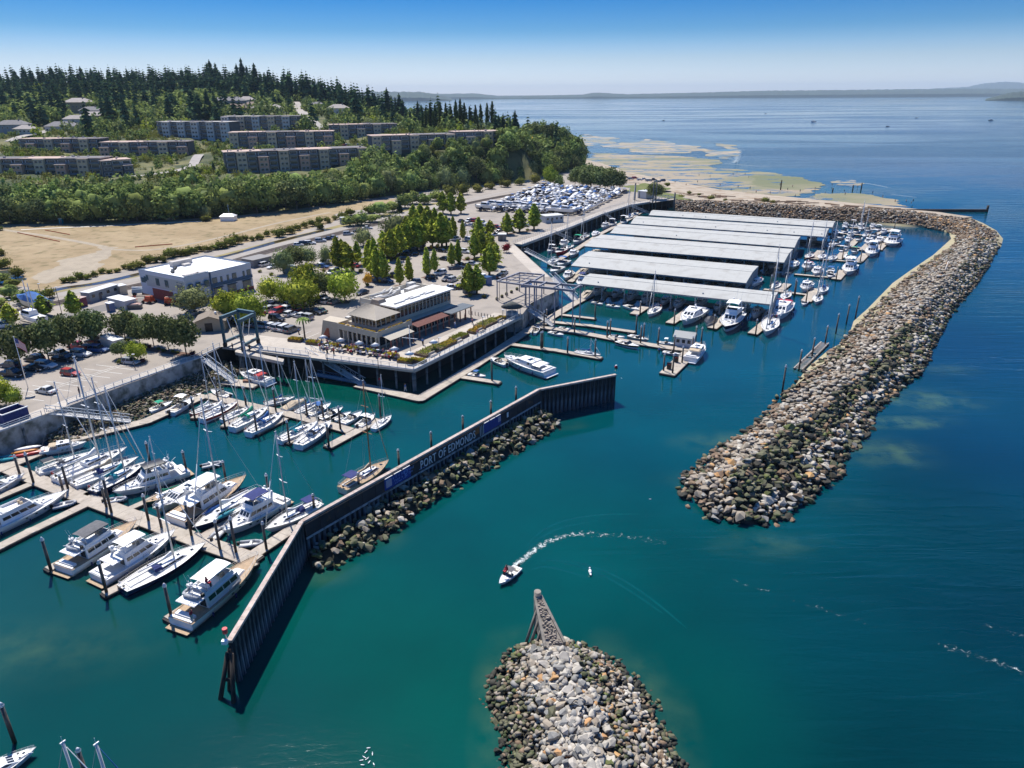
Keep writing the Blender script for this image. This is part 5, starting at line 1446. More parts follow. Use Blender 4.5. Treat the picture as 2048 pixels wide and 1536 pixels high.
# west cluster (between roofs and the pier) -----------------------------------------------------
G7='boats between the roofs and the boat yard pier'
wl_=[('m','tanfish',1125,486,'white cruiser'),('r','cuddy',1103,500,'cuddy boat'),('r','redrib',1120,503,'red inflatable'),('m','hardtopA',1143,504,'hardtop cruiser'),('s','plain',1104,523,'little sloop'),('r','bluestripe',1125,527,'blue topped runabout'),
       ('m','hardtopA',1133,548,'hardtop cruiser'),('r','open1',1112,540,'open runabout'),('m','tanfish',1210,453,'white cruiser'),('m','sportA',1188,466,'sport boat'),('s','w1',1168,474,'sloop'),('s','blue1',1257,434,'blue covered sloop'),('r','run6',1245,442,'pilothouse boat'),
       ('r','greencov',1155,482,'green covered boat'),('m','creamsedan',1178,549,'cream cruiser'),('r','cuddy',1222,446,'cuddy boat'),('s','teal1',1136,494,'teal covered sloop'),('s','tan1',1268,428,'tan covered sloop'),('m','convertible',1160,560,'navy topped cruiser')]
for i,(k,vv,x,y,nm)in enumerate(wl_):
    d=13 if y>500 else 9
    BO(k,vv,(x+d*.9,y-d*.45),(x-d*.9,y+d*.45)if i%3 else(x-d*.5,y+d),'white %s moored between roofs and yard pier, %s towards the beach'%(nm,ordw(sorted([q[3]for q in wl_],reverse=True).index(y)+1)),G7,minl=6.5,maxl=10)
# boats in the dark bays between the roofs
bays=[((1190,532),(1490,566),10),((1210,490),(1560,524),11),((1260,466),(1580,495),10),((1290,447),(1640,474),10)]
for bi,(a,b,nn)in enumerate(bays):
    for i in range(nn):
        f=(i+.5)/nn;x=a[0]+(b[0]-a[0])*f;y=a[1]+(b[1]-a[1])*f+6
        k,vv=(('m','tanfish'),('s','plain'),('m','hardtopA'),('r','cuddy'),('m','navyfish'))[(i+bi)%5]
        if k=='s':k,vv='m','sportA'
        BO(k,vv,(x+7,y-6),(x-7,y+6),'boat in the %s bay between roofs, %s berth from the pier'%(ordw(bi+1),ordw(i+1)),'boats in the bays between the roofs',minl=8,maxl=11)
# boats at the bottom left corner
G8='boats cut by the bottom corner of the picture'
BO('m','megaC',(-90,1580),(72,1492),'white motor yacht in the bottom corner, bow by a mooring pile',G8,baseL=14,style='sport')
for vv,px,py,lab,kw in(('cornerA',125,1487,'white sloop in the bottom corner, its mast top in view beside a capped pile',V(cover=WHITE)),('cornerB',192,1490,'sloop with blue furled sail below the picture edge, its mast top in view',V(cover=BLUEC,furl=BLUEC))):
    L_=12;t=sailboat('sailboat',L_,lab,transom_gear=False,dodger=NAVYC,**kw);q=gp(px,py,L_*1.42+1.7);t.location=(q.x-.6,q.y-1.0,0);t.rotation_euler=(0,0,R(60));t['group']=G8
# speedboat under way
sp_=BO('r','speed',(1036,1128),(998,1163),'white speedboat with grey canopy turning in the harbour mouth, a person at the wheel','boats under way',canvas=GREYC,seats=CREAM,baseL=7)
# distant craft on the sound
far_b=[('m','tanfish',1627,244,14,'white cabin cruiser with bow wave far out on the sound'),('r','w4',1437,214,8,'tiny white boat far out near the opposite shore'),('r','black1',1775,253,8,'tiny dark boat in mid sound'),('r','cuddy',1833,236,9,'tiny white boat in mid sound towards the headland'),
         ('m','navyfish',1981,241,12,'dark topped cruiser far out below the headland'),('r','black1',1327,241,7,'lone small dark boat off the sand bars'),('r','cuddy',1531,227,8,'small pale boat beyond the cabin cruiser')]
for k,vv,x,y,L_,lab in far_b:
    p,base,used=PROTO[k+vv]
    q=gp(x,y,0);dup(p,q,R(150),lab,None,'boats far out on the sound',L_*.85/base)
# ================================================================== DOCKS
DOCKM=mk('dock_deck',(.40,.35,.29),.9,.12,.7,rand=.07,bump=.2,bscale=6,dirt=((.28,.24,.19),1.2,.5,.8))
FLOATM=mk('dock_float',(.035,.03,.028),.9,.3,1)
PALEPAD=mk('dock_pad',(.55,.51,.44),.85,.1,2)
NDOCK=0
def dock(name,label,pts,width,panel=3.0,z=.5,group='floating walkways',rubber=True,zs=None):
    P=[gp(a,b,z)for a,b in pts];org=P[0].copy();org.z=0
    t=thing(name,label,'dock',org,0,group)
    fl=MM(FLOATM);sr=MM(mk('dock_whaler',(.20,.15,.11),.85,.2,2))
    global NDOCK
    NDOCK+=1
    for i in range(len(P)-1):
        zo=Up(.003*(NDOCK%9)+.03*(i%2));a,b=P[i]-org+zo,P[i+1]-org+zo;d=b-a;L=d.length;d.normalize()
        if i:Pt(DOCKM,'corner_pad',t,a-Up(.1),a+Up(.034),width*.56,10)
        fl.bar(a-d*.3+Up(-.10),b+d*.3+Up(-.10),width-.06,.7)
        n=Vector((-d.y,d.x,0))
        for s in(-1,1):sr.bar(a+n*s*(width/2+.03)-Up(.02),b+n*s*(width/2+.03)-Up(.02),.1,.22)
        k=max(1,round(L/panel));
        for j in range(k):
            p=a+d*(L*j/k+.02);q=a+d*(L*(j+1)/k-.02)
            mb=MM(DOCKM);mb.bar(p,q,width,.09);mb.build('deck_panel',parent=t)
    fl.build('float',parent=t);sr.build('edge_beam',parent=t)
    return t
dock('floating_walkway','long walkway of the near marina between the big yachts and the sheet pile wall',[(-30,915),(39,945),(130,981),(270,1033),(400,1082),(512,1121)],2.7)
dock('dock_finger','finger on which the biggest white yacht lies',[(180,1004),(60,1062),(0,1092),(-70,1128)],1.7,group='fingers of the near walkway')
dock('dock_finger','finger beside the trawler yacht with the grey canopy',[(274,1047),(95,1138)],1.5,group='fingers of the near walkway')
dock('dock_finger','finger between the white sedan cruiser and the long navy ketch',[(392,1094),(208,1188)],1.4,group='fingers of the near walkway')
dock('dock_finger','finger beside the trawler yacht next to the sheet pile wall',[(508,1124),(336,1238)],1.6,group='fingers of the near walkway')
dock('dock_finger','stub finger below the navy canopy cruiser',[(409,1070),(470,1035)],1.4,group='fingers of the near walkway')
dock('dock_finger','walkway end that runs from the corner to the lettered wall',[(508,1108),(595,1050)],2.0,group='fingers of the near walkway')
dock('dock_finger','finger at the bow of the cut off white yacht',[(60,968),(-60,1018)],1.5,group='fingers of the near walkway')
for i,(a,b,w_)in enumerate((((100,968),(150,944),'slim racing sloop'),((170,990),(240,956),'dark open cockpit sloop'),((256,1018),(330,985),'dark green ketch'),((330,1050),(400,1012),'cream sedan cruiser'))):
    dock('dock_finger','short finger hidden between hulls beside the '+w_,[a,b],1.2,group='fingers of the near walkway')
dock('floating_walkway','pale walkway along the foreshore rocks from the kayaks to the bend',[(-20,945),(0,938),(145,878),(293,842),(411,790)],2.6)
dock('floating_walkway','inner walkway with sloops on both sides ending at the long end finger',[(411,790),(500,811),(596,832),(701,861)],2.3)
for a,b,lab in(((428,806),(387,836),'behind the dark red sloop'),((487,822),(447,853),'before the green covered sloop'),((572,836),(510,868),'beside the blue covered sloop'),((640,850),(575,885),'beside the last broad sloop'),((758,838),(655,893),'long bare one at the walkway end')):
    dock('dock_finger','finger of the inner walkway, '+lab,[a,b],1.3 if b[0]<650 else 1.9,group='fingers of the inner walkway')
dock('floating_walkway','wide float that wraps the foot of the restaurant pier',[(715,769),(840,797),(948,731),(1056,660),(1100,640)],2.6)
dock('dock_finger','short finger where the blue topped runabout lies',[(915,752),(999,765)],1.7,group='fingers at the restaurant pier')
dock('dock_finger','finger beside the white express cruiser',[(976,716),(1040,722),(1104,742)],1.6,group='fingers at the restaurant pier')
dock('dock_finger','finger where the sloop with the blue sail lies',[(1022,688),(1110,700),(1202,716)],1.8,group='fingers at the restaurant pier')
dock('floating_walkway','fuel walkway that leads to the small white dock house',[(1068,652),(1150,663),(1240,680),(1352,697),(1396,700)],2.5)
dock('floating_walkway','walkway parallel to the fuel walkway on its far side',[(1100,643),(1180,651),(1270,664)],1.8)
dock('dock_finger','short finger at the white gangway foot',[(1122,629),(1190,637)],1.5,group='fingers at the restaurant pier')
dock('floating_walkway','fuel dock arm pointing at the harbour mouth',[(1380,704),(1334,748)],3.6)
dock('floating_walkway','fuel dock platform that carries the small white house',[(1352,688),(1404,690)],4.4)
dock('floating_walkway','main spine walkway from the fuel dock along the shore ends of the roofs',[(1090,642),(1143,610),(1192,583),(1225,560)],2.6)
dock('floating_walkway','walkway under the shore end of the second roof',[(1140,563),(1190,530)],2.0)
dock('floating_walkway','walkway that follows the boat yard pier towards the beach',[(1100,530),(1150,500),(1196,470),(1255,440),(1290,420)],2.2)
for a,b,lab,wd in(((1268,628),(1292,612),'with the first small sloop',2.6),((1340,646),(1372,624),'beside the sleek sport yacht',2.6),((1424,656),(1452,634),'between the round runabout and the tuna tower boat',2.6),((1505,667),(1532,645),'at the corner of the front roof',2.6)):
    dock('dock_finger','finger before the front roof, '+lab,[a,b],wd,group='fingers before the front roof')
for a,b,lab,wd in(((1555,583),(1575,567),'off the corner of the second roof',2.6),((1612,602),(1634,577),'outermost near the free standing piles',3.0),((1528,578),(1622,590),'linking walkway of the open berths',1.6),((1672,558),(1688,540),'beside the tall middle yacht',3.0),((1590,548),(1680,556),'cross walkway of the middle berths',1.6),
                  ((1628,515),(1642,501),'in the second bay',2.8),((1676,518),(1690,502),'in the second bay towards open water',2.8),((1718,522),(1732,507),'beside the white flybridge yacht',2.8),((1610,516),(1722,524),'cross walkway of the second bay',1.6),((1757,498),(1772,484),'beside the catamaran',2.6),((1660,489),(1765,499),'cross walkway of the third bay',1.6),
                  ((1700,492),(1714,478),'in the third bay',2.6),((1742,470),(1790,458),'end of the back row near the breakwater',2.4),((1680,466),(1775,474),'cross walkway of the back bay',1.6),((1700,455),(1786,457),'last walkway before the back breakwater',1.6),((1724,500),(1738,486),'between two cruisers of the third bay',2.4)):
    dock('dock_finger','finger of the open berths, '+lab,[a,b],wd,group='fingers of the open berths')
# piles ------------------------------------------------------------------------------
PILEM=bpy.data.materials.new('steel_pile');PILEM.use_nodes=True
_n,_l=PILEM.node_tree.nodes,PILEM.node_tree.links
_tc=_n.new('ShaderNodeTexCoord');_sp=_n.new('ShaderNodeSeparateXYZ');_l.new(_tc.outputs['Object'],_sp.inputs[0])
_nz=_n.new('ShaderNodeTexNoise');_nz.inputs['Scale'].default_value=1.6;_l.new(_tc.outputs['Object'],_nz.inputs['Vector'])
_ad=_n.new('ShaderNodeMath');_ad.operation='MULTIPLY_ADD';_ad.inputs[1].default_value=1.4;_l.new(_nz.outputs['Fac'],_ad.inputs[0]);_l.new(_sp.outputs['Z'],_ad.inputs[2])
_cr=_n.new('ShaderNodeValToRGB');_mr=_n.new('ShaderNodeMapRange');_mr.inputs['From Max'].default_value=7;_l.new(_ad.outputs[0],_mr.inputs['Value']);_l.new(_mr.outputs[0],_cr.inputs['Fac'])
e=_cr.color_ramp.elements;e[0].position=0.0;e[0].color=(.02,.025,.012,1);e[1].position=1.0;e[1].color=(.10,.10,.10,1)
for ps,c in((.22,(.035,.022,.014)),(.45,(.075,.042,.024)),(.6,(.16,.11,.075)),(.72,(.045,.045,.045))):q=e.new(ps);q.color=c+(1,)
_l.new(_cr.outputs['Color'],_n['Principled BSDF'].inputs['Base Color']);_n['Principled BSDF'].inputs['Roughness'].default_value=.7
CAPM=mk('pile_cap_white',(.62,.63,.66),.5,.08,2)
pp_=thing('mooring_pile','','pile',(0,0,0));Pt(PILEM,'shaft',pp_,(0,0,-3),(0,0,5.6),.2,8)
cp=MM(CAPM);cp.tube((0,0,5.55),(0,0,5.8),.25,8);cp.tube((0,0,5.8),(0,0,6.2),.25,8,.03);cp.build('cap',parent=pp_)
kids(pp_);kids(pp_.children[0]);PUSED=[False]
def pile(px,py,label,group,top=None,h=5.6,r=1.0):
    p=gp(px,py,.5);p.z=0
    if top:h=up_to(p,top)-.4
    s=(r,r,h/5.9)
    if not PUSED[0]:
        PUSED[0]=True;pp_.location=p;pp_.scale=s;pp_['label']=label;pp_['group']=group;return pp_
    return dup(pp_,p,0,label,None,group,s)
def piles(lst,where,group):
    for i,q in enumerate(lst):pile(q[0],q[1],'white capped steel pile %s, %s'%(where,ordw(i+1)),group,q[2]if len(q)>2 else None)
piles([(42,957,907),(67,965,902),(127,984,945),(136,977,925),(213,1014,968),(223,1025,950),(297,1041,985),(323,1055,1004),(383,1071,1000),(440,1098,1036),(472,1104,1030),(533,1098,1040)],'along the long near walkway counted from the kayaks','piles of the near walkway')
piles([(102,1140,1072),(213,1184,1118),(343,1234,1164)],'at a finger tip counted from the big yacht','piles at the near finger tips')
piles([(301,928,880),(373,943,898),(452,962,918),(539,996,944),(629,1020,984)],'between the upper row bows counted from the seawall','piles behind the upper row')
piles([(390,837,790),(450,853,805),(514,866,822),(579,885,838),(658,893,846)],'on the near side of the inner walkway, from the rocks','piles of the inner walkway')
piles([(435,794,752),(492,810,770),(552,823,772),(614,829,792),(647,837,794),(681,858,810),(761,829,786)],'on the pier side of the inner walkway, from the bend','piles of the inner walkway')
piles([(718,973,942),(798,929,895),(863,896,860),(926,860,828),(982,829,798),(1032,800,770)],'behind the lettered wall counted from the tan ketch','piles behind the lettered wall')
piles([(27,1478,1402),(175,1560,1492)],'in the bottom corner counted from the picture edge','piles of the bottom corner')
piles([(984,761,716),(1085,696,660),(1088,656,620),(1093,636,616),(1149,665,634),(1190,713,676),(1135,706,672),(1082,697,661),(1214,675,640),(1220,670,636),(1272,663,627),(1281,686,649),(1287,679,644),(1316,690,653),(1347,706,668)],'on the fuel walkway side counted from the pier finger','piles of the fuel walkways')
piles([(1327,741,704),(1345,746,706),(1364,725,690),(1384,702,670),(1391,682,650),(1402,688,652),(1348,648,616),(1427,658,627),(1511,669,636),(1280,628,600),(1190,637,602)],'around the fuel dock, from the arm tip','piles of the fuel dock')
piles([(1565,780,728),(1598,738,697),(1624,712,673),(1650,688,649),(1672,664,625),(1693,645,607),(1711,634,590)],'standing free before the breakwater counted from the harbour mouth','free standing piles')
piles([(1588,592,556),(1612,604,574),(1590,590,560),(1672,560,532),(1640,556,528),(1720,524,497),(1684,520,494),(1760,500,478),(1788,460,440),(1735,484,466),(1660,500,478),(1700,480,462),(1540,580,548),(1610,546,520),(1655,472,455)],'in the open berths counted from the outermost finger','piles of the open berths')
# old timber float between the free standing piles
t=thing('old_float','weathered open timber float held by the free standing piles','float',gp(1598,736,.4))
a,b=gp(1596,737,.5)-t.location,gp(1650,684,.5)-t.location;d=(b-a).normalized();n=Vector((-d.y,d.x,0))
OLDW=mk('weathered_timber',(.30,.27,.24),.95,.25,2,rand=.2)
for s in(-1,1):Pr(OLDW,'side_beam',t,a+n*s*.9,b+n*s*.9,.3,.4)
k=0
while k*.9<(b-a).length:
    p=a+d*k*.9
    if rnd.random()<.8:Pr(OLDW,'plank',t,p-n*1.0+Up(.08),p+n*rnd.uniform(.4,1.0)+Up(.08),.3,.08)
    k+=1

# ================================================================== LETTERED HARBOUR WALL AND SHEET PILES
SHEETM=mk('sheet_pile_steel',(.024,.032,.040),.7,.3,.9,bump=.3,bscale=2,rand=.2,stretch=(1.6,1.6,.16),dirt=((.17,.20,.23),1.5,.52,.70))
WALLP=mk('wall_panel',(.020,.022,.030),.8,.3,.5,rand=.12,dirt=((.12,.065,.03),.8,.58,.78))
CAPC=mk('wall_cap_concrete',(.46,.38,.33),.9,.14,1.2,rand=.08,dirt=((.30,.20,.15),1.5,.5,.75))
def wall_run(name,label,p,q,z,pitch=.95,low=-3.5,plates=True,side=1,thick=.5,sheets=True):
    a=gp(*p,z);b=gp(*q,z);d=b-a;L=d.length;d.normalize();n=Vector((d.y,-d.x,0))*side
    t=thing(name,label,'harbour wall',(a.x,a.y,0));O=Up(z)
    capn=max(1,round(L/3.5))
    for i in range(capn):Pr(CAPC,'cap_beam',t,O+d*(L*i/capn+.02),O+d*(L*(i+1)/capn-.02),.62,.35)
    Pr(mk('wall_core',(.03,.032,.034),.9,.2,1),'core',t,O-Up(.33),O+d*L-Up(.33),.12,z-.33-low)
    k=int(L/pitch)
    sd=MM(SHEETM);x1=pitch
    zz0,zz1=low,z-.36
    pr=[(0,-.06),(.22,-.06),(.34,-.36),(.66,-.36),(.78,-.06),(1.0,-.06)]
    for j in range(5):
        (u0,v0),(u1,v1)=pr[j],pr[j+1]
        sd.poly([(u0*pitch,v0,zz0),(u1*pitch,v1,zz0),(u1*pitch,v1,zz1),(u0*pitch,v0,zz1)])
    me=sd.data('sheet_pile')
    ang=math.atan2(d.y,d.x)
    for s in(1,-1)if sheets==2 else(1,):
        for i in range(k):
            o=link_mesh('sheet_pile',me,t)
            if s*side>0:o.location=d*i*pitch;o.rotation_euler=(0,0,ang)
            else:o.location=d*(i+1)*pitch;o.rotation_euler=(0,0,ang+math.pi)
    return t,d,n,L
wall_run('sheet_pile_wall','near dark sheet pile wall running out from the walkway corner with pale cap',(458,1281),(603,1042),6.0,sheets=2)
wall_run('sheet_pile_wall','far dark sheet pile wall at the harbour mouth end of the lettered wall',(1077,778),(1232,748),6.0,sheets=2)
lw,ld,ln,LL=wall_run('lettered_wall','long dark harbour wall carrying the white port name and two blue banners',(603,1042),(1077,778),6.0,sheets=2)
ang=math.atan2(ld.y,ld.x)
np_=22
for i in range(np_):
    mb=MM(WALLP);p=Up(5.62)+ln*.52+ld*(LL*i/np_+.03);mb.bar(p,p+ld*(LL/np_-.06),.1,2.1);mb.build('facing_panel',parent=lw)
mb=MM(mk('wall_rubbing_strip',(.32,.36,.38),.8,.2,1,dirt=((.10,.12,.13),1,.45,.6)))
mb.bar(Up(3.50)+ln*.56,Up(3.50)+ln*.56+ld*LL,.16,.32);mb.build('rubbing_strip',parent=lw)
WLET=mk('white_letters',(.62,.64,.68),.6,.05,2)
def lettering(body,size,pos,ang,mat_,parent,name='lettering',tilt=90,ext=.03,align='LEFT',sx=1.0,spacing=1.0):
    cu=bpy.data.curves.new(name,'FONT');cu.body=body;cu.size=size;cu.extrude=ext;cu.align_x=align;cu.space_character=spacing;cu.resolution_u=2
    tmp=bpy.data.objects.new('tmp',cu);COL.objects.link(tmp);dg=bpy.context.evaluated_depsgraph_get();me=bpy.data.meshes.new_from_object(tmp.evaluated_get(dg));bpy.data.objects.remove(tmp)
    me.materials.clear();me.materials.append(mat_)
    o=link_mesh(name,me,parent,pos);o.rotation_euler=(R(tilt),0,ang);o.scale=(sx,1,1);return o
def along(px,py):
    """distance along the wall of the point seen at this photo position on its face"""
    q=gp(px,py,4.6);return(q-Vector((lw.location.x,lw.location.y,4.6))).dot(ld)
la,lb=along(828,926),along(946,866)
o=lettering('PORT OF EDMONDS',2.15,Up(3.85)+ln*.60+ld*la,ang,WLET,lw,spacing=1.08)
wd=max(v.co.x for v in o.data.vertices);o.scale=((lb-la)/wd,1,1)
BANN=mk('blue_banner',(.006,.035,.22),.6,.12,1.5);BTXT=mk('banner_print',(.16,.30,.62),.7,.05,2)
def banner(x0,x1,label,emb,lines):
    bn=MM(BANN);p=Up(5.5)+ln*.60;bn.bar(p+ld*x0,p+ld*x1,.04,1.85);o=bn.build('banner',parent=lw)
    w_=MM(mk('banner_rail_white',(.72,.70,.70),.6,.05,2));nseg=3
    for i in range(nseg):
        a,b=x0+(x1-x0)*(i+.08)/nseg,x0+(x1-x0)*(i+.92)/nseg;w_.bar(p+ld*a+Up(.18),p+ld*b+Up(.18),.12,.14)
    w_.build('banner_rail',parent=lw)
    return o
b0_,b1_=along(756,966),along(812,938)
banner(b0_,b1_,'',1,None)
pd=MM(mk('banner_notice_pale',(.32,.30,.40),.7,.1,3));p=Up(5.3)+ln*.635;pd.bar(p+ld*(b0_+.3),p+ld*(b0_+1.5),.02,1.3);pd.build('notice',parent=lw)
mk2=MM(BTXT);r_=random.Random(3)
for row,(zz,hh_,x0_,x1_)in enumerate(((5.25,.42,1.8,6.6),(4.65,.42,1.8,6.2),(4.1,.16,2.2,4.4),(4.0,.12,7.5,9.2))):
    x=x0_
    while x<x1_:  # lettering too small to read in the photograph: short strokes of its size
        if r_.random()<.85:
            q=Up(zz)+ln*.63+ld*(b0_+x);mk2.bar(q,q+ld*.07,.02,hh_*r_.uniform(.7,1));q=q-Vector((0,0,hh_*r_.choice((0,.4))));mk2.bar(q,q+ld*.2,.02,.07)
        x+=.32 if hh_>.2 else .18
mk2.build('banner_print',parent=lw)
eb=MM(BTXT)
for k in range(12):
    a0,a1=k*math.pi/6,(k+1)*math.pi/6;cc=Up(4.95)+ln*.63+ld*(b1_-1.1)
    eb.tube(cc+ld*math.cos(a0)*.38+Vector((0,0,math.sin(a0)*.38)),cc+ld*math.cos(a1)*.38+Vector((0,0,math.sin(a1)*.38)),.05,4)
eb.tube(cc+Up(-.38),cc+Up(-.9),.05,4);eb.tube(cc-ld*.3+Up(-.7),cc+ld*.3+Up(-.7),.04,4);eb.build('emblem',parent=lw)
c0_,c1_=along(968,858),along(998,837)
banner(c0_,c1_,'',0,None)
pd=MM(MATS['banner_notice_pale']);p=Up(5.3)+ln*.635;pd.bar(p+ld*(c1_-.9),p+ld*(c1_-.1),.02,1.0);pd.build('notice',parent=lw)
for q in(along(1009,830),):pd=MM(WLET);p=Up(5.2)+ln*.6;pd.bar(p+ld*q,p+ld*(q+.5),.03,1.0);pd.build('notice',parent=lw)
for q in(along(960,862),along(963,860),along(966,858)):pd=MM(WLET);p=Up(5.5)+ln*.6;pd.bar(p+ld*q,p+ld*(q+.09),.05,1.9);pd.build('guide_post',parent=lw)
orr=MM(mk('rust_patch',(.22,.085,.025),.9,.3,2));p=Up(5.5)+ln*.585;orr.bar(p+ld*along(950,868),p+ld*along(959,863),.03,1.2);orr.build('rusty_plate',parent=lw)
# dolphin and light at the near end
t=thing('pile_dolphin','slanted dark timber piles at the near end of the near sheet pile wall','dolphin',gp(456,1290,6.0)-Up(6.0))
DKW=mk('creosote_timber',(.035,.028,.022),.9,.3,2)
for a,b in(((-.2,0,5),(-1.6,-2.0,-2)),((.3,-.2,5),(.4,-2.6,-2)),((-.1,.4,5.2),(-.9,-.4,-2))):Pt(DKW,'pile',t,b,a,.28,8,.24)
Pr(DKW,'cross_beam',t,(-.9,-.7,2.2),(.5,-1.1,2.2),.25,.3)
t=thing('navigation_light','small red beacon on a bracket at the near tip of the sheet pile wall','beacon',gp(457,1279,6.0))
Pt(STEEL,'post',t,(-.2,0,0),(-.2,0,.9),.06,6);Pt(mk('beacon_red',(.6,.05,.05),.5,.1,2),'lantern',t,(-.2,0,.9),(-.2,0,1.5),.28,8)
Px(WHITE,'battery_box',t,-.5,.1,-.7,-.3,-.1,.35)
bu=thing('mooring_buoy','red and white ball buoy floating beyond the far sheet pile wall','buoy',gp(1232,736,0));Pb(REDP,'ball',bu,(0,0,.25),.4,n=10,m=6);Pt(WHITE,'top',bu,(0,0,.5),(0,0,.75),.22,8)
# timber point at the tip of the mound
t=thing('timber_point','weathered timber and rubble jetty point at the tip of the rock mound','timber jetty',gp(1104,1262,0))
o0=t.location;tipt=gp(1076,1193,5.2)-o0;rt=gp(1110,1290,3.2)-o0
d=(rt-tipt);d.z=0;d.normalize();n=Vector((-d.y,d.x,0))
OW=mk('jetty_timber',(.22,.195,.165),.95,.25,1.5,rand=.15,bump=.3,bscale=4)
Ph(OW,'fill_wall',t,[tipt-n*.3-Up(4),rt-n*1.1-Up(3),rt+n*1.1-Up(3),tipt+n*.3-Up(4),tipt-n*.28-Up(.1),rt-n*.95,rt+n*.95,tipt+n*.28-Up(.1)])
for s in(-1,1):Pr(OW,'side_beam',t,tipt+n*s*.38+Up(.12),rt+n*s*1.15+Up(.12),.30,.5)
Pt(OW,'tip_pile',t,tipt+Up(-5.5)-d*.2,tipt+Up(.6)-d*.2,.42,10)
for i,f in enumerate((.18,.34,.52,.70)):
    p=tipt.lerp(rt,f)
    Pt(OW,'raking_pile',t,(p.x-2.4+f,p.y-1.2+i*.3,-1.5),p+n*-.2*0+Vector((-.35,0,-.2)),.19,7,.16)
    Pt(OW,'raking_pile',t,(p.x+1.8,p.y-.8,-1.5),p+Vector((.35,0,-.3)),.16,7,.14)
r_=random.Random(5)
mb=MB()
for i in range(160):
    f=r_.random();p=tipt.lerp(rt,f)+n*r_.uniform(-.8,.8)*(.25+.75*f)+Up(.05);s=r_.uniform(.10,.22);mb.mat(mk('jetty_rubble',(.23,.195,.16),.95,.3,2,island=.3));mb.hexa([p+Vector(q)*s for q in((-1,-1,-.5),(1,-.8,-.5),(.9,1,-.5),(-1,.8,-.5),(-.6,-.6,.6),(.6,-.5,.7),(.5,.6,.5),(-.5,.6,.6))])
o=mb.build('rubble_fill',parent=t);o['kind']='stuff'

# ================================================================== PIER PILES, RAILS, GANGWAYS
PCON=mk('pier_pile_concrete',(.17,.18,.175),.85,.25,.8,rand=.15,dirt=((.04,.045,.035),.9,.45,.65))
def pier_piles(a,b,step,where,inward,z=4.2):
    d=b-a;L=d.length;d.normalize();n=Vector((-d.y,d.x,0))*inward;k=int(L/step)
    me=MM(PCON).tube((0,0,-3),(0,0,z),.24,8).data('pile')
    for i in range(k+1):
        for j,off in enumerate((.5,)):
            p=a+d*min(i*step,L)+n*off;o=link_mesh('pier_pile',me,None,(p.x,p.y,0));tag(o,'support pile %s %s'%(ordw(i+1),where),'pile','support piles of the pier '+where.split(' counted')[0])
pier_piles(A[1],A[2],4.6,'below the restaurant terrace counted from the travel lift',1)
pier_piles(A[2],A[3],4.8,'below the flower beds counted from the pier corner',1)
pier_piles(A[9],A[10],5,'on the yard pier counted from the red maple',1);pier_piles(A[10],A[12],6,'on the mid yard pier counted from the car park',1);pier_piles(A[12],A[14],6,'on the yard pier end counted towards the beach',1)
pier_piles(start+edge_dir*120,start+edge_dir*152,5,'on the boardwalk by the blue shed counted from the picture edge',-1)
RAILM=mk('railing_grey_blue',(.42,.46,.50),.5,.1,2,spec=.5)
def guard(name,label,pts,z0=5.0,h=1.1,post=1.9,rails=3,m=RAILM,kick=True,panel=False):
    P=[Vector((p.x,p.y,z0))for p in pts];org=P[0].copy();t=thing(name,label,'railing',org,0,'guard rails along the water')
    pm=None
    for i in range(len(P)-1):
        a,b=P[i]-org,P[i+1]-org;d=b-a;L=d.length;d.normalize();k=max(1,int(L/post))
        me=MM(m).box(-.045,.045,-.045,.045,0,h).data('post')
        for j in range(k+1):link_mesh('post',me,t,a+d*(L*j/k))
        rm=MM(m)
        for r_ in range(rails):rm.bar(a+Up(h-r_*h/rails+.02),b+Up(h-r_*h/rails+.02),.09 if r_==0 else .05,.07 if r_==0 else .045)
        if kick:rm.bar(a+Up(.2),b+Up(.2),.16,.3)
        rm.build('rail',parent=t)
    return t
def off(p,q,d):n=inset(p,q,d);return p+n,q+n
q1,q2=off(A[1],A[2],.25);q3,q4=off(A[2],A[3],.25)
guard('railing','grey blue railing along the terrace side of the restaurant pier',[gp(520,700,5),gp(617,712,5)])
guard('railing','grey blue railing below the restaurant terrace up to the pier corner',[gp(652,717,5),q2+(q1-q2).normalized()*.2])
guard('railing','grey blue railing beside the flower beds of the pier',[q3,q4])
guard('railing','pale railing on the concrete seawall of the near parking lot',[gp(135,808,5),A[0]])
guard('railing','pale railing of the boardwalk beside the small blue shed',[start+edge_dir*100,gp(84,832,5)])
guard('railing','railing along the first reach of the boat yard pier',[off(A[9],A[10],.3)[0],A[10],A[11]],rails=2)
guard('railing','railing along the far reach of the boat yard pier',[A[11],A[12],A[13],A[14]],rails=2)
guard('railing','railing on the inner edge of the boat yard pier',[h[0][0]+Vector((0,.5,0)),h[1][0],h[2][0],h[3][0]],rails=2,kick=False)
guard('railing','railing round the travel lift slot',[gp(404,711,5),gp(440,694,5)],rails=2)
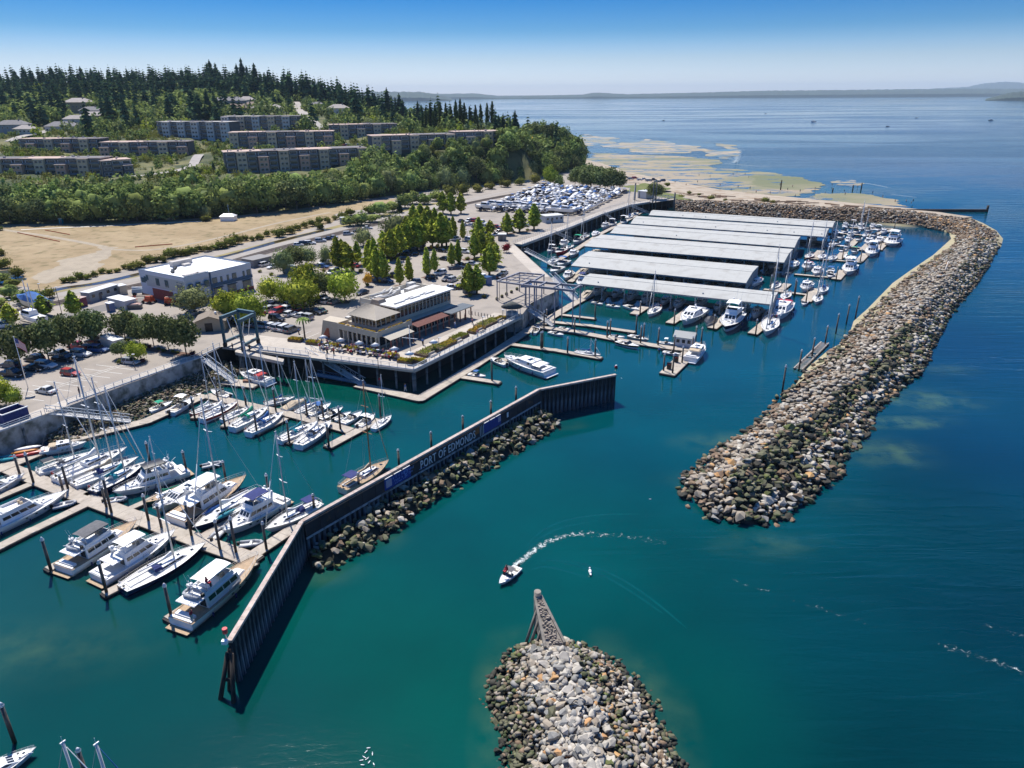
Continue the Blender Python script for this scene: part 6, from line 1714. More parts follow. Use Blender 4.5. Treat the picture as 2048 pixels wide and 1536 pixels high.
def gangway(name,label,top,bot,zt=5.0,zb=.6,width=1.5,h=1.2,m=RAILM,cover=False):
    a=gp(*top,zt);b=gp(*bot,zb);org=a.copy();t=thing(name,label,'gangway',org,0,'gangways from the quays to the floats')
    a=a-org;b=b-org;d=(b-a);hz=Vector((d.x,d.y,0)).normalized();n=Vector((-hz.y,hz.x,0))*width/2
    Pr(mk('gangway_deck',(.45,.44,.42),.8,.1,2),'walk_deck',t,a,b,width,.12)
    L=d.length;k=max(4,int(L/1.5))
    for s in(-1,1):
        tr=MM(m);up=Up(h)
        tr.bar(a+n*s+up,b+n*s+up,.12,.1);tr.bar(a+n*s+Up(.05),b+n*s+Up(.05),.12,.2)
        for i in range(k):
            p=a+d*i/k+n*s;q=a+d*(i+1)/k+n*s;tr.tube(p,p+up,.05,4,caps=False);tr.tube(p if i%2 else p+up,q+up if i%2 else q,.04,4,caps=False)
        tr.build('truss',parent=t)
    if cover:
        Pr(mk('gangway_side_sheet',(.55,.60,.66),.5,.08,2),'side_sheet',t,a+n*1.02+Up(.9),b+n*1.02+Up(.9),.04,.9)
    return t
gangway('gangway','white truss gangway from the near boardwalk down to the rocks walkway',(92,824),(262,842))
gangway('gangway','grey gangway from the travel lift down to the small square float',(408,718),(470,765))
gangway('gangway','long white truss gangway from the restaurant terrace to the pier float',(617,702),(726,768),width=1.7)
gangway('gangway','low blue boarding ramp lying along the float under the terrace',(632,748),(718,764),zt=.9,zb=.8,h=.7,m=mk('ramp_blue',(.06,.14,.24),.6,.15,2))
gangway('gangway','truss gangway from the round pavilion down to the fuel walkway',(1046,612),(1106,651),width=1.6)
gangway('gangway','broad white covered gangway beside the steel lifting frame',(1104,555),(1150,600),width=2.0,cover=True,h=1.7,m=mk('gangway_white',(.60,.62,.66),.5,.06,2))
gangway('gangway','truss gangway beside the promenade bend below the red maple',(1050,502),(1112,534))
gangway('gangway','short gangway on the middle of the boat yard pier',(1108,466),(1142,480));gangway('gangway','short gangway opposite the third roof',(1208,428),(1230,444));gangway('gangway','short gangway near the beach end of the yard pier',(1262,412),(1298,428))
dock('dock_float','small square float with a crate beside the foreshore rocks',[(450,762),(515,770)],3.4)
c_=gp(494,764,.5);o=MM(mk('crate_rust',(.30,.16,.10),.9,.2,2)).box(-.8,.8,-.4,.4,0,.5).build('dock_crate',loc=c_);tag(o,'rusty brown crate on the small square float','crate')
# steel lifting frame over the water
FRM=mk('frame_galvanised',(.24,.24,.27),.5,.12,1.5,rand=.05)
t=thing('lifting_frame','open steel lifting frame spanning from the quay plaza out over the water','steel frame',gp(998,601,5))
O=t.location.copy();H_=6.0
def fp(px,py,z):return gp(px,py,z)-O
tops={'a':fp(994,561,11),'b':fp(1039,544,11),'c':fp(1088,548,11),'d':fp(1052,569,11),'e':fp(1089,566,11),'f':fp(1073,573,11)}
def beam(p,q,w_=.4,h_=.45):Pr(FRM,'beam',t,p,q,w_,h_)
beam(tops['a'],tops['b'],.5);beam(tops['b'],tops['c']);beam(tops['a'],tops['d']);beam(tops['d'],tops['c'],.5)
for f in(.25,.5,.75):beam(tops['a'].lerp(tops['b'],f),tops['d'].lerp(tops['c'],f),.2,.25)
for f in(.33,.66):beam(tops['a'].lerp(tops['d'],f),tops['b'].lerp(tops['c'],f),.15,.2)
gx0,gx1=fp(1056,562,11),fp(1165,573,11);gy0,gy1=fp(1042,570,11),fp(1150,582,11)
beam(gx0+Up(.3),gx1+Up(.3),.5,.6);beam(gy0+Up(.3),gy1+Up(.3),.5,.6)
for f in(.05,.35,.62,.97):beam(gx0.lerp(gx1,f)+Up(.5),gy0.lerp(gy1,f)+Up(.5),.35,.4)
def post(p,zb,r=.2):Pt(FRM,'post',t,(p.x,p.y,zb-O.z),(p.x,p.y,p.z-.4),r,8)
for p in(tops['a'],tops['a'].lerp(tops['b'],.42),tops['b'],tops['c'],tops['d'],tops['a'].lerp(tops['d'],.98),tops['d'].lerp(tops['c'],.45)):post(p,5.0,.17)
for f in(.16,.26,.64,.97):
    post(gx0.lerp(gx1,f),-3,.17);post(gy0.lerp(gy1,f),-3,.17)
hz=MM(mk('hoist_blue',(.03,.12,.32),.5,.15,2));p=gx0.lerp(gy0,.5)+Vector((.5,0,-1.2));hz.box(p.x-1.6,p.x+1.6,p.y-.5,p.y+.5,p.z,p.z+.9);hz.build('hoist',parent=t)
# round planters under the frame
for i,(x,y)in enumerate(((994,600),(1004,595),(1013,590),(1023,586),(1034,580))):
    t=thing('planter','round dark planter tub under the lifting frame, %s from the terrace'%ordw(i+1),'planter',gp(x,y,5),0,'round planters under the lifting frame');Pt(mk('planter_dark',(.08,.07,.065),.9,.2,3),'tub',t,(0,0,0),(0,0,.6),.42,10,.5);Pb(LEAF['scrub'],'plant',t,(0,0,.65),.4,.4,.25,8)
# travel lift
TLB=mk('travel_lift_teal',(.008,.075,.11),.5,.2,1,rand=.06,spec=.5)
t=thing('travel_lift','teal blue travel lift straddling its slot beside the restaurant pier','travel lift',gp(452,702,5))
O=t.location.copy()
cs=[fp(451,694,5),fp(487,702,5),fp(484,680,5),fp(517,686,5)]
hh=7.6
for c in cs:Px(TLB,'leg',t,c.x-.28,c.x+.28,c.y-.28,c.y+.28,.7,hh)
for a,b in((0,2),(1,3)):Pr(TLB,'top_beam',t,cs[a]+Up(hh),cs[b]+Up(hh),.6,.75);Pr(TLB,'side_beam',t,cs[a]+Up(1.6),cs[b]+Up(1.6),.5,.6)
Pr(TLB,'top_beam',t,cs[2]+Up(hh+.3),cs[3]+Up(hh+.3),.6,.8)
for c in cs:
    w_=MM(TYRE);w_.tube((c.x-.3,c.y,.6),(c.x+.3,c.y,.6),.62,12);w_.build('wheel',parent=t)
sg=MM(WHITE)
for f in(.3,.7):
    p=cs[0].lerp(cs[2],f);q=cs[1].lerp(cs[3],f);m_=(p+q)/2;sg.path([p+Up(hh-.6),m_+(p-m_)*.5+Up(2.5),m_+Up(2.0),m_+(q-m_)*.5+Up(2.5),q+Up(hh-.6)],.09,5)
sg.build('sling',parent=t)
for(a,b)in(((441,700),(508,712)),((508,700),(570,714))):
    pass
structure(bandpoly('travel_lift_runway',[gp(470,704,5),gp(566,724,5)],[gp(472,698,5),gp(568,718,5)],4.3,5.02,CONC))
for i in range(6):
    p=gp(482+i*16,710+i*3.0,4.3);o=link_mesh('pier_pile',MM(PCON).tube((0,0,-3),(0,0,4.3),.26,8).data('pile'),None,(p.x,p.y,0));tag(o,'support pile of the travel lift runway, %s from the lift'%ordw(i+1),'pile','support piles of the travel lift runway')
# round pavilion at the pier corner
t=thing('pavilion','small round pavilion with dark conical roof at the end of the flower beds','pavilion',gp(1024,631,5))
Pt(mk('shingle_dark',(.09,.095,.085),.9,.2,2),'roof',t,(0,0,2.5),(0,0,3.9),3.0,12,.25)
for k in range(8):a=k*math.pi/4;Pt(WHITE,'post',t,(math.cos(a)*2.2,math.sin(a)*2.2,0),(math.cos(a)*2.2,math.sin(a)*2.2,2.55),.08,6)
Pt(mk('pavilion_panel',(.35,.42,.46),.6,.1,2),'bench',t,(0,0,0),(0,0,1.1),1.5,8)

# ================================================================== COVERED MOORAGE ROOFS
ROOFM=mk('roof_metal',(.41,.41,.385),.75,.02,.6,rand=.006,spec=.2,dirt=((.31,.30,.275),.3,.5,.8))
GRW=mk('end_wall_grey',(.20,.235,.26),.7,.1,1,rand=.05)
PSTM=mk('shed_post',(.33,.36,.38),.6,.1,2)
def shed(label,fl,fr,br,bl,lean=0.0,ze=5.0,zr=5.75):
    a,b,c,d=[gp(*q,ze)for q in(fl,fr,br,bl)]
    org=Vector((a.x,a.y,0));t=thing('covered_moorage',label,'boat shed',org,0,'long boat shed roofs over the berths')
    a,b,c,d=[p-org for p in(a,b,c,d)]
    L=(b-a).length;k=int(L/3.6);m0,m1=(a+d)/2,(b+c)/2
    up=Up(zr-ze);m0=m0+up;m1=m1+up
    for i in range(k):
        f0,f1=i/k,(i+1)/k-.0003
        for p,q,r_,s in((a,b,m1,m0),(m0,m1,c,d)):
            P=[p.lerp(q,f0),p.lerp(q,f1),s.lerp(r_,f1),s.lerp(r_,f0)]
            mb=MM(ROOFM);mb.hexa([v-Up(.06)for v in P]+P);mb.build('roof_panel',parent=t)
        if i%3==1:
            p=a.lerp(b,(i+.5)/k).lerp(m0.lerp(m1,(i+.5)/k),.35)
            Px(PSTM,'roof_vent',t,p.x-.2,p.x+.2,p.y-.2,p.y+.2,p.z,p.z+.35)if rnd.random()<.3 else None
    rc=MM(ROOFM);rc.bar(m0+Up(.07),m1+Up(.07),.35,.08);rc.build('ridge_cap',parent=t)
    fs=MM(GRW);fs.bar(a-Up(.08),b-Up(.08),.12,.35);fs.bar(d-Up(.08),c-Up(.08),.12,.35);fs.build('fascia',parent=t)
    # end wall on the open water side
    u=(c-b).normalized();n_=9
    for i in range(n_):
        p,q=b.lerp(c,i/n_),b.lerp(c,(i+1)/n_-.004)
        f=abs((i+.5)/n_-.5)*2;zt=-.1+(zr-ze)*(1-f)
        Pr(GRW,'wall_panel',t,p+Up(zt),q+Up(zt),.1,2.9+zt)
    k2=int(L/6.5);tr=MM(PSTM)
    for i in range(k2+1):
        p=a.lerp(b,i/k2);q=d.lerp(c,i/k2);m_=p.lerp(q,.5)
        for j,v in enumerate((p.lerp(q,.03),m_,q.lerp(p,.03))):
            Px(PSTM,'post',t,v.x-.12,v.x+.12,v.y-.12,v.y+.12,.3,v.z-.08+(.4 if j==1 else 0))
        tr.bar(p.lerp(q,.02)-Up(.5),q.lerp(p,.02)-Up(.5),.12,.15)
        tr.bar(p.lerp(q,.02)-Up(.12),q.lerp(p,.02)-Up(.12),.12,.12)
    tr.build('truss',parent=t)
    # walkway and fingers under the roof
    fl_=MM(DOCKM);mm0,mm1=a.lerp(d,.62),b.lerp(c,.62);z=Up(.5-ze);fl_.bar(mm0+z,mm1+z,2.2,.6)
    for i in range(k2+1):p=a.lerp(b,i/k2).lerp(d.lerp(c,i/k2),.08);q=mm0.lerp(mm1,i/k2);fl_.bar(p+z,q+z-Up(.01),1.1,.5)
    fl_.build('walkway',parent=t)
    return t
shed('front boat shed roof, narrowest, with a row of boats visible under its front eave',(1160,567),(1545,609),(1556,584.5),(1180,547))
shed('second boat shed roof counted from the restaurant, its corner beside the covered gangway',(1142,531),(1492,566),(1517,532),(1178,502))
shed('third boat shed roof counted from the restaurant',(1168,492),(1568,525),(1586,498),(1203,469))
shed('fourth boat shed roof counted from the restaurant',(1220,466),(1589,495),(1601,473),(1240,448))
shed('fifth boat shed roof counted from the restaurant, second from the back breakwater',(1261,447),(1651,473.5),(1658,456.5),(1274,432))
shed('last boat shed roof, close to the back breakwater',(1298,430),(1665,454.5),(1671,442.5),(1306,420))
# fuel dock house
t=thing('fuel_dock_house','small white house with pale gable roof on the fuel dock','kiosk',gp(1369,690,.5),R(-26))
CLAP=mk('clapboard_grey_white',(.48,.52,.56),.7,.06,3)
Px(CLAP,'wall',t,-2.3,2.3,-1.6,1.6,0,2.5)
rf=MM(ROOFM)
for s in(-1,1):rf.hexa([(-2.7,s*2.0,2.4),(2.7,s*2.0,2.4),(2.7,0,3.6),(-2.7,0,3.6),(-2.7,s*2.0,2.5),(2.7,s*2.0,2.5),(2.7,0,3.7),(-2.7,0,3.7)])
rf.build('roof',parent=t)
for xx in(-1.4,0,1.4):Px(DGLASS,'window',t,xx-.4,xx+.4,-1.64,-1.59,1.0,1.9)
for s in(-1,1):Ph(CLAP,'gable',t,[(s*2.3-.02,-1.6,2.5),(s*2.3+.02,-1.6,2.5),(s*2.3+.02,1.6,2.5),(s*2.3-.02,1.6,2.5),(s*2.3-.02,-.05,3.5),(s*2.3+.02,-.05,3.5),(s*2.3+.02,.05,3.5),(s*2.3-.02,.05,3.5)])
for i,(x,y)in enumerate(((1338,738),(1352,724))):
    t=thing('fuel_pump','dark fuel pump on the fuel dock arm, %s from its tip'%ordw(i+1),'fuel pump',gp(x,y,.5),R(60),'fuel pumps on the dock arm');Px(BLACKP,'cabinet',t,-.3,.3,-.5,.5,0,1.6);Px(REDP,'sign_band',t,-.32,.32,-.4,.4,1.1,1.3)
# flag at the seawall lot
t=thing('flagpole','tall white flagpole with a half lowered striped flag beside the near parking lot','flagpole',gp(56,776,5))
HH=up_to(t.location,674)
Pt(WHITE,'pole',t,(0,0,0),(0,0,HH),.09,7,.05);Pb(WHITE,'finial',t,(0,0,HH+.05),.13,n=6)
fg=MB();mr_=mk('flag_red',(.50,.035,.04),.8,.05,2);mw=mk('flag_white',(.7,.7,.7),.8,.05,2);mbl=mk('flag_blue',(.03,.05,.22),.8,.05,2)
fw,fh=2.9,1.9
def fpt(u,v):
    droop=u*u*.55
    return(u*fw*.62,math.sin(u*7+v*1.5)*.14*u,HH-.25-v*fh-droop*fh*1.25)
for k in range(13):
    for j in range(10):
        blue=j<4 and k<7
        fg.mat(mbl if blue else(mr_ if k%2==0 else mw));u0,u1,v0,v1=j/10,(j+1)/10,k/13,(k+1)/13
        fg.poly([fpt(u0,v1),fpt(u1,v1),fpt(u1,v0),fpt(u0,v0)])
fg.mat(mw)
for a_ in range(5):
    for b_ in range(4):
        u,v=.03+a_*.08,.05+b_*.13
        for sgn in(-1,1):
            p=[Vector(fpt(u+du,v+dv))+Vector((0,sgn*.012,0))for du,dv in((0,.04),(.025,.02),(.05,.04),(.025,0))];fg.poly(p)
fg.build('flag',parent=t)
# small blue shed at the boardwalk
t=thing('storage_shed','small blue and white open topped shed on the boardwalk at the picture edge','shed',gp(26,838,5),R(62))
for x0,x1,y0,y1 in((-2.2,2.2,-1.5,-1.4),(-2.2,2.2,1.4,1.5),(-2.2,-2.1,-1.4,1.4),(2.1,2.2,-1.4,1.4)):Px(NAVYC,'wall',t,x0,x1,y0,y1,0,1.9)
Px(WHITE,'top_rail',t,-2.3,2.3,-1.6,-1.35,1.9,2.05);Px(WHITE,'top_rail',t,-2.3,2.3,1.35,1.6,1.9,2.05);Px(WHITE,'top_rail',t,-2.3,-2.1,-1.35,1.35,1.9,2.05)
Px(CONC,'floor',t,-2.1,2.1,-1.4,1.4,.05,.3)
for i,(x,y,m_,r_,lab)in enumerate(((46,912,REDP,25,'red kayak lowest of the stack on the rocks walkway'),(50,905,mk('kayak_orange',(.6,.22,.03),.5,.1,2),25,'orange kayak in the stack on the rocks walkway'),(56,898,WHITE,25,'white kayak on top of the stack on the rocks walkway'),(66,908,REDP,28,'red kayak lying beside the kayak stack'),(8,922,TEALC,20,'teal kayak at the picture edge'),(16,915,TEALC,20,'second teal kayak at the picture edge, nearer the rocks'))):
    o=kayak('kayak',lab,m_);o.location=gp(x,y,.6+(.35*i if i<3 else 0));o.rotation_euler=(0,0,R(r_));o.scale=(1.2,1.6,1.5)
# ================================================================== VEHICLES
CARC={}
for nm,c,r_ in(('white',(.62,.62,.61),.3),('silver',(.38,.39,.40),.3),('grey',(.13,.135,.14),.3),('black',(.014,.014,.016),.25),('red',(.34,.018,.018),.3),('blue',(.03,.09,.24),.3),('navy',(.018,.03,.07),.3),('dark red',(.14,.015,.02),.3),('tan',(.36,.31,.24),.35),('green',(.04,.08,.05),.35)):
    CARC[nm]=mk('car_paint_'+nm.replace(' ','_'),c,r_,.03,1,spec=.6)
CHROME=mk('car_trim',(.10,.10,.10),.5,.1,2)
HEAD=mk('headlight_lens',(.7,.7,.68),.2,.05,2);TAIL=mk('tail_light_red',(.35,.02,.02),.3,.1,2)
def make_car(color,kind):
    L,W_,H={'sedan':(4.7,1.82,1.42),'hatch':(4.2,1.76,1.5),'suv':(4.75,1.9,1.72),'pickup':(5.5,1.95,1.82),'van':(5.1,1.95,1.95)}[kind]
    m=CARC[color];nm={'sedan':'parked_car','hatch':'parked_car','suv':'parked_suv','pickup':'pickup_truck','van':'parked_van'}[kind]
    t=thing(nm,'',{'pickup':'pickup truck','van':'van','suv':'suv'}.get(kind,'car'))
    bh={'sedan':.82,'hatch':.86,'suv':1.0,'pickup':1.05,'van':1.1}[kind];w=W_/2
    b=MM(m);st=[(-L/2,.40,bh*.82,.84),(-L/2+.12,.28,bh*.98,.95),(-L*.2,.24,bh,1),(L*.18,.24,bh,1),(L*.36,.25,bh*.90,.97),(L/2-.08,.30,bh*.72,.88),(L/2,.40,bh*.60,.78)]
    rings=[[(x,-w*k,z0),(x,-w*k,(z0+z1)/2+.05),(x,-w*k*.93,z1),(x,w*k*.93,z1),(x,w*k,(z0+z1)/2+.05),(x,w*k,z0)]for x,z0,z1,k in st]
    b.loft(rings);body=b.build('body',parent=t)
    x0,x1,ra,fa={'sedan':(-L*.34,L*.22,.65,.85),'hatch':(-L*.46,L*.22,.35,.8),'suv':(-L*.47,L*.21,.25,.7),'pickup':(-L*.10,L*.24,.15,.65),'van':(-L*.48,L*.34,.12,.7)}[kind]
    g=MM(DGLASS);g.frus(x0,x1,w*.93,bh-.03,H-.05,ra,fa,w*.76);g.build('glass',parent=t)
    r=MM(m);r.frus(x0+ra-.04,x1-fa+.08,w*.77,H-.06,H,.06,.1,w*.70)
    for s in(-1,1):
        for xx in(x0+ra*.5+.0,(x0+ra+x1-fa)/2):r.hexa([(xx,s*w*.935-.02,bh),(xx+.1,s*w*.935-.02,bh),(xx+.1,s*w*.935+.02,bh),(xx,s*w*.935+.02,bh),(xx+(.15 if xx<0 else 0),s*w*.775-.02,H-.05),(xx+.12+(.15 if xx<0 else 0),s*w*.775-.02,H-.05),(xx+.12+(.15 if xx<0 else 0),s*w*.775+.02,H-.05),(xx+(.15 if xx<0 else 0),s*w*.775+.02,H-.05)])
    r.build('roof',parent=t)
    if kind=='pickup':q=MM(CHROME);q.box(-L*.47,-L*.12,-w*.78,w*.78,bh-.25,bh+.012);q.build('load_bed',parent=t)
    wm=MM(TYRE);wm.tube((0,-.11,0),(0,.11,0),.34,12);wm.mat(ALU);wm.tube((0,-.12,0),(0,.12,0),.2,8);wd=wm.data('wheel')
    for xx in(-L*.30,L*.31):
        for s in(-1,1):link_mesh('wheel',wd,t,(xx,s*(w-.1),.34))
    hl=MM(HEAD).box(-.05,.05,-.2,.2,-.08,.08).data('headlight');tl=MM(TAIL).box(-.04,.04,-.17,.17,-.1,.1).data('tail_light')
    for s in(-1,1):link_mesh('headlight',hl,t,(L/2-.04,s*w*.6,bh*.62));link_mesh('tail_light',tl,t,(-L/2+.02,s*w*.66,bh*.78))
    return t
CARP={}
def car(px,py,rot,color,kind,label,group,z=5.0,p=None):
    q=gp(px,py,z)if p is None else p
    if(color,kind)not in CARP:
        t=make_car(color,kind);CARP[(color,kind)]=t;t.location=q;t.rotation_euler=(0,0,R(rot));t['label']=label;t['group']=group
        kids(t);[kids(c)for c in t.children];return t
    return dup(CARP[(color,kind)],q,R(rot),label,None,group)
GA='cars in the near parking lot by the seawall'
for px,py,rot,c,k,lab in((93,785,160,'white','sedan','white saloon parked alone near the painted hatching of the near lot'),(142,750,-15,'red','hatch','red hatchback standing across the bays of the near lot'),(263,727,-15,'silver','hatch','silver hatchback at the small bright tree of the near lot'),
    (70,722,165,'black','suv','black car under the second maple of the near lot'),(22,734,165,'navy','suv','dark suv behind the flagpole'),(26,752,-12,'black','pickup','black pickup at the picture edge behind the flagpole'),(68,741,-12,'black','sedan','black saloon in the maple shade beside the flagpole'),
    (93,735,-12,'white','suv','white suv in the maple shade beside the black saloon'),(118,710,165,'silver','sedan','silver saloon under the third maple'),(130,722,-12,'black','pickup','dark pickup between third maple and the white and blue car'),(163,712,-12,'white','suv','white suv beside the reddish shrub of the near lot'),
    (159,697,170,'red','pickup','red pickup in the back row of the near lot'),(198,703,-12,'blue','suv','bright blue car next to the white trailer'),(193,687,170,'black','pickup','black pickup in the back row next to the red one'),(12,700,165,'grey','sedan','grey car at the picture edge behind the first maple'),
    (6,655,20,'white','van','white van at the picture edge, first of the stored vehicles'),(8,643,20,'white','van','white van at the picture edge, second of the stored vehicles'),(10,648,20,'silver','sedan','silver car between the two white vans')):
    car(px,py,rot,c,k,lab,GA)
GB='cars in the rows beside the restaurant'
row=[(507,651),(520,652),(533,653),(546,655),(559,658),(572,660),(585,663)]
for i,((x,y),c,k)in enumerate(zip(row,('silver','grey','silver','white','silver','white','grey'),('suv','sedan','sedan','hatch','suv','suv','suv'))):car(x,y,62,c,k,'%s %s, %s in the row before the travel lift'%(c,k.replace('hatch','hatchback'),ordw(i+1)),GB)
cols=('black','silver','grey','white','navy','silver','black','blue','white','grey','red','green')
kinds=('sedan','suv','hatch','suv','pickup','sedan','suv')
def scatter_cars(lst,where,group,rots=(62,-28),start_=0):
    for i,q in enumerate(lst):
        c=q[2]if len(q)>2 else cols[(i*5+start_)%12];k=q[3]if len(q)>3 else kinds[(i*3+start_)%7]
        car(q[0],q[1],(q[4]if len(q)>4 else rots[(i//4)%len(rots)])+rnd.uniform(-3,3)+(180 if rnd.random()<.4 else 0),c,k,'%s %s %s, %s counted from the railway side'%(c,{'hatch':'hatchback','sedan':'saloon'}.get(k,k),where,ordw(1+sorted(lst,key=lambda z:z[0]).index(q))),group)
scatter_cars([(554,641,'black','suv',-28),(533,625),(554,627),(581,631),(600,635),(612,638),(628,627),(640,625),(642,603),(656,605,'white','suv'),(669,607),(495,645),(480,648),(456,640,'silver','sedan'),(515,628),(568,622),(594,622,'red','sedan'),(380,632),(725,588,'black','sedan'),(620,610,'black','suv'),(545,616),(575,614,'silver','suv')],'under the bright trees behind the travel lift',GB)
GC='cars in the middle of the big parking lot'
scatter_cars([(646,535,'blue','sedan',-28),(708,534,'red','sedan',-28),(667,548,'white','van',62),(786,555,'black','pickup',-28),(775,564,'navy','sedan',-40),(812,549,'white','hatch',-40),(880,549,'white','suv',40),(863,558,'black','hatch',10),(895,561,'black','suv',60),(906,562,'silver','suv',60),(912,538,'navy','pickup',20),(922,532,'black','sedan'),
              (930,506,'white','suv',-30),(887,520,'black','sedan',-30),(811,506,'black','sedan',20),(824,500,'grey','suv',20),(839,494,'silver','suv',20),(831,510,'black','sedan',20),(884,504,'black','sedan',-30),(807,519,'black','sedan',20),(775,500,'silver','sedan',20),(725,522,'silver','sedan'),(828,568,'grey','suv',20),(918,578,'black','suv',20),(904,577,'white','sedan',20),(1002,556,'black','suv',70),(1008,548,'silver','sedan',70),(648,528),(690,528),(985,541,'white','hatch'),(945,530,'silver','sedan')],'in the middle of the big lot',GC)
GD='cars near the dry stored boats'
scatter_cars([(923,444),(937,444),(950,443),(928,452),(941,452),(952,455),(963,448,'white','van'),(994,456,'red','hatch'),(1000,462,'black','sedan'),(992,471,'white','sedan'),(1006,474,'grey','suv'),(1018,463,'blue','hatch',20),(1049,453,'grey','suv'),(1066,451,'silver','sedan'),(968,455,'white','suv'),(940,482,'white','suv'),(913,480),(976,452),(985,458,'silver','hatch'),(893,444),(884,450),(870,455),(903,455),(1030,452),(975,470)],'beside the boat yard',GD)
GE='cars along the railway side of the lot'
scatter_cars([(597,492,'white','hatch',14),(609,490,'black','suv',14),(620,489,'white','suv',14),(641,484,'silver','suv',14),(655,480,'navy','sedan',14),(665,477,'silver','sedan',14),(697,470,'silver','suv',14),(716,464,'black','sedan',14),(530,532,'white','suv',60),(541,527,'navy','sedan',60),(546,536,'white','sedan',60),(735,458,'white','sedan',14),(780,449,'grey','suv',14),(795,445,'white','suv',14)],'beside the railway',GE)
scatter_cars([(1252+i*9,356+(i%2)*2.5+i*.9)for i in range(9)],'by the beach park','cars in the beach park',(20,))
for i in range(7):q=rp(205+i*9,316+i*.4,508);q.z=ground_z(q.x,q.y)+1.0;car(0,0,80,('black','white','silver','grey','navy')[i%5],'suv','%s car parked below the second condominium row, %s from its drive'%(('black','white','silver','grey','navy')[i%5],ordw(i+1)),'cars at the condominiums',p=q)
# ================================================================== BOOM LIFTS, TRAILERS, SITE THINGS
BORG=mk('lift_orange',(.52,.075,.02),.5,.12,1)
def boom_lift(px,py,rot,label):
    t=thing('boom_lift',label,'boom lift',gp(px,py,5),R(rot),'orange boom lifts at the white building')
    Pf(BORG,'chassis',t,-1.5,1.5,1.0,.6,1.15,.1,.2);Pf(BORG,'turret',t,-1.4,.9,.75,1.2,2.1,.2,.3)
    for xx in(-1.2,1.2):
        for s in(-1,1):Pt(TYRE,'wheel',t,(xx,s*.9,.45),(xx,s*1.25,.45),.45,10)
    Pr(mk('boom_cream',(.55,.45,.33),.5,.1,2),'boom',t,(-1.0,0,2.4),(4.4,0,1.9),.35,.4);Pr(BORG,'jib',t,(4.3,0,1.9),(5.2,0,1.4),.3,.3)
    bk=MM(BORG);bk.box(5.0,5.9,-.8,.8,.5,.6)
    for x0,x1,y0,y1 in((5.0,5.05,-.8,.8),(5.85,5.9,-.8,.8),(5.0,5.9,-.8,-.75),(5.0,5.9,.75,.8)):bk.box(x0,x1,y0,y1,1.45,1.52)
    bk.build('basket',parent=t)
boom_lift(299,606,160,'orange boom lift by the long office trailer');boom_lift(341,609,25,'orange boom lift at the corner of the white building')
t=thing('telehandler','grey blue forklift behind the first orange boom lift','forklift',gp(280,590,5),R(20));Pf(mk('forklift_grey',(.30,.36,.40),.5,.1,2),'body',t,-2,2,1.0,.8,2.0,.2,.8);Pr(CARC['white'],'boom',t,(-1.8,0,2.6),(3.6,0,2.2),.5,.5)
for xx in(-1.3,1.3):
    for s in(-1,1):Pt(TYRE,'wheel',t,(xx,s*.85,.55),(xx,s*1.2,.55),.55,10)
def boxy(name,label,cat,p0,p1,depth,H,wall,roof,z=5.0,wins=0,door=True,over=.15,roofh=.12,winmat=None):
    """simple flat roofed building whose front foot runs from p0 to p1"""
    a=gp(*p0,z);b=gp(*p1,z);d=(b-a);L=d.length;ang=math.atan2(d.y,d.x)
    t=thing(name,label,cat,a,ang)
    Px(wall,'wall',t,0,L,0,depth,0,H)
    Px(roof,'roof',t,-over,L+over,-over,depth+over,H+.003,H+roofh)
    for i in range(wins):x=L*(i+.5)/wins;Px(winmat or DGLASS,'window',t,x-.5,x+.5,-.05,.0,H*.45,H*.75)
    if door:Px(CHROME,'door',t,L*.3,L*.3+.9,-.06,.0,.02,2.0)
    return t,L,ang
TRM=mk('trailer_grey',(.27,.30,.31),.6,.06,1);TRR=mk('trailer_roof',(.55,.56,.57),.6,.05,1)
boxy('office_trailer','long grey office trailer with pale roof beside the railway','trailer',(182,606),(240,588),3.2,2.9,TRM,TRR,wins=4)
boxy('storage_container','tan square annex at the end of the long office trailer','container',(242,590),(256,587),3.0,2.6,mk('container_tan',(.42,.37,.29),.7,.1,2),TRR,door=False)
boxy('storage_container','white flat topped container before the office trailer','container',(218,612),(252,620),3.4,2.4,mk('container_white',(.5,.5,.5),.6,.06,2),mk('container_top',(.62,.62,.62),.6,.05,2),door=False)
boxy('storage_container','dark red container beside the office trailer','container',(163,615),(176,611),3.0,2.5,mk('container_red',(.17,.04,.06),.7,.1,2),mk('container_pink',(.42,.30,.26),.7,.1,2),door=False)
boxy('storage_container','long low grey shed behind the white building, beside the railway','container',(508,536),(545,527),6,2.6,mk('shed_concrete',(.20,.20,.20),.8,.1,2),mk('shed_roof',(.22,.21,.20),.8,.1,2),door=False)
boxy('portable_toilet','blue portable toilet beside the white container','portable toilet',(214,622),(222,624),1.4,2.3,CARC['blue'],WHITE)
boxy('enclosed_trailer','white box trailer parked beside the shrubs of the near lot','trailer',(203,692),(231,703),2.4,2.5,mk('trailer_white',(.6,.6,.6),.5,.05,2),mk('trailer_white_top',(.66,.66,.65),.5,.05,2),door=False)
t=thing('skip','open debris skip with rubble beside the first boom lift','skip',gp(271,617,5),R(10));Pf(CHROME,'bin',t,-1.6,1.6,.9,0,1.2,-.2,-.2,1.05);Pf(mk('debris',(.45,.30,.25),.9,.4,3),'debris',t,-1.5,1.5,.9,1.2,1.45,.3,.4)
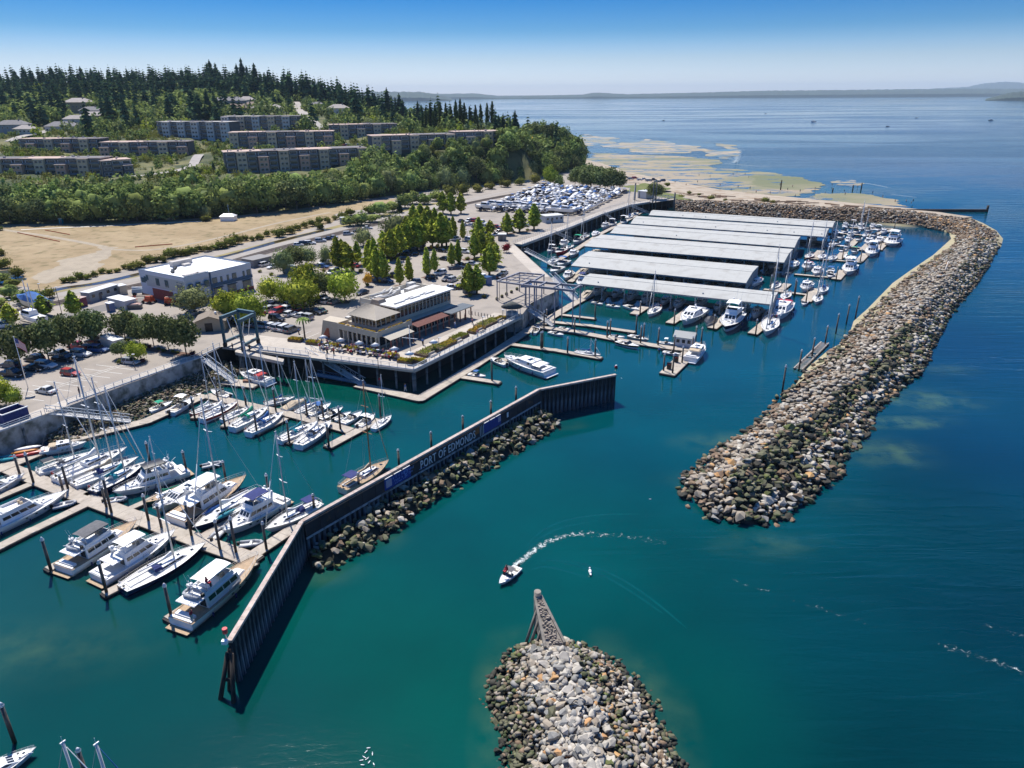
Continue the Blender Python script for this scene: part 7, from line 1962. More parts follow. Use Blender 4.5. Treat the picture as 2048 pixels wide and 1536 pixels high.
# small hut with gable roof
t=thing('service_hut','small tan hut with brown gable roof beside the travel lift','hut',gp(393,665,5),R(12))
Px(mk('hut_tan',(.36,.31,.23),.8,.08,2),'wall',t,0,7.0,0,6.2,0,2.7)
rf=MM(mk('hut_shingles',(.22,.18,.14),.9,.12,1.5))
rf.hexa([(-.4,-.5,2.55),(3.5,-.5,3.95),(3.5,6.7,3.95),(-.4,6.7,2.55),(-.4,-.5,2.67),(3.5,-.5,4.1),(3.5,6.7,4.1),(-.4,6.7,2.67)]);rf.hexa([(3.5,-.5,3.95),(7.4,-.5,2.55),(7.4,6.7,2.55),(3.5,6.7,3.95),(3.5,-.5,4.1),(7.4,-.5,2.67),(7.4,6.7,2.67),(3.5,6.7,4.1)]);rf.build('roof',parent=t)
Ph(MATS['hut_tan'],'gable',t,[(0,0.01,2.7),(7,.01,2.7),(7,.1,2.7),(0,.1,2.7),(3.4,.01,3.9),(3.6,.01,3.9),(3.6,.1,3.9),(3.4,.1,3.9)]);Px(BLACKP,'door',t,2.2,4.0,-.05,0,0.02,2.2);Pt(WHITE,'roof_fan',t,(4.6,3,3.6),(4.6,3,4.3),.3,8)
# ================================================================== WHITE BUILDING
t=thing('harbour_office','large white two storey building with flat white roof and blue bands beside the railway','office building')
pa,pb,pc=gp(304,588,5),gp(378,612,5),gp(508,577,5)
ang=math.atan2(pc.y-pb.y,pc.x-pb.x);t.location=pb;t.rotation_euler=(0,0,ang)
Lx=(pc-pb).length;ui=Vector((math.cos(ang),math.sin(ang),0));vi=Vector((-ui.y,ui.x,0));Ly=abs((pa-pb).dot(vi));Ly=max(Ly,15);HB=7.6
WB=mk('stucco_white',(.52,.55,.60),.8,.04,1);WBG=mk('siding_grey_green',(.40,.42,.40),.8,.05,2);BBL=mk('band_blue',(.045,.10,.17),.7,.1,2);BRK=mk('brick_red',(.24,.07,.05),.85,.2,2);RW=mk('membrane_roof_white',(.80,.80,.80),.7,.04,.5);WTR=mk('window_trim_teal',(.04,.09,.11),.6,.1,2);WG=mk('office_glass',(.07,.11,.12),.1,.4,1.5,spec=.7)
Px(WB,'wall',t,0,Lx,0,Ly,.9,HB);Px(BRK,'brick_base',t,-.04,Lx+.04,-.04,Ly+.04,0,.9)
Px(WBG,'siding',t,-.06,0.0,.3,Ly*.86,3.6,HB+.3)
Px(RW,'roof',t,.3,Lx-.3,.3,Ly-.3,HB+.003,HB+.08)
for x0,x1,y0,y1,h2,m in((0,Lx*.34,-.35,-.02,HB+.75,WB),(Lx*.34,Lx,-.15,.15,HB+.35,WB),(-.1,.2,-.02,Ly,HB+.45,WB),(Lx-.2,Lx+.1,.16,Ly,HB+.35,WB),(.2,Lx-.2,Ly-.2,Ly+.1,HB+.35,WB)):
    Px(m,'parapet',t,x0,x1,y0,y1,HB-.6,h2);Px(BBL,'coping',t,x0-.03,x1+.03,y0-.03,y1+.03,h2+.002,h2+.1)
Px(BBL,'corner_pilaster',t,Lx*.345,Lx*.345+.35,-.5,-.2,.9,HB+.6)
Px(BBL,'band',t,0,Lx*.33,-.42,-.36,4.9,5.25);Px(BBL,'band',t,Lx*.37,Lx,-.22,-.16,3.6,4.5)
def win(x,z,w_,h_,y=-.02,s=0,par=t):
    o=Px(WTR,'window',par,x-w_/2,x+w_/2,y-.06,y,z,z+h_);Px(WG,'pane',o,x-w_/2+.1,x+w_/2-.1,y-.09,y-.061,z+.1,z+h_-.1)
def winy(yy,z,w_,h_,x=-.06):
    o=Px(WTR,'window',t,x-.06,x,yy-w_/2,yy+w_/2,z,z+h_);Px(WG,'pane',o,x-.09,x-.061,yy-w_/2+.1,yy+w_/2-.1,z+.1,z+h_-.1)
for f,w_,h_ in((.42,1.6,1.7),(.52,.7,1.6),(.62,.7,1.6),(.72,1.5,1.7),(.87,.7,1.6),(.95,1.4,1.7)):win(Lx*f,4.5,w_,h_)
for f in(.06,.17,.29):win(Lx*f,4.2,1.5,1.9,-.36)
for f in(.45,.66,.90):win(Lx*f,1.0,3.0,2.0);Px(CHROME,'awning',t,Lx*f-1.7,Lx*f+1.7,-.8,-.05,3.2,3.3)
for yy,w_ in((Ly*.12,2.6),(Ly*.40,1.6),(Ly*.60,1.6)):winy(yy,4.3,w_,2.1)
Px(BRK,'brick_panel',t,-.1,0,Ly*.3,Ly*.75,.9,3.2);Px(BLACKP,'door',t,-.12,0.0,Ly*.18,Ly*.26,.1,3.0)
for i,(z,a,b)in enumerate(((6.2,.80,.84),(5.7,.84,.90),(5.2,.88,.97))):Px(WTR,'emblem',t,-.12,-.06,Ly*a,Ly*b,z-.8,z+.6)
for i in range(7):x=Lx*(.14+.03*i)+rnd.uniform(-.4,.4);y=Ly*(.45+.04*i);Px(BLACKP,'roof_vent',t,x-.35,x+.35,y-.35,y+.35,HB+.1,HB+.6)
for i,(fx,fy,s,hh)in enumerate(((.42,.80,1.8,1.6),(.58,.82,1.6,1.5),(.50,.7,1.2,.7),(.20,.15,2.4,.5),(.32,.12,1.2,.5))):Px(mk('roof_unit_cream',(.48,.44,.40),.7,.08,2),'roof_unit',t,Lx*fx-s,Lx*fx+s,Ly*fy-.8,Ly*fy+.8,HB+.1,HB+hh)
# ================================================================== RESTAURANT
t=thing('restaurant','two storey cream restaurant with white flat roof and tan hip roofed corner on the pier','restaurant')
r0,r1,r2=gp(640,685,5),gp(757,700,5),gp(932,632,5)
ang=math.atan2(r2.y-r1.y,r2.x-r1.x);t.location=r1;t.rotation_euler=(0,0,ang)
ui=Vector((math.cos(ang),math.sin(ang),0));vi=Vector((-ui.y,ui.x,0))
def rl_(px,py,z):q=gp(px,py,z)-r1;return(q.dot(ui),q.dot(vi))
LX=(r2-r1).length;LY=(r0-r1).dot(vi)
print('restaurant',LX,LY,rl_(808,630,11.5),rl_(915,585,11.5),rl_(825,567,11.5),rl_(755,612,11.5),rl_(600,650,5))
RC=mk('restaurant_cream',(.46,.41,.32),.8,.06,1.5);RT=mk('roof_tan_metal',(.40,.35,.28),.7,.05,1.2);RWH=mk('restaurant_roof_white',(.66,.65,.62),.7,.06,.4,dirt=((.48,.46,.42),.5,.5,.8));TRIM=mk('restaurant_trim_cream',(.55,.50,.40),.7,.05,2)
LY=max(12.5,min(LY,22));GH=3.6
# ground floor, in two blocks
Px(RC,'wall',t,.6,LX*.92,.8,LY,0,GH)
Px(RC,'parapet',t,2.0,LX*.30,1.5,LY*.75,GH,GH+.9)
# upper block along the harbour side with white roof
ux0,ux1,uy0,uy1,UH=LX*.30,LX*.93,3.2,LY*.62,7.4
Px(RC,'upper_wall',t,ux0,ux1,uy0,uy1,GH,GH+.9);Px(DGLASS,'glass_band',t,ux0+.1,ux1-.1,uy0+.1,uy1-.1,GH+.9,UH-.5)
Px(RC,'upper_fascia',t,ux0-.02,ux1+.02,uy0-.02,uy1+.02,UH-.5,UH);Px(RWH,'roof',t,ux0-.8,ux1+.5,uy0-.9,uy1+.3,UH+.002,UH+.3)
k=15
for i in range(k+1):x=ux0+.1+(ux1-ux0-.2)*i/k;Px(TRIM,'mullion',t,x-.1,x+.1,uy0-.02,uy0+.12,GH+.9,UH-.5)
for i in range(6):y=uy0+(uy1-uy0)*i/5;Px(TRIM,'mullion',t,ux0-.02,ux0+.12,y-.08,y+.08,GH+.9,UH-.5)
Px(TRIM,'transom',t,ux0,ux1,uy0+.03,uy0+.1,UH-1.1,UH-1.0)
# mechanical well with parapets on the far side
for x0,x1,y0,y1 in((LX*.34,LX*.92,LY*.66,LY*.66+.25),(LX*.34,LX*.92,LY+1.0,LY+1.25),(LX*.34,LX*.34+.25,LY*.66,LY+1.2),(LX*.92,LX*.92+.25,LY*.66,LY+1.2)):Px(TRIM,'well_parapet',t,x0,x1,y0,y1,GH,UH+.1)
Px(RWH,'well_roof',t,LX*.34,LX*.92,LY*.62,LY+1.1,UH-1.2,UH-1.0)
MET=mk('duct_galvanised',(.48,.46,.42),.6,.15,2)
r_=random.Random(11)
for i in range(16):x=LX*r_.uniform(.38,.88);y=LY*r_.uniform(.70,1.0);s=r_.uniform(.5,1.3);Px(MET,'roof_unit',t,x-s,x+s,y-s*.7,y+s*.7,UH-1.0,UH-1.0+r_.uniform(.7,1.8))
for i in range(5):x=LX*r_.uniform(.35,.7);y=LY*r_.uniform(.66,.95);MM(MET).path([(x,y,UH+.4),(x+r_.uniform(3,6),y+r_.uniform(-1,1),UH+.5),(x+r_.uniform(5,8),y+r_.uniform(1,3),UH+.3)],.3,7).build('duct',parent=t)
for i in range(7):x=ux0+1+(ux1-ux0)*.09*i;Px(RWH,'skylight_curb',t,x,x+3.8,uy0+1.2+.5*(i%3),uy0+1.6+.5*(i%3),UH+.3,UH+.62)
# hip roofed corner dining room
cx0,cx1,cy0,cy1,CH=LX*.06,LX*.26,2.2,LY*.66,6.6
Px(RC,'corner_wall',t,cx0,cx1,cy0,cy1,GH,GH+.8);Px(DGLASS,'glass_band',t,cx0+.1,cx1-.1,cy0+.1,cy1-.1,GH+.8,CH-.3);Px(TRIM,'lintel',t,cx0,cx1,cy0,cy1,CH-.3,CH)
for i in range(8):y=cy0+(cy1-cy0)*i/7;Px(TRIM,'mullion',t,cx0-.02,cx0+.12,y-.09,y+.09,GH+.8,CH-.3)
for i in range(5):x=cx0+(cx1-cx0)*i/4;Px(TRIM,'mullion',t,x-.09,x+.09,cy0-.02,cy0+.12,GH+.8,CH-.3)
e=.9;ax,bx,ay,by=cx0-e,cx1+e,cy0-e,cy1+e;mx_=(ax+bx)/2;rz=CH+2.1
rf=MM(RT);P=[(ax,ay,CH),(bx,ay,CH),(bx,by,CH),(ax,by,CH)];q0,q1=(mx_,ay+(bx-ax)*.5,rz),(mx_,by-(bx-ax)*.5+1.5,rz)
rf.poly([P[0],P[1],q0]);rf.poly([P[1],P[2],q1,q0]);rf.poly([P[2],P[3],q1]);rf.poly([P[3],P[0],q0,q1]);rf.poly([P[3],P[2],P[1],P[0]]);rf.build('hip_roof',parent=t)
rs=MM(RT)
for i in range(1,22):f=i/22;a_=Vector(P[3]).lerp(Vector(P[0]),f);b_=Vector(q1).lerp(Vector(q0),min(max((f-.1)/.75,0),1));rs.bar(a_+Up(.07),b_+Up(.07),.06,.07)
rs.build('roof_seams',parent=t)
# second hip behind
rf=MM(mk('roof_brown',(.27,.225,.18),.8,.08,1.5));x0,x1,y0,y1=cx1+.2,LX*.36,LY*.40,LY*.80;rf.hexa([(x0,y0,GH+.5),(x1,y0,GH+.5),(x1,y1,GH+.5),(x0,y1,GH+.5),(x0+.4,y0+2.0,CH+1.9),(x1-.4,y0+2.0,CH+1.9),(x1-.4,y1-2.0,CH+1.9),(x0+.4,y1-2.0,CH+1.9)]);rf.build('rear_roof',parent=t)
# balcony along two sides, fascia and posts below
BL=mk('balcony_deck',(.36,.29,.22),.85,.1,2)
Px(BL,'balcony',t,-.6,LX*.34,-.4,2.2,GH+.004,GH+.2);Px(BL,'balcony',t,-.6,cx0,2.2,LY*.8,GH+.004,GH+.2)
Px(RC,'balcony_front',t,-.75,LX*.34,-.55,-.42,GH-.4,GH+.95);Px(RC,'balcony_front',t,-.75,-.62,-.4,LY*.8,GH-.4,GH+.95)
fl=MM(LEAF['orange'])
for i in range(46):y=r_.uniform(0,LY*.8);fl.ball((-.5,y,GH+1.0),.22,.3,.2,5,3)
for i in range(30):x=r_.uniform(0,LX*.33);fl.ball((x,-.35,GH+1.0),.3,.2,.2,5,3)
fl.build('flower_boxes',parent=t)
for i in range(9):y=.1+(LY*.8-.2)*i/8;Px(TRIM,'column',t,-.6,-.3,y-.15,y+.15,0,GH-.4)
for i in range(6):x=LX*.34*i/5;Px(TRIM,'column',t,x-.12,x+.12,-.5,-.25,0,GH-.4)
Px(DGLASS,'shopfront',t,.54,.59,1.2,LY*.7,.5,2.8);Px(DGLASS,'shopfront',t,1.2,LX*.9,.74,.79,.5,2.8)
for i in range(14):x=1.2+(LX*.9-1.2)*i/13;Px(TRIM,'mullion',t,x-.12,x+.12,.70,.73,.2,3.0)
# long awning over the inner side walk
Ph(mk('awning_rust',(.13,.05,.04),.85,.15,2),'awning',t,[(LX*.34,-2.4,2.9),(LX*.70,-2.4,2.9),(LX*.70,.8,3.5),(LX*.34,.8,3.5),(LX*.34,-2.4,3.0),(LX*.70,-2.4,3.0),(LX*.70,.8,3.62),(LX*.34,.8,3.62)])
Px(TRIM,'canopy_slab',t,LX*.72,LX*1.0,-2.6,1.2,3.1,3.3);Px(mk('canopy_top',(.10,.12,.14),.8,.1,2),'canopy_roof',t,LX*.72-.2,LX*1.0+.2,-2.8,1.3,3.302,3.4)
Ph(mk('canvas_tan',(.42,.38,.31),.9,.08,2),'terrace_canopy',t,[(LX*.02,-3.4,2.7),(LX*.27,-3.4,2.7),(LX*.27,-.6,3.3),(LX*.02,-.6,3.3),(LX*.02,-3.4,2.78),(LX*.27,-3.4,2.78),(LX*.27,-.6,3.4),(LX*.02,-.6,3.4)])
for i in range(10):x=LX*.36+LX*.62*i/9;Px(mk('post_rust',(.24,.10,.07),.8,.15,2),'post',t,x-.12,x+.12,-2.35,-2.1,0,2.9)
for i in range(5):x=LX*.03+LX*.23*i/4;Px(MATS['post_rust'],'post',t,x-.1,x+.1,-3.3,-3.1,0,2.7)
Ph(mk('side_wing',(.45,.39,.30),.8,.06,1.5),'side_wing',t,[(-.5,LY*.8,0),(3,LY*.8,0),(3,LY+3.5,0),(-.5,LY+3.5,0),(-.5,LY*.8,4.6),(3,LY*.8,4.6),(3,LY+3.5,4.4),(-.5,LY+2.2,4.4)])
Ph(mk('stair_rust',(.34,.10,.05),.8,.15,2),'stair',t,[(-.6,LY+.3,.2),(-.52,LY+.3,.2),(-.52,LY+2.8,.2),(-.6,LY+2.8,.2),(-.6,LY+.3,2.6),(-.52,LY+.3,2.6),(-.52,LY+1.0,2.6),(-.6,LY+1.0,2.6)])
for i in range(8):x=3.5+i*1.5;Px(MET,'roof_unit',t,x,x+1.1,LY*.84,LY*.84+1.2,GH,GH+1.2+.4*(i%2))
# ================================================================== CONDOMINIUMS AND HOUSES
CW={'brick':mk('condo_rose',(.60,.35,.24),.85,.12,.4,rand=.1),'slate':mk('condo_slate',(.13,.12,.12),.8,.12,.4,rand=.1),'tan':mk('condo_tan',(.58,.45,.30),.85,.1,.4,rand=.1),'white':mk('condo_white',(.58,.56,.53),.85,.08,.4)}
CRF=mk('condo_roof',(.46,.34,.28),.9,.14,.25);CGL=mk('condo_glass',(.03,.05,.07),.15,.3,1,spec=.8);CFR=mk('condo_window_frame',(.62,.60,.57),.7,.1,2);CBALC=mk('condo_balcony_rail',(.15,.18,.21),.5,.2,2)
_w=MM(CFR).box(-1,1,-.10,0,0,1).data('window');_p=MM(CGL).box(-.42*2,.42*2,-.14,-.101,.08,.92).data('pane')
_b=MM(CW['tan']).box(-1,1,-1.5,0,-.12,0).data('balcony');_r=MM(CBALC).box(-1,1,-1.5,-1.42,0,1.0).data('rail')
def condo(label,p0,p1,Y0,Y1,storeys,depth,bay=6.2,pal=('brick','slate','tan','slate'),roof=None,seed=1,H1=2.95,z_extra=0.0,step=True):
    a,b=rp(*p0,Y0),rp(*p1,Y1);z=min(a.z,b.z)+z_extra;d=b-a;d.z=0;L=d.length;ang=math.atan2(d.y,d.x)
    t=thing('condominium',label,'apartment building',(a.x,a.y,z),ang,'condominium blocks on the hillside');r_=random.Random(seed)
    H=storeys*H1;k=max(2,round(L/bay))
    nb_=max(1,round(L/24))
    for i in range(nb_):e_=(.0,.9,.4)[i%3];Px(CW[pal[1]],'wall',t,L*i/nb_,L*(i+1)/nb_-.02,.3+e_,depth,-8,H+.5*(i%2)-.02)
    fr=MM(mk('condo_eave',(.44,.37,.32),.8,.1,1))
    for i in range(k):
        x0,x1=L*i/k,L*(i+1)/k;pr=(3.2,0,2.0,0)[(i+seed)%4];m=CW[pal[0]if pr>3 else pal[2%len(pal)]]
        top=H-(H1 if step and(i+seed)%4==0 else 0)
        if pr:Px(m,'bay',t,x0+.15,x1-.15,-pr,.3,-8,top);fr.box(x0-.15,x1+.15,-pr-.35,.5,top+.002,top+.16)
        for s in range(storeys):
            zz=s*H1+.75;yy=-pr if s*H1<top-1 else .3
            if pr==0 or yy>0:
                o=link_mesh('balcony',_b,t,((x0+x1)/2,yy+.3 if yy<=0 else yy,s*H1+.1));o.scale=((x1-x0)/2*.9,1,1);q=link_mesh('rail',_r,o)
                w_=link_mesh('window',_w,t,((x0+x1)/2,.3-.02,zz-.4));w_.scale=((x1-x0)*.40,1,2.1);link_mesh('pane',_p,w_)
            else:
                for f in(.3,.7):
                    w_=link_mesh('window',_w,t,(x0+(x1-x0)*f,yy-.01,zz));w_.scale=(.8+.3*r_.random(),1,1.55);link_mesh('pane',_p,w_)
    fr.box(-.6,L+.6,-.3,depth+.6,H+.01,H+.2);fr.build('eave',parent=t)
    Px(roof or CRF,'roof',t,-.3,L+.3,0,depth+.3,H+.205,H+.4)
    cap=MM(mk('roof_unit_pale',(.50,.42,.37),.8,.15,1))
    for i in range(int(L/5)):x=r_.uniform(1,L-2);y=r_.uniform(1,depth-2);s=r_.uniform(.5,1.3);cap.box(x,x+s,y,y+s,H+.4,H+.6+r_.random()*.9)
    cap.build('roof_units',parent=t)
    return t
condo('long rose and slate condominium at the picture edge, lowest row on the slope',(-120,349),(205,349),430,432,3,15,seed=1)
condo('short grey end block with teal parasol joining the lowest row at its drive',(206,348),(268,350),430,440,3,14,seed=2,pal=('slate','tan'))
condo('condominium in the second row, stepped roof terraces',(42,303),(200,305),520,518,3,14,seed=3)
condo('condominium in the second row above the curving drive',(205,312),(378,311),508,512,3,14,seed=4)
condo('wide rose condominium directly above the tree belt, four storeys',(455,347),(735,327),440,476,4,16,seed=5)
condo('rose condominium terraced above the wide one, four storeys',(462,300),(668,298),525,536,4,15,seed=6)
condo('white and brown apartment block with green balconies above the second row',(317,271),(462,277),592,580,4,15,pal=('white','slate','white','brick'),roof=mk('roof_pale_grey',(.42,.40,.37),.8,.1,.5),seed=7,step=False)
condo('pale apartment block with grey white roof, highest of the terraces',(448,265),(598,262),604,606,4,15,pal=('white','slate','tan','slate'),roof=MATS['roof_pale_grey'],seed=8,step=False)
condo('grey condominium beside the steep hill road',(664,275),(795,265),575,592,3,16,seed=9,pal=('tan','slate','tan','slate'))
condo('long tan condominium on the bluff between hill road and poplars',(745,301),(910,292),492,512,3,15,seed=10,pal=('tan','slate','tan','slate'))
condo('last tan condominium on the bluff, in front of the poplars',(912,292),(1002,287),513,526,3,15,seed=11,pal=('tan','slate','tan','slate'))
HR=[mk('house_roof_'+n,c,.9,.1,.5)for n,c in(('grey',(.20,.19,.19)),('brown',(.22,.16,.13)),('pale',(.36,.32,.29)))];HWL=[mk('house_wall_'+n,c,.85,.08,1)for n,c in(('white',(.52,.51,.49)),('tan',(.33,.26,.18)),('grey',(.26,.29,.32)))]
def house(px,py,Y,W_,D_,H,label,rot=0,ri=0,wi=0):
    p=rp(px,py,Y);t=thing('hillside_house',label,'house',p,R(rot),'houses on the wooded hillside')
    Px(HWL[wi],'wall',t,-W_/2,W_/2,-D_/2,D_/2,-6,H)
    e=.8;rf=MM(HR[ri]);P=[(-W_/2-e,-D_/2-e,H),(W_/2+e,-D_/2-e,H),(W_/2+e,D_/2+e,H),(-W_/2-e,D_/2+e,H)];q0,q1=(-W_/2+D_*.4,0,H+D_*.28),(W_/2-D_*.4,0,H+D_*.28)
    rf.poly([P[0],P[1],q1,q0]);rf.poly([P[1],P[2],q1]);rf.poly([P[2],P[3],q0,q1]);rf.poly([P[3],P[0],q0]);rf.poly(P[::-1]);rf.build('roof',parent=t)
    k=max(2,int(W_/3.5))
    for i in range(k):
        w_=link_mesh('window',_w,t,(-W_/2+W_*(i+.5)/k,-D_/2-.01,H*.4));w_.scale=(.8,1,1.4);link_mesh('pane',_p,w_)
    Px(HWL[1],'chimney',t,W_*.2,W_*.2+.9,-.5,.5,H,H+D_*.28+1)
for q in((30,262,610,22,12,5,'grey roofed house at the picture edge on the slope',5,0,2),(55,268,600,14,10,4,'small house with pink grey roof near the picture edge',-5,2,0),(130,266,628,24,13,5.5,'white house with broad hip roof above the second condominium row',0,0,0),(158,252,668,20,11,6,'boxy white house behind the hip roofed one',10,2,0),(162,222,745,24,14,8,'tall tan house among the dark firs',-8,2,1),
          (185,232,715,18,12,5,'grey roofed house just below the tall tan one',12,0,2),(196,240,700,26,12,4,'flat pale roofed house above the leafy ravine',0,2,1),(460,214,770,30,13,6,'blue grey house with wide roof high above the white apartments',0,0,2),(495,210,790,16,12,5,'small white gabled house behind the blue grey one',20,2,0),(475,226,735,26,12,5,'brown roofed house just above the white apartments',0,1,1),(535,228,730,30,13,5,'pale hip roofed house beside the tall dark fir',0,2,2),
          (678,232,715,18,12,7,'white house with bay windows beside the hill road',0,2,0),(730,262,640,12,9,4,'pink roofed cottage between condominium and poplars',0,1,1),(505,218,760,14,10,4,'rose roofed wing between the two upper houses',0,1,1),(635,160+60,780,14,10,5,'house half hidden where the hill road crests',0,0,0),(840,279,620,12,9,3.5,'small cottage just below the first poplars',0,1,1)):house(*q)
for x,y,Y,c in((697,293,545,'white'),(690,297,540,'red'),(720,292,545,'silver')):
    q=rp(x,y,Y);q.z=ground_z(q.x,q.y)+1.1;car(0,0,20,c,'van' if c=='white' else 'suv','%s vehicle parked on the turnaround between two condominiums'%c,'cars at the condominiums',p=q)
# field things
t=thing('field_tent','white work tent with mast on the dry field at the tree belt','tent',gp(458,441,5));Px(WHITE,'wall',t,-3.2,3.2,-2.4,2.4,0,2.2);Pf(WHITE,'roof',t,-3.5,3.5,2.6,2.2,3.3,1.4,1.4,.4);Pt(STEEL,'mast',t,(.5,0,0),(.5,0,7.5),.1,6)
boxy('field_hut','small tan hut with white roof at the edge of the dry field','hut',(333,441),(347,440),2.5,2.2,mk('hut_tan2',(.38,.32,.22),.8,.1,2),mk('hut_white_roof',(.62,.62,.62),.7,.05,2),wins=2,door=False)
boxy('portable_toilet','teal portable toilet at the edge of the dry field','portable toilet',(119,448),(125,448),1.3,2.4,TEALC,WHITE)
boxy('signal_cabinet','grey signal cabinet beside the railway and the bushes','cabinet',(684,449),(693,448),2.2,3.0,mk('cabinet_grey',(.36,.35,.33),.7,.1,2),TRR,door=False)
boxy('yard_building','white low building with awning at the dry storage yard','building',(1091,447),(1127,444),6,3.2,mk('yard_wall',(.45,.47,.47),.8,.06,2),mk('yard_roof',(.52,.52,.50),.8,.06,2),wins=4)
boxy('yard_building','white block building behind the black yard mast','building',(1275,396),(1292,398),8,4,mk('yard_wall2',(.55,.55,.55),.8,.05,2),TRR,door=False)
boxy('restroom','grey square kiosk beside the two trees of the lot','kiosk',(925,586),(947,586),3.6,2.6,mk('kiosk_grey',(.28,.30,.32),.8,.06,2),TRR)
boxy('marina_kiosk','white kiosk behind the two trees with a blue container','kiosk',(952,571),(972,567),4,3.0,mk('kiosk_white',(.5,.52,.54),.8,.06,2),TRR)
boxy('blue_container','bright blue container beside the white kiosk','container',(974,571),(984,569),2.5,2.4,CARC['blue'],CARC['blue'],door=False)
boxy('equipment_shed','dark teal shed under the small tree beside the white building','shed',(572,549),(592,546),3,2.4,mk('shed_teal',(.06,.12,.15),.7,.1,2),mk('shed_top',(.28,.34,.36),.7,.1,2),door=False)
boxy('lot_kiosk','small grey kiosk near the red cars of the yard lot','kiosk',(996,482),(1012,482),3,2.6,mk('kiosk_dark',(.20,.19,.18),.8,.1,2),TRR)
for i,(x,yb,yt,lab)in enumerate(((125,632,575,'brown lamp pole between the narrow trees'),(88,615,568,'pale mast pole behind the sailboat in the yard'),(28,640,600,'thin pole beside the railway near the picture edge'),(270,735,735-24,'lamp post on the near seawall'),(655,752-30,690,'lamp post on the terrace rail'),(757,738,700,'lamp post on the terrace rail near the pier corner'),(879,712,676,'lamp post on the flower bed rail'),(966,665,634,'second lamp post on the flower bed rail'),(1005,650,620,'third lamp post on the flower bed rail'),
                               (548,652,600,'white globe lamp before the bright trees'),(902,520,480,'lamp post in the middle of the big lot'),(935,488,462,'lamp post of the yard lot'),(861,562,515,'lamp post near the blue suv of the big lot'),(824,655,648,'bollard lamp'),(999,600,555,'lamp post beside the lifting frame'))):
    if lab=='bollard lamp':continue
    b=gp(x,yb,5);H=max(3,up_to(b,yt));t=thing('lamp_post',lab,'lamp post',b);Pt(CHROME,'pole',t,(0,0,0),(0,0,H),.09,6,.06);Px(WHITE,'lamp_head',t,-.1,.5,-.14,.14,H,H+.14)
t=thing('white_mast','white flag mast with yardarm beside the terrace steps','mast',gp(822,718,5));H=up_to(t.location,650);Pt(WHITE,'pole',t,(0,0,0),(0,0,H),.12,6,.06);Pr(WHITE,'yardarm',t,(-1.8,.6,H*.62),(1.8,-.6,H*.62),.1,.1)
for i in range(9):p=gp(938+i*6.2,628+i*1.2,5);o=MM(CHROME).tube((0,0,0),(0,0,1.0),.1,6).build('bollard',loc=p);tag(o,'dark bollard on the plaza between terrace and lifting frame, %s from the restaurant'%ordw(i+1),'bollard','bollards across the plaza')
for i,(x,y0,y1)in enumerate(((1269,404,366),(1305,410,360),(1311,410,362),(1348,412,385),(1278,400,383))):b=gp(x,y0,4);o=MM(CHROME).tube((0,0,-4),(0,0,up_to(b,y1)),.45 if i in(0,3)else .28,8).build('yard_pile',loc=b);tag(o,'tall dark yard pile near the beach end of the pier, %s'%ordw(i+1),'pile','tall piles at the beach end of the pier')
t=thing('arched_footbridge','pale steel arched footbridge at the beach end of the yard pier','footbridge',gp(1302,405,5));b=gp(1350,398,5)-t.location;n=Vector((-b.y,b.x,0)).normalized()
Pr(CONC,'walk_deck',t,Up(.1),b+Up(.1),2.4,.2)
for s in(-1,1):
    P=[b*(i/8)+n*s*1.2+Vector((0,0,.3+2.6*math.sin(i*math.pi/8)))for i in range(9)];ar=MM(RAILM);ar.path(P,.12,5)
    for q in P:ar.tube((q.x,q.y,.1),q,.06,4)
    ar.build('arch',parent=t)
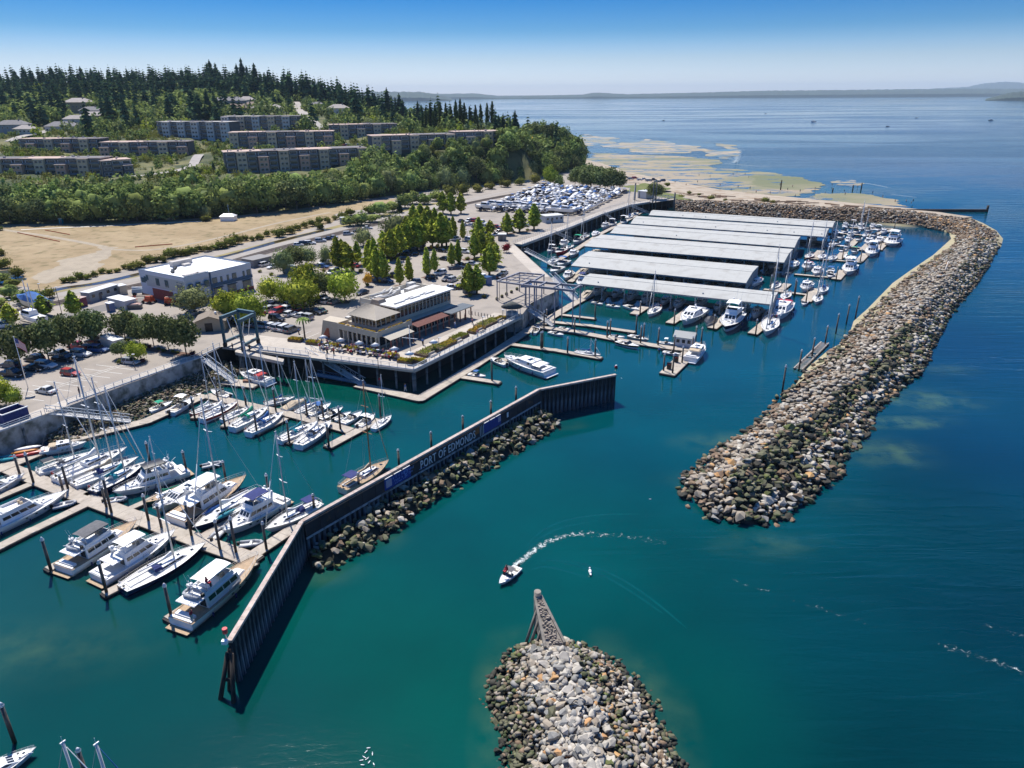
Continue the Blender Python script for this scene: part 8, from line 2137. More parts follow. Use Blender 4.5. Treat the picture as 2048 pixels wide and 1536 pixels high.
# ================================================================== TERRACE: PEOPLE, PARASOLS, FLOWER BEDS
def person_mesh(pose,shirt,trousers):
    """one skinned body, built from joints"""
    me=bpy.data.meshes.new('body');bm=bmesh.new()
    if pose=='sit':J={'pel':(0,0,.52),'ch':(-.04,0,.88),'nk':(-.03,0,1.08),'hd':(0,0,1.24),'kl':(.42,.12,.52),'kr':(.42,-.12,.52),'fl':(.42,.12,.06),'fr':(.42,-.12,.06),'tl':(.56,.12,.04),'tr':(.56,-.12,.04),'sl':(-.03,.19,1.02),'sr':(-.03,-.19,1.02),'el':(.08,.25,.78),'er':(.08,-.25,.78),'hl':(.32,.15,.76),'hr':(.32,-.15,.76)}
    else:
        st=.16 if pose=='walk' else .02
        J={'pel':(0,0,.92),'ch':(0,0,1.27),'nk':(0,0,1.47),'hd':(.02,0,1.64),'kl':(st*.7,.1,.5),'kr':(-st*.4,-.1,.5),'fl':(st,.1,.07),'fr':(-st*1.6,-.1,.07),'tl':(st+.15,.1,.04),'tr':(-st*1.6+.15,-.1,.04),'sl':(0,.2,1.41),'sr':(0,-.2,1.41),'el':(-st,.26,1.13),'er':(st,-.26,1.13),'hl':(-st*.8+.08,.27,.87),'hr':(st*1.4+.05,-.27,.87)}
    rad={'pel':.15,'ch':.155,'nk':.06,'hd':.105,'kl':.075,'kr':.075,'fl':.05,'fr':.05,'tl':.04,'tr':.04,'sl':.065,'sr':.065,'el':.045,'er':.045,'hl':.035,'hr':.035}
    E_=[('pel','ch'),('ch','nk'),('nk','hd'),('pel','kl'),('kl','fl'),('fl','tl'),('pel','kr'),('kr','fr'),('fr','tr'),('ch','sl'),('sl','el'),('el','hl'),('ch','sr'),('sr','er'),('er','hr')]
    ks=list(J);vv=[bm.verts.new(J[k])for k in ks]
    for a,b in E_:bm.edges.new((vv[ks.index(a)],vv[ks.index(b)]))
    bm.to_mesh(me);bm.free();o=bpy.data.objects.new('tmp',me);COL.objects.link(o)
    md=o.modifiers.new('s','SKIN');me.skin_vertices[0].data[0].use_root=True
    for i,k in enumerate(ks):me.skin_vertices[0].data[i].radius=(rad[k],rad[k]*(1.15 if k in('pel','ch')else 1))
    dg=bpy.context.evaluated_depsgraph_get();out=bpy.data.meshes.new_from_object(o.evaluated_get(dg));bpy.data.objects.remove(o);out.name='body'
    skin=mk('skin',(.42,.26,.18),.7,.08,3)
    out.materials.clear()
    for m in(skin,shirt,trousers):out.materials.append(m)
    zs=J['nk'][2]+.02;zh=J['pel'][2]+(.06 if pose!='sit' else .02)
    for p in out.polygons:
        z=p.center.z;p.material_index=0 if z>zs or(abs(p.center.y)>.2 and z<J['el'][2]-.02 and pose!='sit' and z>.8)else(1 if z>zh else 2)
    return out
CL=[mk('cloth_'+n,c,.9,.1,3)for n,c in(('white',(.6,.6,.58)),('navy',(.03,.04,.10)),('red',(.4,.04,.05)),('blue',(.08,.18,.40)),('black',(.02,.02,.02)),('tan',(.38,.30,.2)),('pink',(.5,.22,.25)))]
PM={}
HAIR=mk('hair_brown',(.06,.035,.02),.8,.2,3);hairm=MM(HAIR).ball((-.01,0,0),.115,.105,.10,8,5).data('hair')
CN=('white','navy','red','blue','black','tan','pink')
def person(p,rot,pose,s,tr_,label,group):
    key=(pose,s,tr_)
    if key not in PM:PM[key]=person_mesh(pose,CL[s],CL[tr_])
    o=link_mesh('person',PM[key],None,p);o.rotation_euler=(0,0,R(rot));tag(o,label,'person',group)
    hr=link_mesh('hair',hairm,o,(0,0,1.30)if pose=='sit' else(.01,0,1.70))
    return o
person(gp(160,790,5),200,'stand',4,1,'person in dark clothes leaning at the seawall railing of the near lot','people outdoors')
for i,(x,y,s,tr_,lab)in enumerate(((598,668,3,4,'person in blue shirt beside the parked bicycles near the palm'),(640,700,2,0,'person in red shirt at the top of the long gangway'),(655,706,6,4,'person in pink walking along the terrace rail'),(647,704,0,1,'person in white and navy near the red umbrella'),(668,709,2,4,'person in red and black by the terrace rail'),(945,648,6,1,'person in pink on the plaza before the bollards'),(955,672,6,0,'person in pink beside the flower bed rail'),(846,690,3,4,'person in blue near the tan terrace canopy'),(910,655,0,3,'person in white on the shady side walk'),(930,640,2,4,'person in red under the dark canopy'),(466,700,4,1,'person in black beside the travel lift wheel'),(500,702,4,4,'worker in black under the travel lift beam'),(760,768,2,1,'person in red on the float below the terrace'),(811,782,3,0,'person in pale trousers on the float near its corner'),(846,523,4,4,'cyclist in black crossing the big lot'),(1318,708,3,4,'person in blue on the fuel walkway'))):
    z=.55 if lab.find('float')>0 or lab.find('fuel walk')>0 else 5.0
    person(gp(x,y,z),40*i,'walk' if i%2 else 'stand',s,tr_,lab,'people outdoors')
person(gp(1013,1147,1.05),220,'sit',2,4,'person in dark red at the wheel of the turning speedboat','people outdoors')
person(gp(385,1242,1.7),0,'stand',2,0,'person in red on the aft deck of the big trawler yacht','people outdoors')
person(gp(415,1172,3.9),0,'sit',2,4,'person in red on the flybridge of the big trawler yacht','people outdoors')
# diners at small tables between restaurant front and rail
fa,fb_=gp(632,688,5),gp(800,712,5)
TB=mk('table_top',(.42,.36,.30),.7,.1,3)
tabm=MM(TB).tube((0,0,.70),(0,0,.74),.45,10).data('table_top');legm=MM(CHROME).tube((0,0,0),(0,0,.70),.05,6).data('leg')
tcount=0
for rowi in range(2):
    for i in range(13):
        f=(i+.5+(rowi%2)*.4)/13.5;p=fa.lerp(fb_,f);q=Vector((p.x,p.y,5.005))+Vector((.15,-.95,0)).normalized()*(-.2+3.0*rowi)
        tcount+=1
        where='%s from the gangway, %s row from the restaurant'%(ordw(i+1),ordw(rowi+1))
        t=thing('cafe_table','small round terrace table, '+where,'table',q,0,'tables on the restaurant terrace');link_mesh('table_top',tabm,t);link_mesh('leg',legm,t)
        for j in range(2 if(i+rowi)%3 else 3):
            a=j*math.pi*2/3+i;s=rnd.randrange(7);person(q+Vector((math.cos(a)*.75,math.sin(a)*.75,0)),math.degrees(a)+180,'sit',(0,5,6,3,0,0,2)[s],(4,1,5)[rnd.randrange(3)],'diner in %s, %s chair, table %s'%(CN[(0,5,6,3,0,0,2)[s]],ordw(j+1),where),'diners on the restaurant terrace')
pw=MM(WHITE).tube((0,0,2.15),(0,0,2.75),1.15,8,.05).data('parasol_canopy');pl=MM(CHROME).tube((0,0,0),(0,0,2.3),.04,5).data('pole')
for i,(x,y)in enumerate(((648,692),(683,698),(720,704),(752,708),(790,716),(868,702),(820,726))):
    t=thing('parasol','small white parasol over the terrace tables, %s from the gangway'%ordw(i+1),'parasol',gp(x,y,5),0,'white parasols on the terrace');link_mesh('canopy',pw,t);link_mesh('pole',pl,t)
BEDW=mk('planter_timber',(.13,.09,.06),.9,.2,3)
def bed(p,sx,sy,rot,label,leaf,leaf2,group='flower beds on the pier',seed=1):
    t=thing('flower_bed',label,'flower bed',p,R(rot),group);r_=random.Random(seed)
    Px(BEDW,'planter_box',t,-sx,sx,-sy,sy,0,.55)
    for m,kk in((leaf,34),(leaf2,30)):
        rng=np.random.default_rng(seed+kk);P=rng.uniform(-1,1,(kk*12,3))*(sx*.95,sy*.95,.18)+(0,0,.72);Vv,Ff=leaf_cloud(rng,P,np.tile([0,0,1.],(kk*12,1)),.16)
        o=link_mesh('flowers',npmesh('flowers',Vv,Ff,LEAF[m]),t);o['kind']='stuff'
for i,(x,y)in enumerate(((592,682),(628,688),(664,694),(702,700),(742,706),(782,714),(812,725),(836,724))):bed(gp(x,y,5),1.8,.9,-19,'timber box of yellow and orange flowers between the terrace tables, %s from the travel lift'%ordw(i+1),'orange','bright',seed=i)
for i,(x,y,sx,sy)in enumerate(((862,703,4.0,1.8),(895,690,2.6,1.2),(918,676,2.6,1.3),(953,662,2.6,1.2),(975,648,4.2,1.6),(1000,640,1.6,1.0))):bed(gp(x,y,5),sx,sy,58,'raised green bed with ornamental grasses along the pier rail, %s from the pier corner'%ordw(i+1),('bright','orange')[i%2],'scrub',seed=20+i)
for i,(x,y)in enumerate(((866,712),(918,684),(962,664),(1002,644))):t=thing('pale_boulder_seat','pale carved bench shape beside the rail beds, %s from the pier corner'%ordw(i+1),'bench',gp(x,y,5),R(58),'pale benches along the pier rail');Pf(CONC,'seat',t,-1.3,1.3,.45,0,.5,.3,.3);Px(CONC,'backrest',t,-1.1,1.1,.3,.42,.5,.95)
# palm
t=thing('palm_tree','slender palm at the corner of the restaurant','palm',gp(610,676,5));Pt(BARK,'trunk',t,(0,0,0),(0,0,4.6),.22,7,.16)
fr=MM(LEAF['alder'])
for k in range(14):
    a=k*2*math.pi/14;P=[(math.cos(a)*r,math.sin(a)*r,4.6+z)for r,z in((0,0),(.8,.5),(1.5,.1),(1.9,-.6))]
    for i in range(3):n=Vector((-math.sin(a),math.cos(a),0))*(.25,.3,.2)[i];fr.poly([Vector(P[i])-n,Vector(P[i+1])-n*.6,Vector(P[i+1])+n*.6,Vector(P[i])+n])
fr.build('crown',parent=t)
# ================================================================== TREES OF THE LOTS
GT='round maples in a row at the near lot'
for i,q in enumerate(((42,737,653,60),(99,723,643,57),(142,708,632,54),(191,692,622,56),(252,684,624,46),(268,668,626,36),(280,688,640,36),(308,692,630,40),(337,698,631,38),(373,710,634,54))):
    ptree('dark',*q,'dark green round maple in the row of the near lot, %s from the picture edge'%ordw(i+1),GT)
ptree('bright',276,722,684,40,'small bright yellow green tree on the shrub island of the near lot');ptree('dark',243,716,684,28,'small olive tree on the shrub island of the near lot')
ptree('bright',0,812,755,52,'bright tree cut by the picture edge beside the boardwalk');ptree('bright',29,812,776,36,'bushy bright shrub tree before the flagpole foot')
for i,q in enumerate(((24,651,607,26),(90,634,590,28),(151,632,581,26))):ptree('columnar',*q,'narrow hornbeam behind the round maples, %s from the picture edge'%ordw(i+1),'narrow hornbeams behind the maples')
for i,(k,q,lab)in enumerate((('willow',(390,626,575,72),'grey green spreading tree before the white building'),('bright',(458,642,583,62),'yellowish spreading tree behind the travel lift'),('bright',(500,652,584,64),'bright green spreading tree directly above the travel lift'),('bright',(542,602,556,50),'bright round tree at the end of the white building front'),('bright',(574,610,564,40),'small bright tree between two larger ones'),
    ('bright',(606,618,560,66),'broad bright tree beside the restaurant parking rows'),('bright',(617,598,531,66),'tall bright tree with a dark companion behind it'),('dark',(652,598,548,44),'dark shaded tree between the two biggest bright ones'),('bright',(690,602,541,64),'yellow green dome shaped tree beside the restaurant'),('orange',(737,572,546,24),'small golden tree beside the dome shaped one'),
    ('willow',(568,548,500,42),'grey green tree above the teal shed'),('dark',(588,536,494,50),'dark olive tree beside the long low shed'),('willow',(614,530,493,46),'thin crowned tree beside the dark olive one'),('willow',(653,528,492,28),'sparse pale tree before the first hornbeams'),('willow',(788,478,428,54),'large silvery willow behind the hornbeams'),('willow',(727,492,458,40),'pale willow beside the railway road'),
    ('red',(1013,505,486,17),'red leaved maple where the yard pier begins'),('dark',(1310,399,367,33),'lone round dark tree on the beach lawn'),('bright',(1101,373,334,30),'light green pointed tree at the foot of the bluff'),('alder',(1118,375,350,20),'small dark tree next to the pointed one at the bluff foot'))):ptree(k,*q,lab)
cols_=[(677,541,473,24),(695,543,484,34),(686,530,478,20),(716,530,482,17),(742,552,480,26),(752,556,476,24),(755,562,494,26),(766,563,500,26),(768,512,462,22),(784,521,458,26),(776,516,466,24),(800,513,450,26),(792,508,456,24),(816,506,442,26),(808,498,446,24),(826,500,436,26),(835,502,435,28),(846,496,438,26),
         (865,493,437,24),(884,495,425,32),(893,492,432,26),(907,480,432,14),(926,481,441,11),(958,498,434,26),(980,470,440,18),(949,518,465,20),(962,513,460,24),(979,502,463,20),(855,556,494,17),(870,547,497,14),(800,573,516,18),(819,566,513,16),(904,534,486,16),(917,530,479,15),(938,590,527,30),(954,588,530,28),(979,551,488,32),(992,531,486,20),
         (1039,464,417,26),(1068,459,407,24),(1014,469,426,22),(886,427,382,18),(902,429,384,20),(922,427,385,18),(828,456,410,22),(842,452,407,22),(856,456,412,22),(870,452,415,16),(835,470,424,22),(814,478,432,20),(850,474,424,20)]
cols_.sort()
for i,q in enumerate(cols_):ptree('columnar',*q,'columnar hornbeam of the big lot, %s counted from the railway side'%ordw(i+1),'columnar hornbeams of the big lot')
MULCH=mk('mulch_bed',(.13,.075,.05),.95,.25,.6)
for i,(a,b,w_)in enumerate((((640,540),(730,528),2.5),((730,562),(775,566),2.5),((750,520),(850,500),3.2),((850,497),(900,494),3),((925,520),(980,516),3),((790,573),(825,566),1.6),((895,534),(922,530),1.6),((400,634),(520,655),3),((530,606),(700,604),3.5),((1000,470),(1075,460),2),((930,590),(960,588),1.6),((845,556),(875,547),1.6),((240,690),(390,712),2.2),((30,737),(200,694),1.5))):
    ribbon('planting_bed',[a,((a[0]+b[0])/2,(a[1]+b[1])/2),b],w_,5.06,MULCH)
n_=0
r_=random.Random(21)
for i,(x,y,w_)in enumerate([(248,680,9),(256,682,9),(262,690,10),(290,694,11),(300,697,10),(318,700,10),(328,703,10),(346,705,10),(355,707,9),(386,713,14),(254,720,13),(268,724,12),(286,726,12),(240,727,14),(36,742,8),(135,715,9),(648,543,9),(705,541,11),(722,545,12),(735,572,10),(760,566,9),(780,522,10),(790,519,9),(812,513,10),(830,509,10),(850,505,10),(862,500,11),(876,498,12),(888,500,12),(900,497,10),(935,520,11),(952,522,12),(965,520,11),(905,480,8),(930,500,7),(1028,466,7),(1055,462,8),(1010,474,7),(660,604,12),(566,606,10),(520,545,9),(543,551,10),(968,596,12),(940,594,12)]):
    b=gp(x,y,5);k='purple' if i in(4,9,11,12)else('orange' if i in(20,26,27)else 'scrub');W_=w_/ppm(b)
    tree(k,b,W_*(.62 if k=='scrub' else .9),W_ if k=='scrub' else None,'%s shrub in the planting beds of the lots, %s from the picture edge'%('purple' if k=='purple' else 'gold' if k=='orange' else 'green',ordw(i+1)),'shrubs in the planting beds','shrub','shrub')
# creek side and railway bushes
bl=[(0,560,40,26),(20,590,42,30),(50,600,44,30),(75,596,40,26),(-10,612,50,30),(100,590,30,22),(25,570,30,20),(0,505,26,16),(10,530,30,22),(35,548,30,16),(60,612,30,18),(-25,590,40,30)]
for x in range(130,700,15):
    y=566-(x-130)*.232+r_.uniform(-3,3)-5;bl.append((x,y,r_.uniform(14,22)if x<260 or x>480 else r_.uniform(20,30),0))
bl+=[(560,468,26,18),(580,462,26,18),(640,452,20,14),(700,446,34,24),(722,444,38,28),(745,438,34,24),(690,440,26,20),(760,425,40,30),(740,420,30,20),(785,418,36,26),(810,410,40,28),(825,402,36,28),(700,425,22,14),(850,402,36,26),(874,395,34,22),(900,388,30,20),(925,383,30,22),(955,378,28,20),(413,436,24,20),(0,455,16,10),(980,372,26,18),(1010,368,26,18),(1040,364,26,18),(1070,360,24,16)]
for i,q in enumerate(bl):
    b=gp(q[0],q[1]+6,5.0);s=ppm(b);W_=q[2]/s
    k='alder' if(q[2]>32)else 'scrub'
    tree(k,b,W_*r_.uniform(.5,.75),W_*(1.0 if k=='scrub' else .9),'bush between dry field and railway, %s in order along the creek'%ordw(i+1),'bushes along the creek and railway','bush','bush')
ptree('conifer',800,425,398,20,'dark conifer among the bushes at the end of the railway')
t_=ptree('willow',413,438,412,26,'lone pale bush tree on the dry field before the tree belt')
# tree belt at the foot of the bluff, individually ------------------------------------
HG='trees of the belt at the foot of the bluff'
belt=[]
r_=random.Random(33)
footpx=[(-30,449),(200,446),(300,441),(400,436),(560,423),(700,403),(850,380),(1000,366),(1100,350),(1165,336)]
def foot_at(x):return np.interp(x,[p[0]for p in footpx],[p[1]for p in footpx])
for rowi,(off,step,top)in enumerate(((-1,30,0),(9,30,1),(19,32,2))):
    x=-20+rowi*11
    while x<1150:
        belt.append((x+r_.uniform(-6,6),rowi));x+=step*(1 if x<600 else .78)*r_.uniform(.8,1.15)
nb=0
for x,rowi in belt:
    b=gp(x,foot_at(x)+1.5,5.0)
    b=b+Vector((0,1,0))*(1.5+rowi*15+r_.uniform(-2,4));b.x*=(b.y/(b.y-rowi*15))if rowi else 1
    b.z=ground_z(b.x,b.y)-.3
    if 5<b.z or rowi==0:pass
    hh=r_.uniform(11,16)if x<620 else r_.uniform(9,14)
    if rowi==2:hh*=.8
    k='alder' if r_.random()<.78 else('willow' if r_.random()<.6 else 'dark')
    if 300<x<700 and r_.random()<.35:k='alder';hh*=1.12
    nb+=1
    tree(k,b,hh,hh*r_.uniform(.75,.98),'leafy tree, %s rank of the belt above the field, %s along'%(ordw(rowi+1),ordw(nb)),HG)
# bluff slope trees ---------------------------------------------------------------------
nb=0
for i in range(70):
    x=r_.uniform(640,1165);f=r_.random()*.72;y0=foot_at(x)-4;y1=np.interp(x,[640,740,1000,1165],[352,330,296,300])+3
    yy=y0*(1-f)+y1*f;Yb=float(gp(x,foot_at(x),5).y);Y1=float(np.interp(x,[640,740,1000,1165],[455,490,525,605]))
    p=rp(x,yy,Yb*(1-f)+Y1*f);z=ground_z(p.x,p.y);p.z=z-.3
    k='scrub' if(f>.42 and x<1060 and r_.random()<.7)else('alder' if r_.random()<.75 else 'dark')
    hh=r_.uniform(3,5)if k=='scrub' else r_.uniform(8,12)*(1 if f<.6 else .75)
    nb+=1
    tree(k,p,hh,hh*(1.4 if k=='scrub' else .9),'%s on the bluff slope below the tan condominiums, %s in order'%('low bush' if k=='scrub' else 'rounded tree',ordw(nb)),'trees on the bluff slope','bush' if k=='scrub' else 'tree')
for i,(x,yt,Y,k,hh)in enumerate([(1052,250,600,'alder',11),(1070,246,610,'dark',12),(1086,244,612,'alder',11),(1100,250,606,'dark',10),(1112,246,612,'alder',11),(1125,256,606,'dark',10),(1140,262,604,'alder',11),(1152,272,600,'alder',11),(1158,288,594,'dark',11),(1148,280,590,'alder',10),(1130,275,590,'alder',10),(1060,270,580,'orange',6),(1160,302,588,'alder',12),(1150,310,580,'dark',11)]):
    p=rp(x,280,Y);p.z=ground_z(p.x,p.y)-.5;top=rp(x,yt,Y).z;tree(k,p,max(6,top-p.z),None,'tree at the seaward end of the bluff, %s towards the sea'%ordw(i+1),'trees at the end of the bluff')
for i,(x,y,top,w_)in enumerate([(1165,374,331,40),(1182,377,332,46),(1200,380,336,44),(1222,382,337,44),(1172,378,345,28),(1238,382,346,26),(1150,372,343,26)]):ptree('dark',x,y,top,w_,'big round dark tree in the clump between yard and beach, %s towards the beach'%ordw(i+1),'clump of trees at the beach park')
# poplars and conifers standing out -------------------------------------------------------
for i,(x,yt,Y)in enumerate([(853,214,640),(862,206,645),(872,208,640),(882,204,650),(893,206,645),(903,212,640),(913,200,640),(922,198,645),(930,206,640),(940,212,635),(952,210,640),(962,208,640),(975,206,630),(985,203,632),(868,222,630),(890,224,630),(912,224,625),(934,226,625),(955,228,620),(846,226,630)]):
    p=rp(x,265,Y);p.z=ground_z(p.x,p.y)-.5;top=rp(x,yt,Y).z;H=max(14,top-p.z);t=tree('poplar',p,H,H*.19,'tall slim poplar behind the last condominium, %s towards the sea'%ordw(i+1),'poplars behind the last condominium')
con=[(997,214,585),(1006,219,588),(1014,226,590),(1020,230,584),(1030,224,592),(1036,236,588),(990,232,580),(1003,238,578),
       (738,178,800),(752,190,790),(776,180,770),(784,176,775),(792,186,765),(800,178,770),(806,190,760),(768,196,760),(820,204,740),(836,206,735),(700,180,840),(716,186,820),(728,192,800),(844,210,725),(758,200,745),(790,206,735),(812,214,720),
       (412,206,640),(425,192,655),(400,182,660),(408,196,650),(438,196,665),(395,200,640),(430,214,640),(446,200,680),(385,176,700),(418,176,700),(505,195,765),(520,205,760),(448,170,780),
       (428,122,980),(434,116,985),(445,118,980),(452,126,970),(462,124,985),(470,132,960),(478,126,980),(486,124,975),(496,120,980),(505,128,960),(520,130,930),(538,128,930),(545,134,925),(560,148,910),(585,140,900),(598,152,890),(607,150,890),(618,150,880),(632,158,870),(648,156,860),(655,166,860),(670,168,850),(684,170,850),
       (350,138,960),(338,142,960),(362,130,970),(375,134,970),(388,140,960),(400,136,980),(412,130,985),(320,138,970),(300,142,980),(285,132,990),(270,136,990),(255,138,980),(232,136,990),(215,138,990),(200,134,1000),(180,130,1000),(160,138,1000),(140,132,1000),(122,130,1000),(105,138,1000),(85,132,1000),(66,130,1000),(50,128,1000),(34,134,1000),(15,130,1000),(2,134,1000)]
con.sort()
for i,(x,yt,Y)in enumerate(con):
    p=rp(x,230,Y);p.z=ground_z(p.x,p.y)-1;top=rp(x,yt,Y).z;H=min(max(14,top-p.z),48)*r_.choice((.72,.8,.88,.95,1.0,1.06));tree('conifer',p,H,H*r_.uniform(.38,.62),'tall dark fir standing out of the hillside woods, %s counted from the picture edge'%ordw(i+1),'firs of the wooded hillside')
print('single trees',NTREE)
# the woods that fill the hillside, one mass ------------------------------------------------
def forest(name,label,specs,n,region,rngseed,keep):
    rng=np.random.default_rng(rngseed);VV=[];FF=[];off=0;cnt=0;r2=random.Random(rngseed)
    mats=[LEAF[s[0]]for s in specs];MI=[]
    tries=0
    while cnt<n and tries<n*12:
        tries+=1
        x,y=region(rng)
        z=ground_z(x,y)
        if not keep(x,y,z):continue
        s=r2.choices(range(len(specs)),[q[3](x,y)for q in specs])[0];kind,h0,h1,_=specs[s]
        H=r2.uniform(h0,h1);lib=LOWC[kind];V,F_=lib[r2.randrange(len(lib))]
        a=r2.uniform(0,6.3);c,sn=math.cos(a),math.sin(a);wd=H*{'conifer':1.0,'alder':r2.uniform(.85,1.15),'scrub':1.0,'dark':1.0,'willow':1.0,'bright':1.0}[kind]
        Rm=np.array([[c*wd,-sn*wd,0],[sn*wd,c*wd,0],[0,0,H]]);VV.append((V@Rm.T+np.array([x,y,z-.6])).astype(np.float32));FF.append(F_+off);off+=len(V);MI.append(np.full(len(F_),s));cnt+=1
    me=npmesh(name,np.concatenate(VV),np.concatenate(FF),mats,np.concatenate(MI));o=link_mesh(name,me);tag(o,label,'trees',None,'stuff');return o
def low(kind,seed):
    if kind=='conifer':V,Fq,Ft=crown_fir(seed,12,.21,.05,8)
    else:V,Fq,Ft=crown_round(seed,130,9,.105,.42 if kind!='scrub' else .75,.02,1.0,ragged=.22)
    return V,np.concatenate([Fq,Ft])
LOWC={k:[low(k,200+i)for i in range(3)]for k in('conifer','alder','scrub','dark','willow','bright')}
# keep the woods off buildings and roads
BL=[]
for o in list(COL.objects):
    if o.parent is None and o.get('category')in('apartment building','house'):
        ch=[c for c in o.children if c.name.startswith('wall')]
        if ch:
            M_=Matrix.Translation(o.location)@Matrix.Rotation(o.rotation_euler[2],4,'Z')
            bb=[M_@Vector(q)for c_ in ch for q in c_.bound_box];BL.append((min(q.x for q in bb)-4,max(q.x for q in bb)+4,min(q.y for q in bb)-(17 if o['category']=='house' else 20),max(q.y for q in bb)+4))
RDP=[]
for pts in(((590,208,860),(600,222,770),(610,236,700),(640,246,650),(655,256,620)),((400,316,500),(385,330,470),(350,342,440),(290,352,424),(240,356,418),(400,320,490)),((20,290,560),(60,272,590),(110,258,640),(150,250,670))):
    P=[rp(*q)for q in pts]
    for i in range(len(P)-1):
        for k in range(6):q=P[i].lerp(P[i+1],k/6);RDP.append((q.x,q.y))
RDA=np.array(RDP)
def free(x,y,m=0):
    for a,b,c,d in BL:
        if a-m<x<b+m and c-m<y<d+m:return False
    return float(((RDA[:,0]-x)**2+(RDA[:,1]-y)**2).min())>100
def edgex(x,y):return x<.1*y-4 and x<np.interp(y,[540,600,650,700,760,900,1200],[45,48,30,10,-5,-40,-160])and x>-.85*y-60
forest('hillside_woods','mixed fir and leafy woods covering the upper hillside to the skyline',[('conifer',17,33,lambda x,y:3.6 if y>850 else .45),('alder',9,16,lambda x,y:1.6),('willow',8,13,lambda x,y:.35),('bright',6,11,lambda x,y:.5),('dark',8,14,lambda x,y:.7)],4200,
       lambda rng:(rng.uniform(-900,40),rng.triangular(560,780,1200)),5,lambda x,y,z:edgex(x,y)and z>6 and free(x,y)and y>560)
forest('terrace_planting','shrubs and small trees between the condominium rows and along the slope',[('scrub',1.8,4.2,lambda x,y:5),('alder',3.5,7,lambda x,y:1.6),('bright',2,5,lambda x,y:.8),('conifer',6,10,lambda x,y:.06)],3400,
       lambda rng:(rng.uniform(-400,60),rng.uniform(400,660)),6,lambda x,y,z:z>11 and edgex(x,y)and free(x,y,-11)and y>foot_y(x)+42)
forest('belt_woods','dense mass of leafy trees filling the belt behind its front ranks',[('alder',8,14,lambda x,y:4),('dark',8,13,lambda x,y:1),('willow',7,11,lambda x,y:.8)],850,
       lambda rng:(rng.uniform(-340,60),rng.uniform(340,640)),7,lambda x,y,z:edgex(x,y)and free(x,y,-6)and foot_y(x)+3<y<foot_y(x)+(46 if x<-90 else 62+(x+90)*.2))
# ================================================================== DRY STORED BOATS IN THE YARD
COVS=(WHITE,WHITE,mk('shrink_wrap',(.60,.62,.64),.5,.05,1),TANC,BLUEC,WHITE,GREYC,WHITE,WHITE)
def yard_boat(i):
    L=6.5;t=thing('stored_boat','','boat');B=2.4;kw=dict(stern=.9,fine=2.1,sheer=.25)
    h=hull_mesh(L,B,.9,(WHITE,WHITE,NAVY,WHITE,CREAM,WHITE)[i%6],None,draft=.5,**kw).build('hull',parent=t);h.location=(0,0,1.1)
    if i%3==0:d=deck_mesh(L,B,.9,DECKM,**kw).build('deck',parent=t);d.location=(0,0,1.1);c=MM(WHITE);c.frus(-1.2,1.6,.85,2.0,3.0,.1,.8,.7);c.build('cabin',parent=t);g=MM(DGLASS);g.frus(-1.1,1.5,.87,2.45,2.85,.1,.7,.76);g.build('window',parent=t)
    elif i%3==1:
        c=MM(COVS[i%len(COVS)]);rows=[]
        for tt,hh in((.0,.2),(.25,.7),(.5,1.1),(.75,.4),(.99,.05)):w_=hb(tt,B,.9,2.1);rows.append([Vector((-L/2+L*tt,w_*math.cos(k*math.pi/4),2.0+hh*math.sin(k*math.pi/4)+.2*tt))for k in range(5)])
        for a in range(4):
            for k in range(4):c.poly([rows[a][k],rows[a+1][k],rows[a+1][k+1],rows[a][k+1]])
        c.build('boat_cover',parent=t)
    else:d=deck_mesh(L,B,.9,DECKM,x0=.4,**kw).build('deck',parent=t);d.location=(0,0,1.1);w=MM(DGLASS);w.frus(-.2,.3,.8,2.05,2.5,0,.3,.7);w.build('windshield',parent=t);k=MM(COVS[(i*2)%len(COVS)]);k.frus(-1.8,.4,.9,3.2,3.35,.1,.1,.75);k.build('canopy',parent=t)
    tr=MM(CHROME)
    for s in(-1,1):tr.bar((-2.9,s*.5,.62),(2.6,s*.5,.62),.12,.12);tr.bar((2.6,s*.5,.6),(4.2,0,.5),.1,.1);tr.tube((-1.2,s*1.1,.35),(-1.2,s*1.3,.35),.34,8)
    tr.build('trailer',parent=t);o=MM(BLACKP).box(-3.8,-3.3,-.2,.2,1.2,2.2);o.build('outboard_motor',parent=t)
    return t
YP=[yard_boat(i)for i in range(9)]
for p in YP:kids(p);[kids(c)for c in p.children]
used_=set();r_=random.Random(4)
C0,C1,C2,C3=gp(952,424,5),gp(1165,431,5),gp(1255,386,5),gp(1085,374,5)
rows_=12;cols__=17;cnt=0
for a in range(rows_):
    for b in range(cols__):
        u,v=(b+.5)/cols__,(a+.5)/rows_
        if a in(3,7):pass
        p=(C0.lerp(C1,u)).lerp(C3.lerp(C2,u),v)+Vector((r_.uniform(-.5,.5),r_.uniform(-.5,.5),0));p.z=5.0
        if r_.random()<.06:continue
        i=r_.randrange(9);rot=R(62+r_.uniform(-6,6)+(180 if r_.random()<.5 else 0));s=r_.uniform(.8,1.2)
        lab='trailered boat in the yard, %s row from the lot, %s from the railway'%(ordw(a+1),ordw(b+1))
        if i not in used_:used_.add(i);q=YP[i];q.location=p;q.rotation_euler=(0,0,rot);q.scale=(s,)*3;q['label']=lab;q['group']='boats on trailers in the dry storage yard'
        else:dup(YP[i],p,rot,lab,None,'boats on trailers in the dry storage yard',s)
        cnt+=1
for i,(x,y)in enumerate([(985,410),(1000,412),(1016,412),(1034,412),(970,414),(1050,415),(1070,416),(1090,417),(1110,420),(1130,422)]):dup(YP[0],gp(x,y+8,5),R(-28),'larger white cabin boat on stands along the front of the yard, %s from the railway'%ordw(i+1),None,'larger boats on stands at the yard front',1.5)
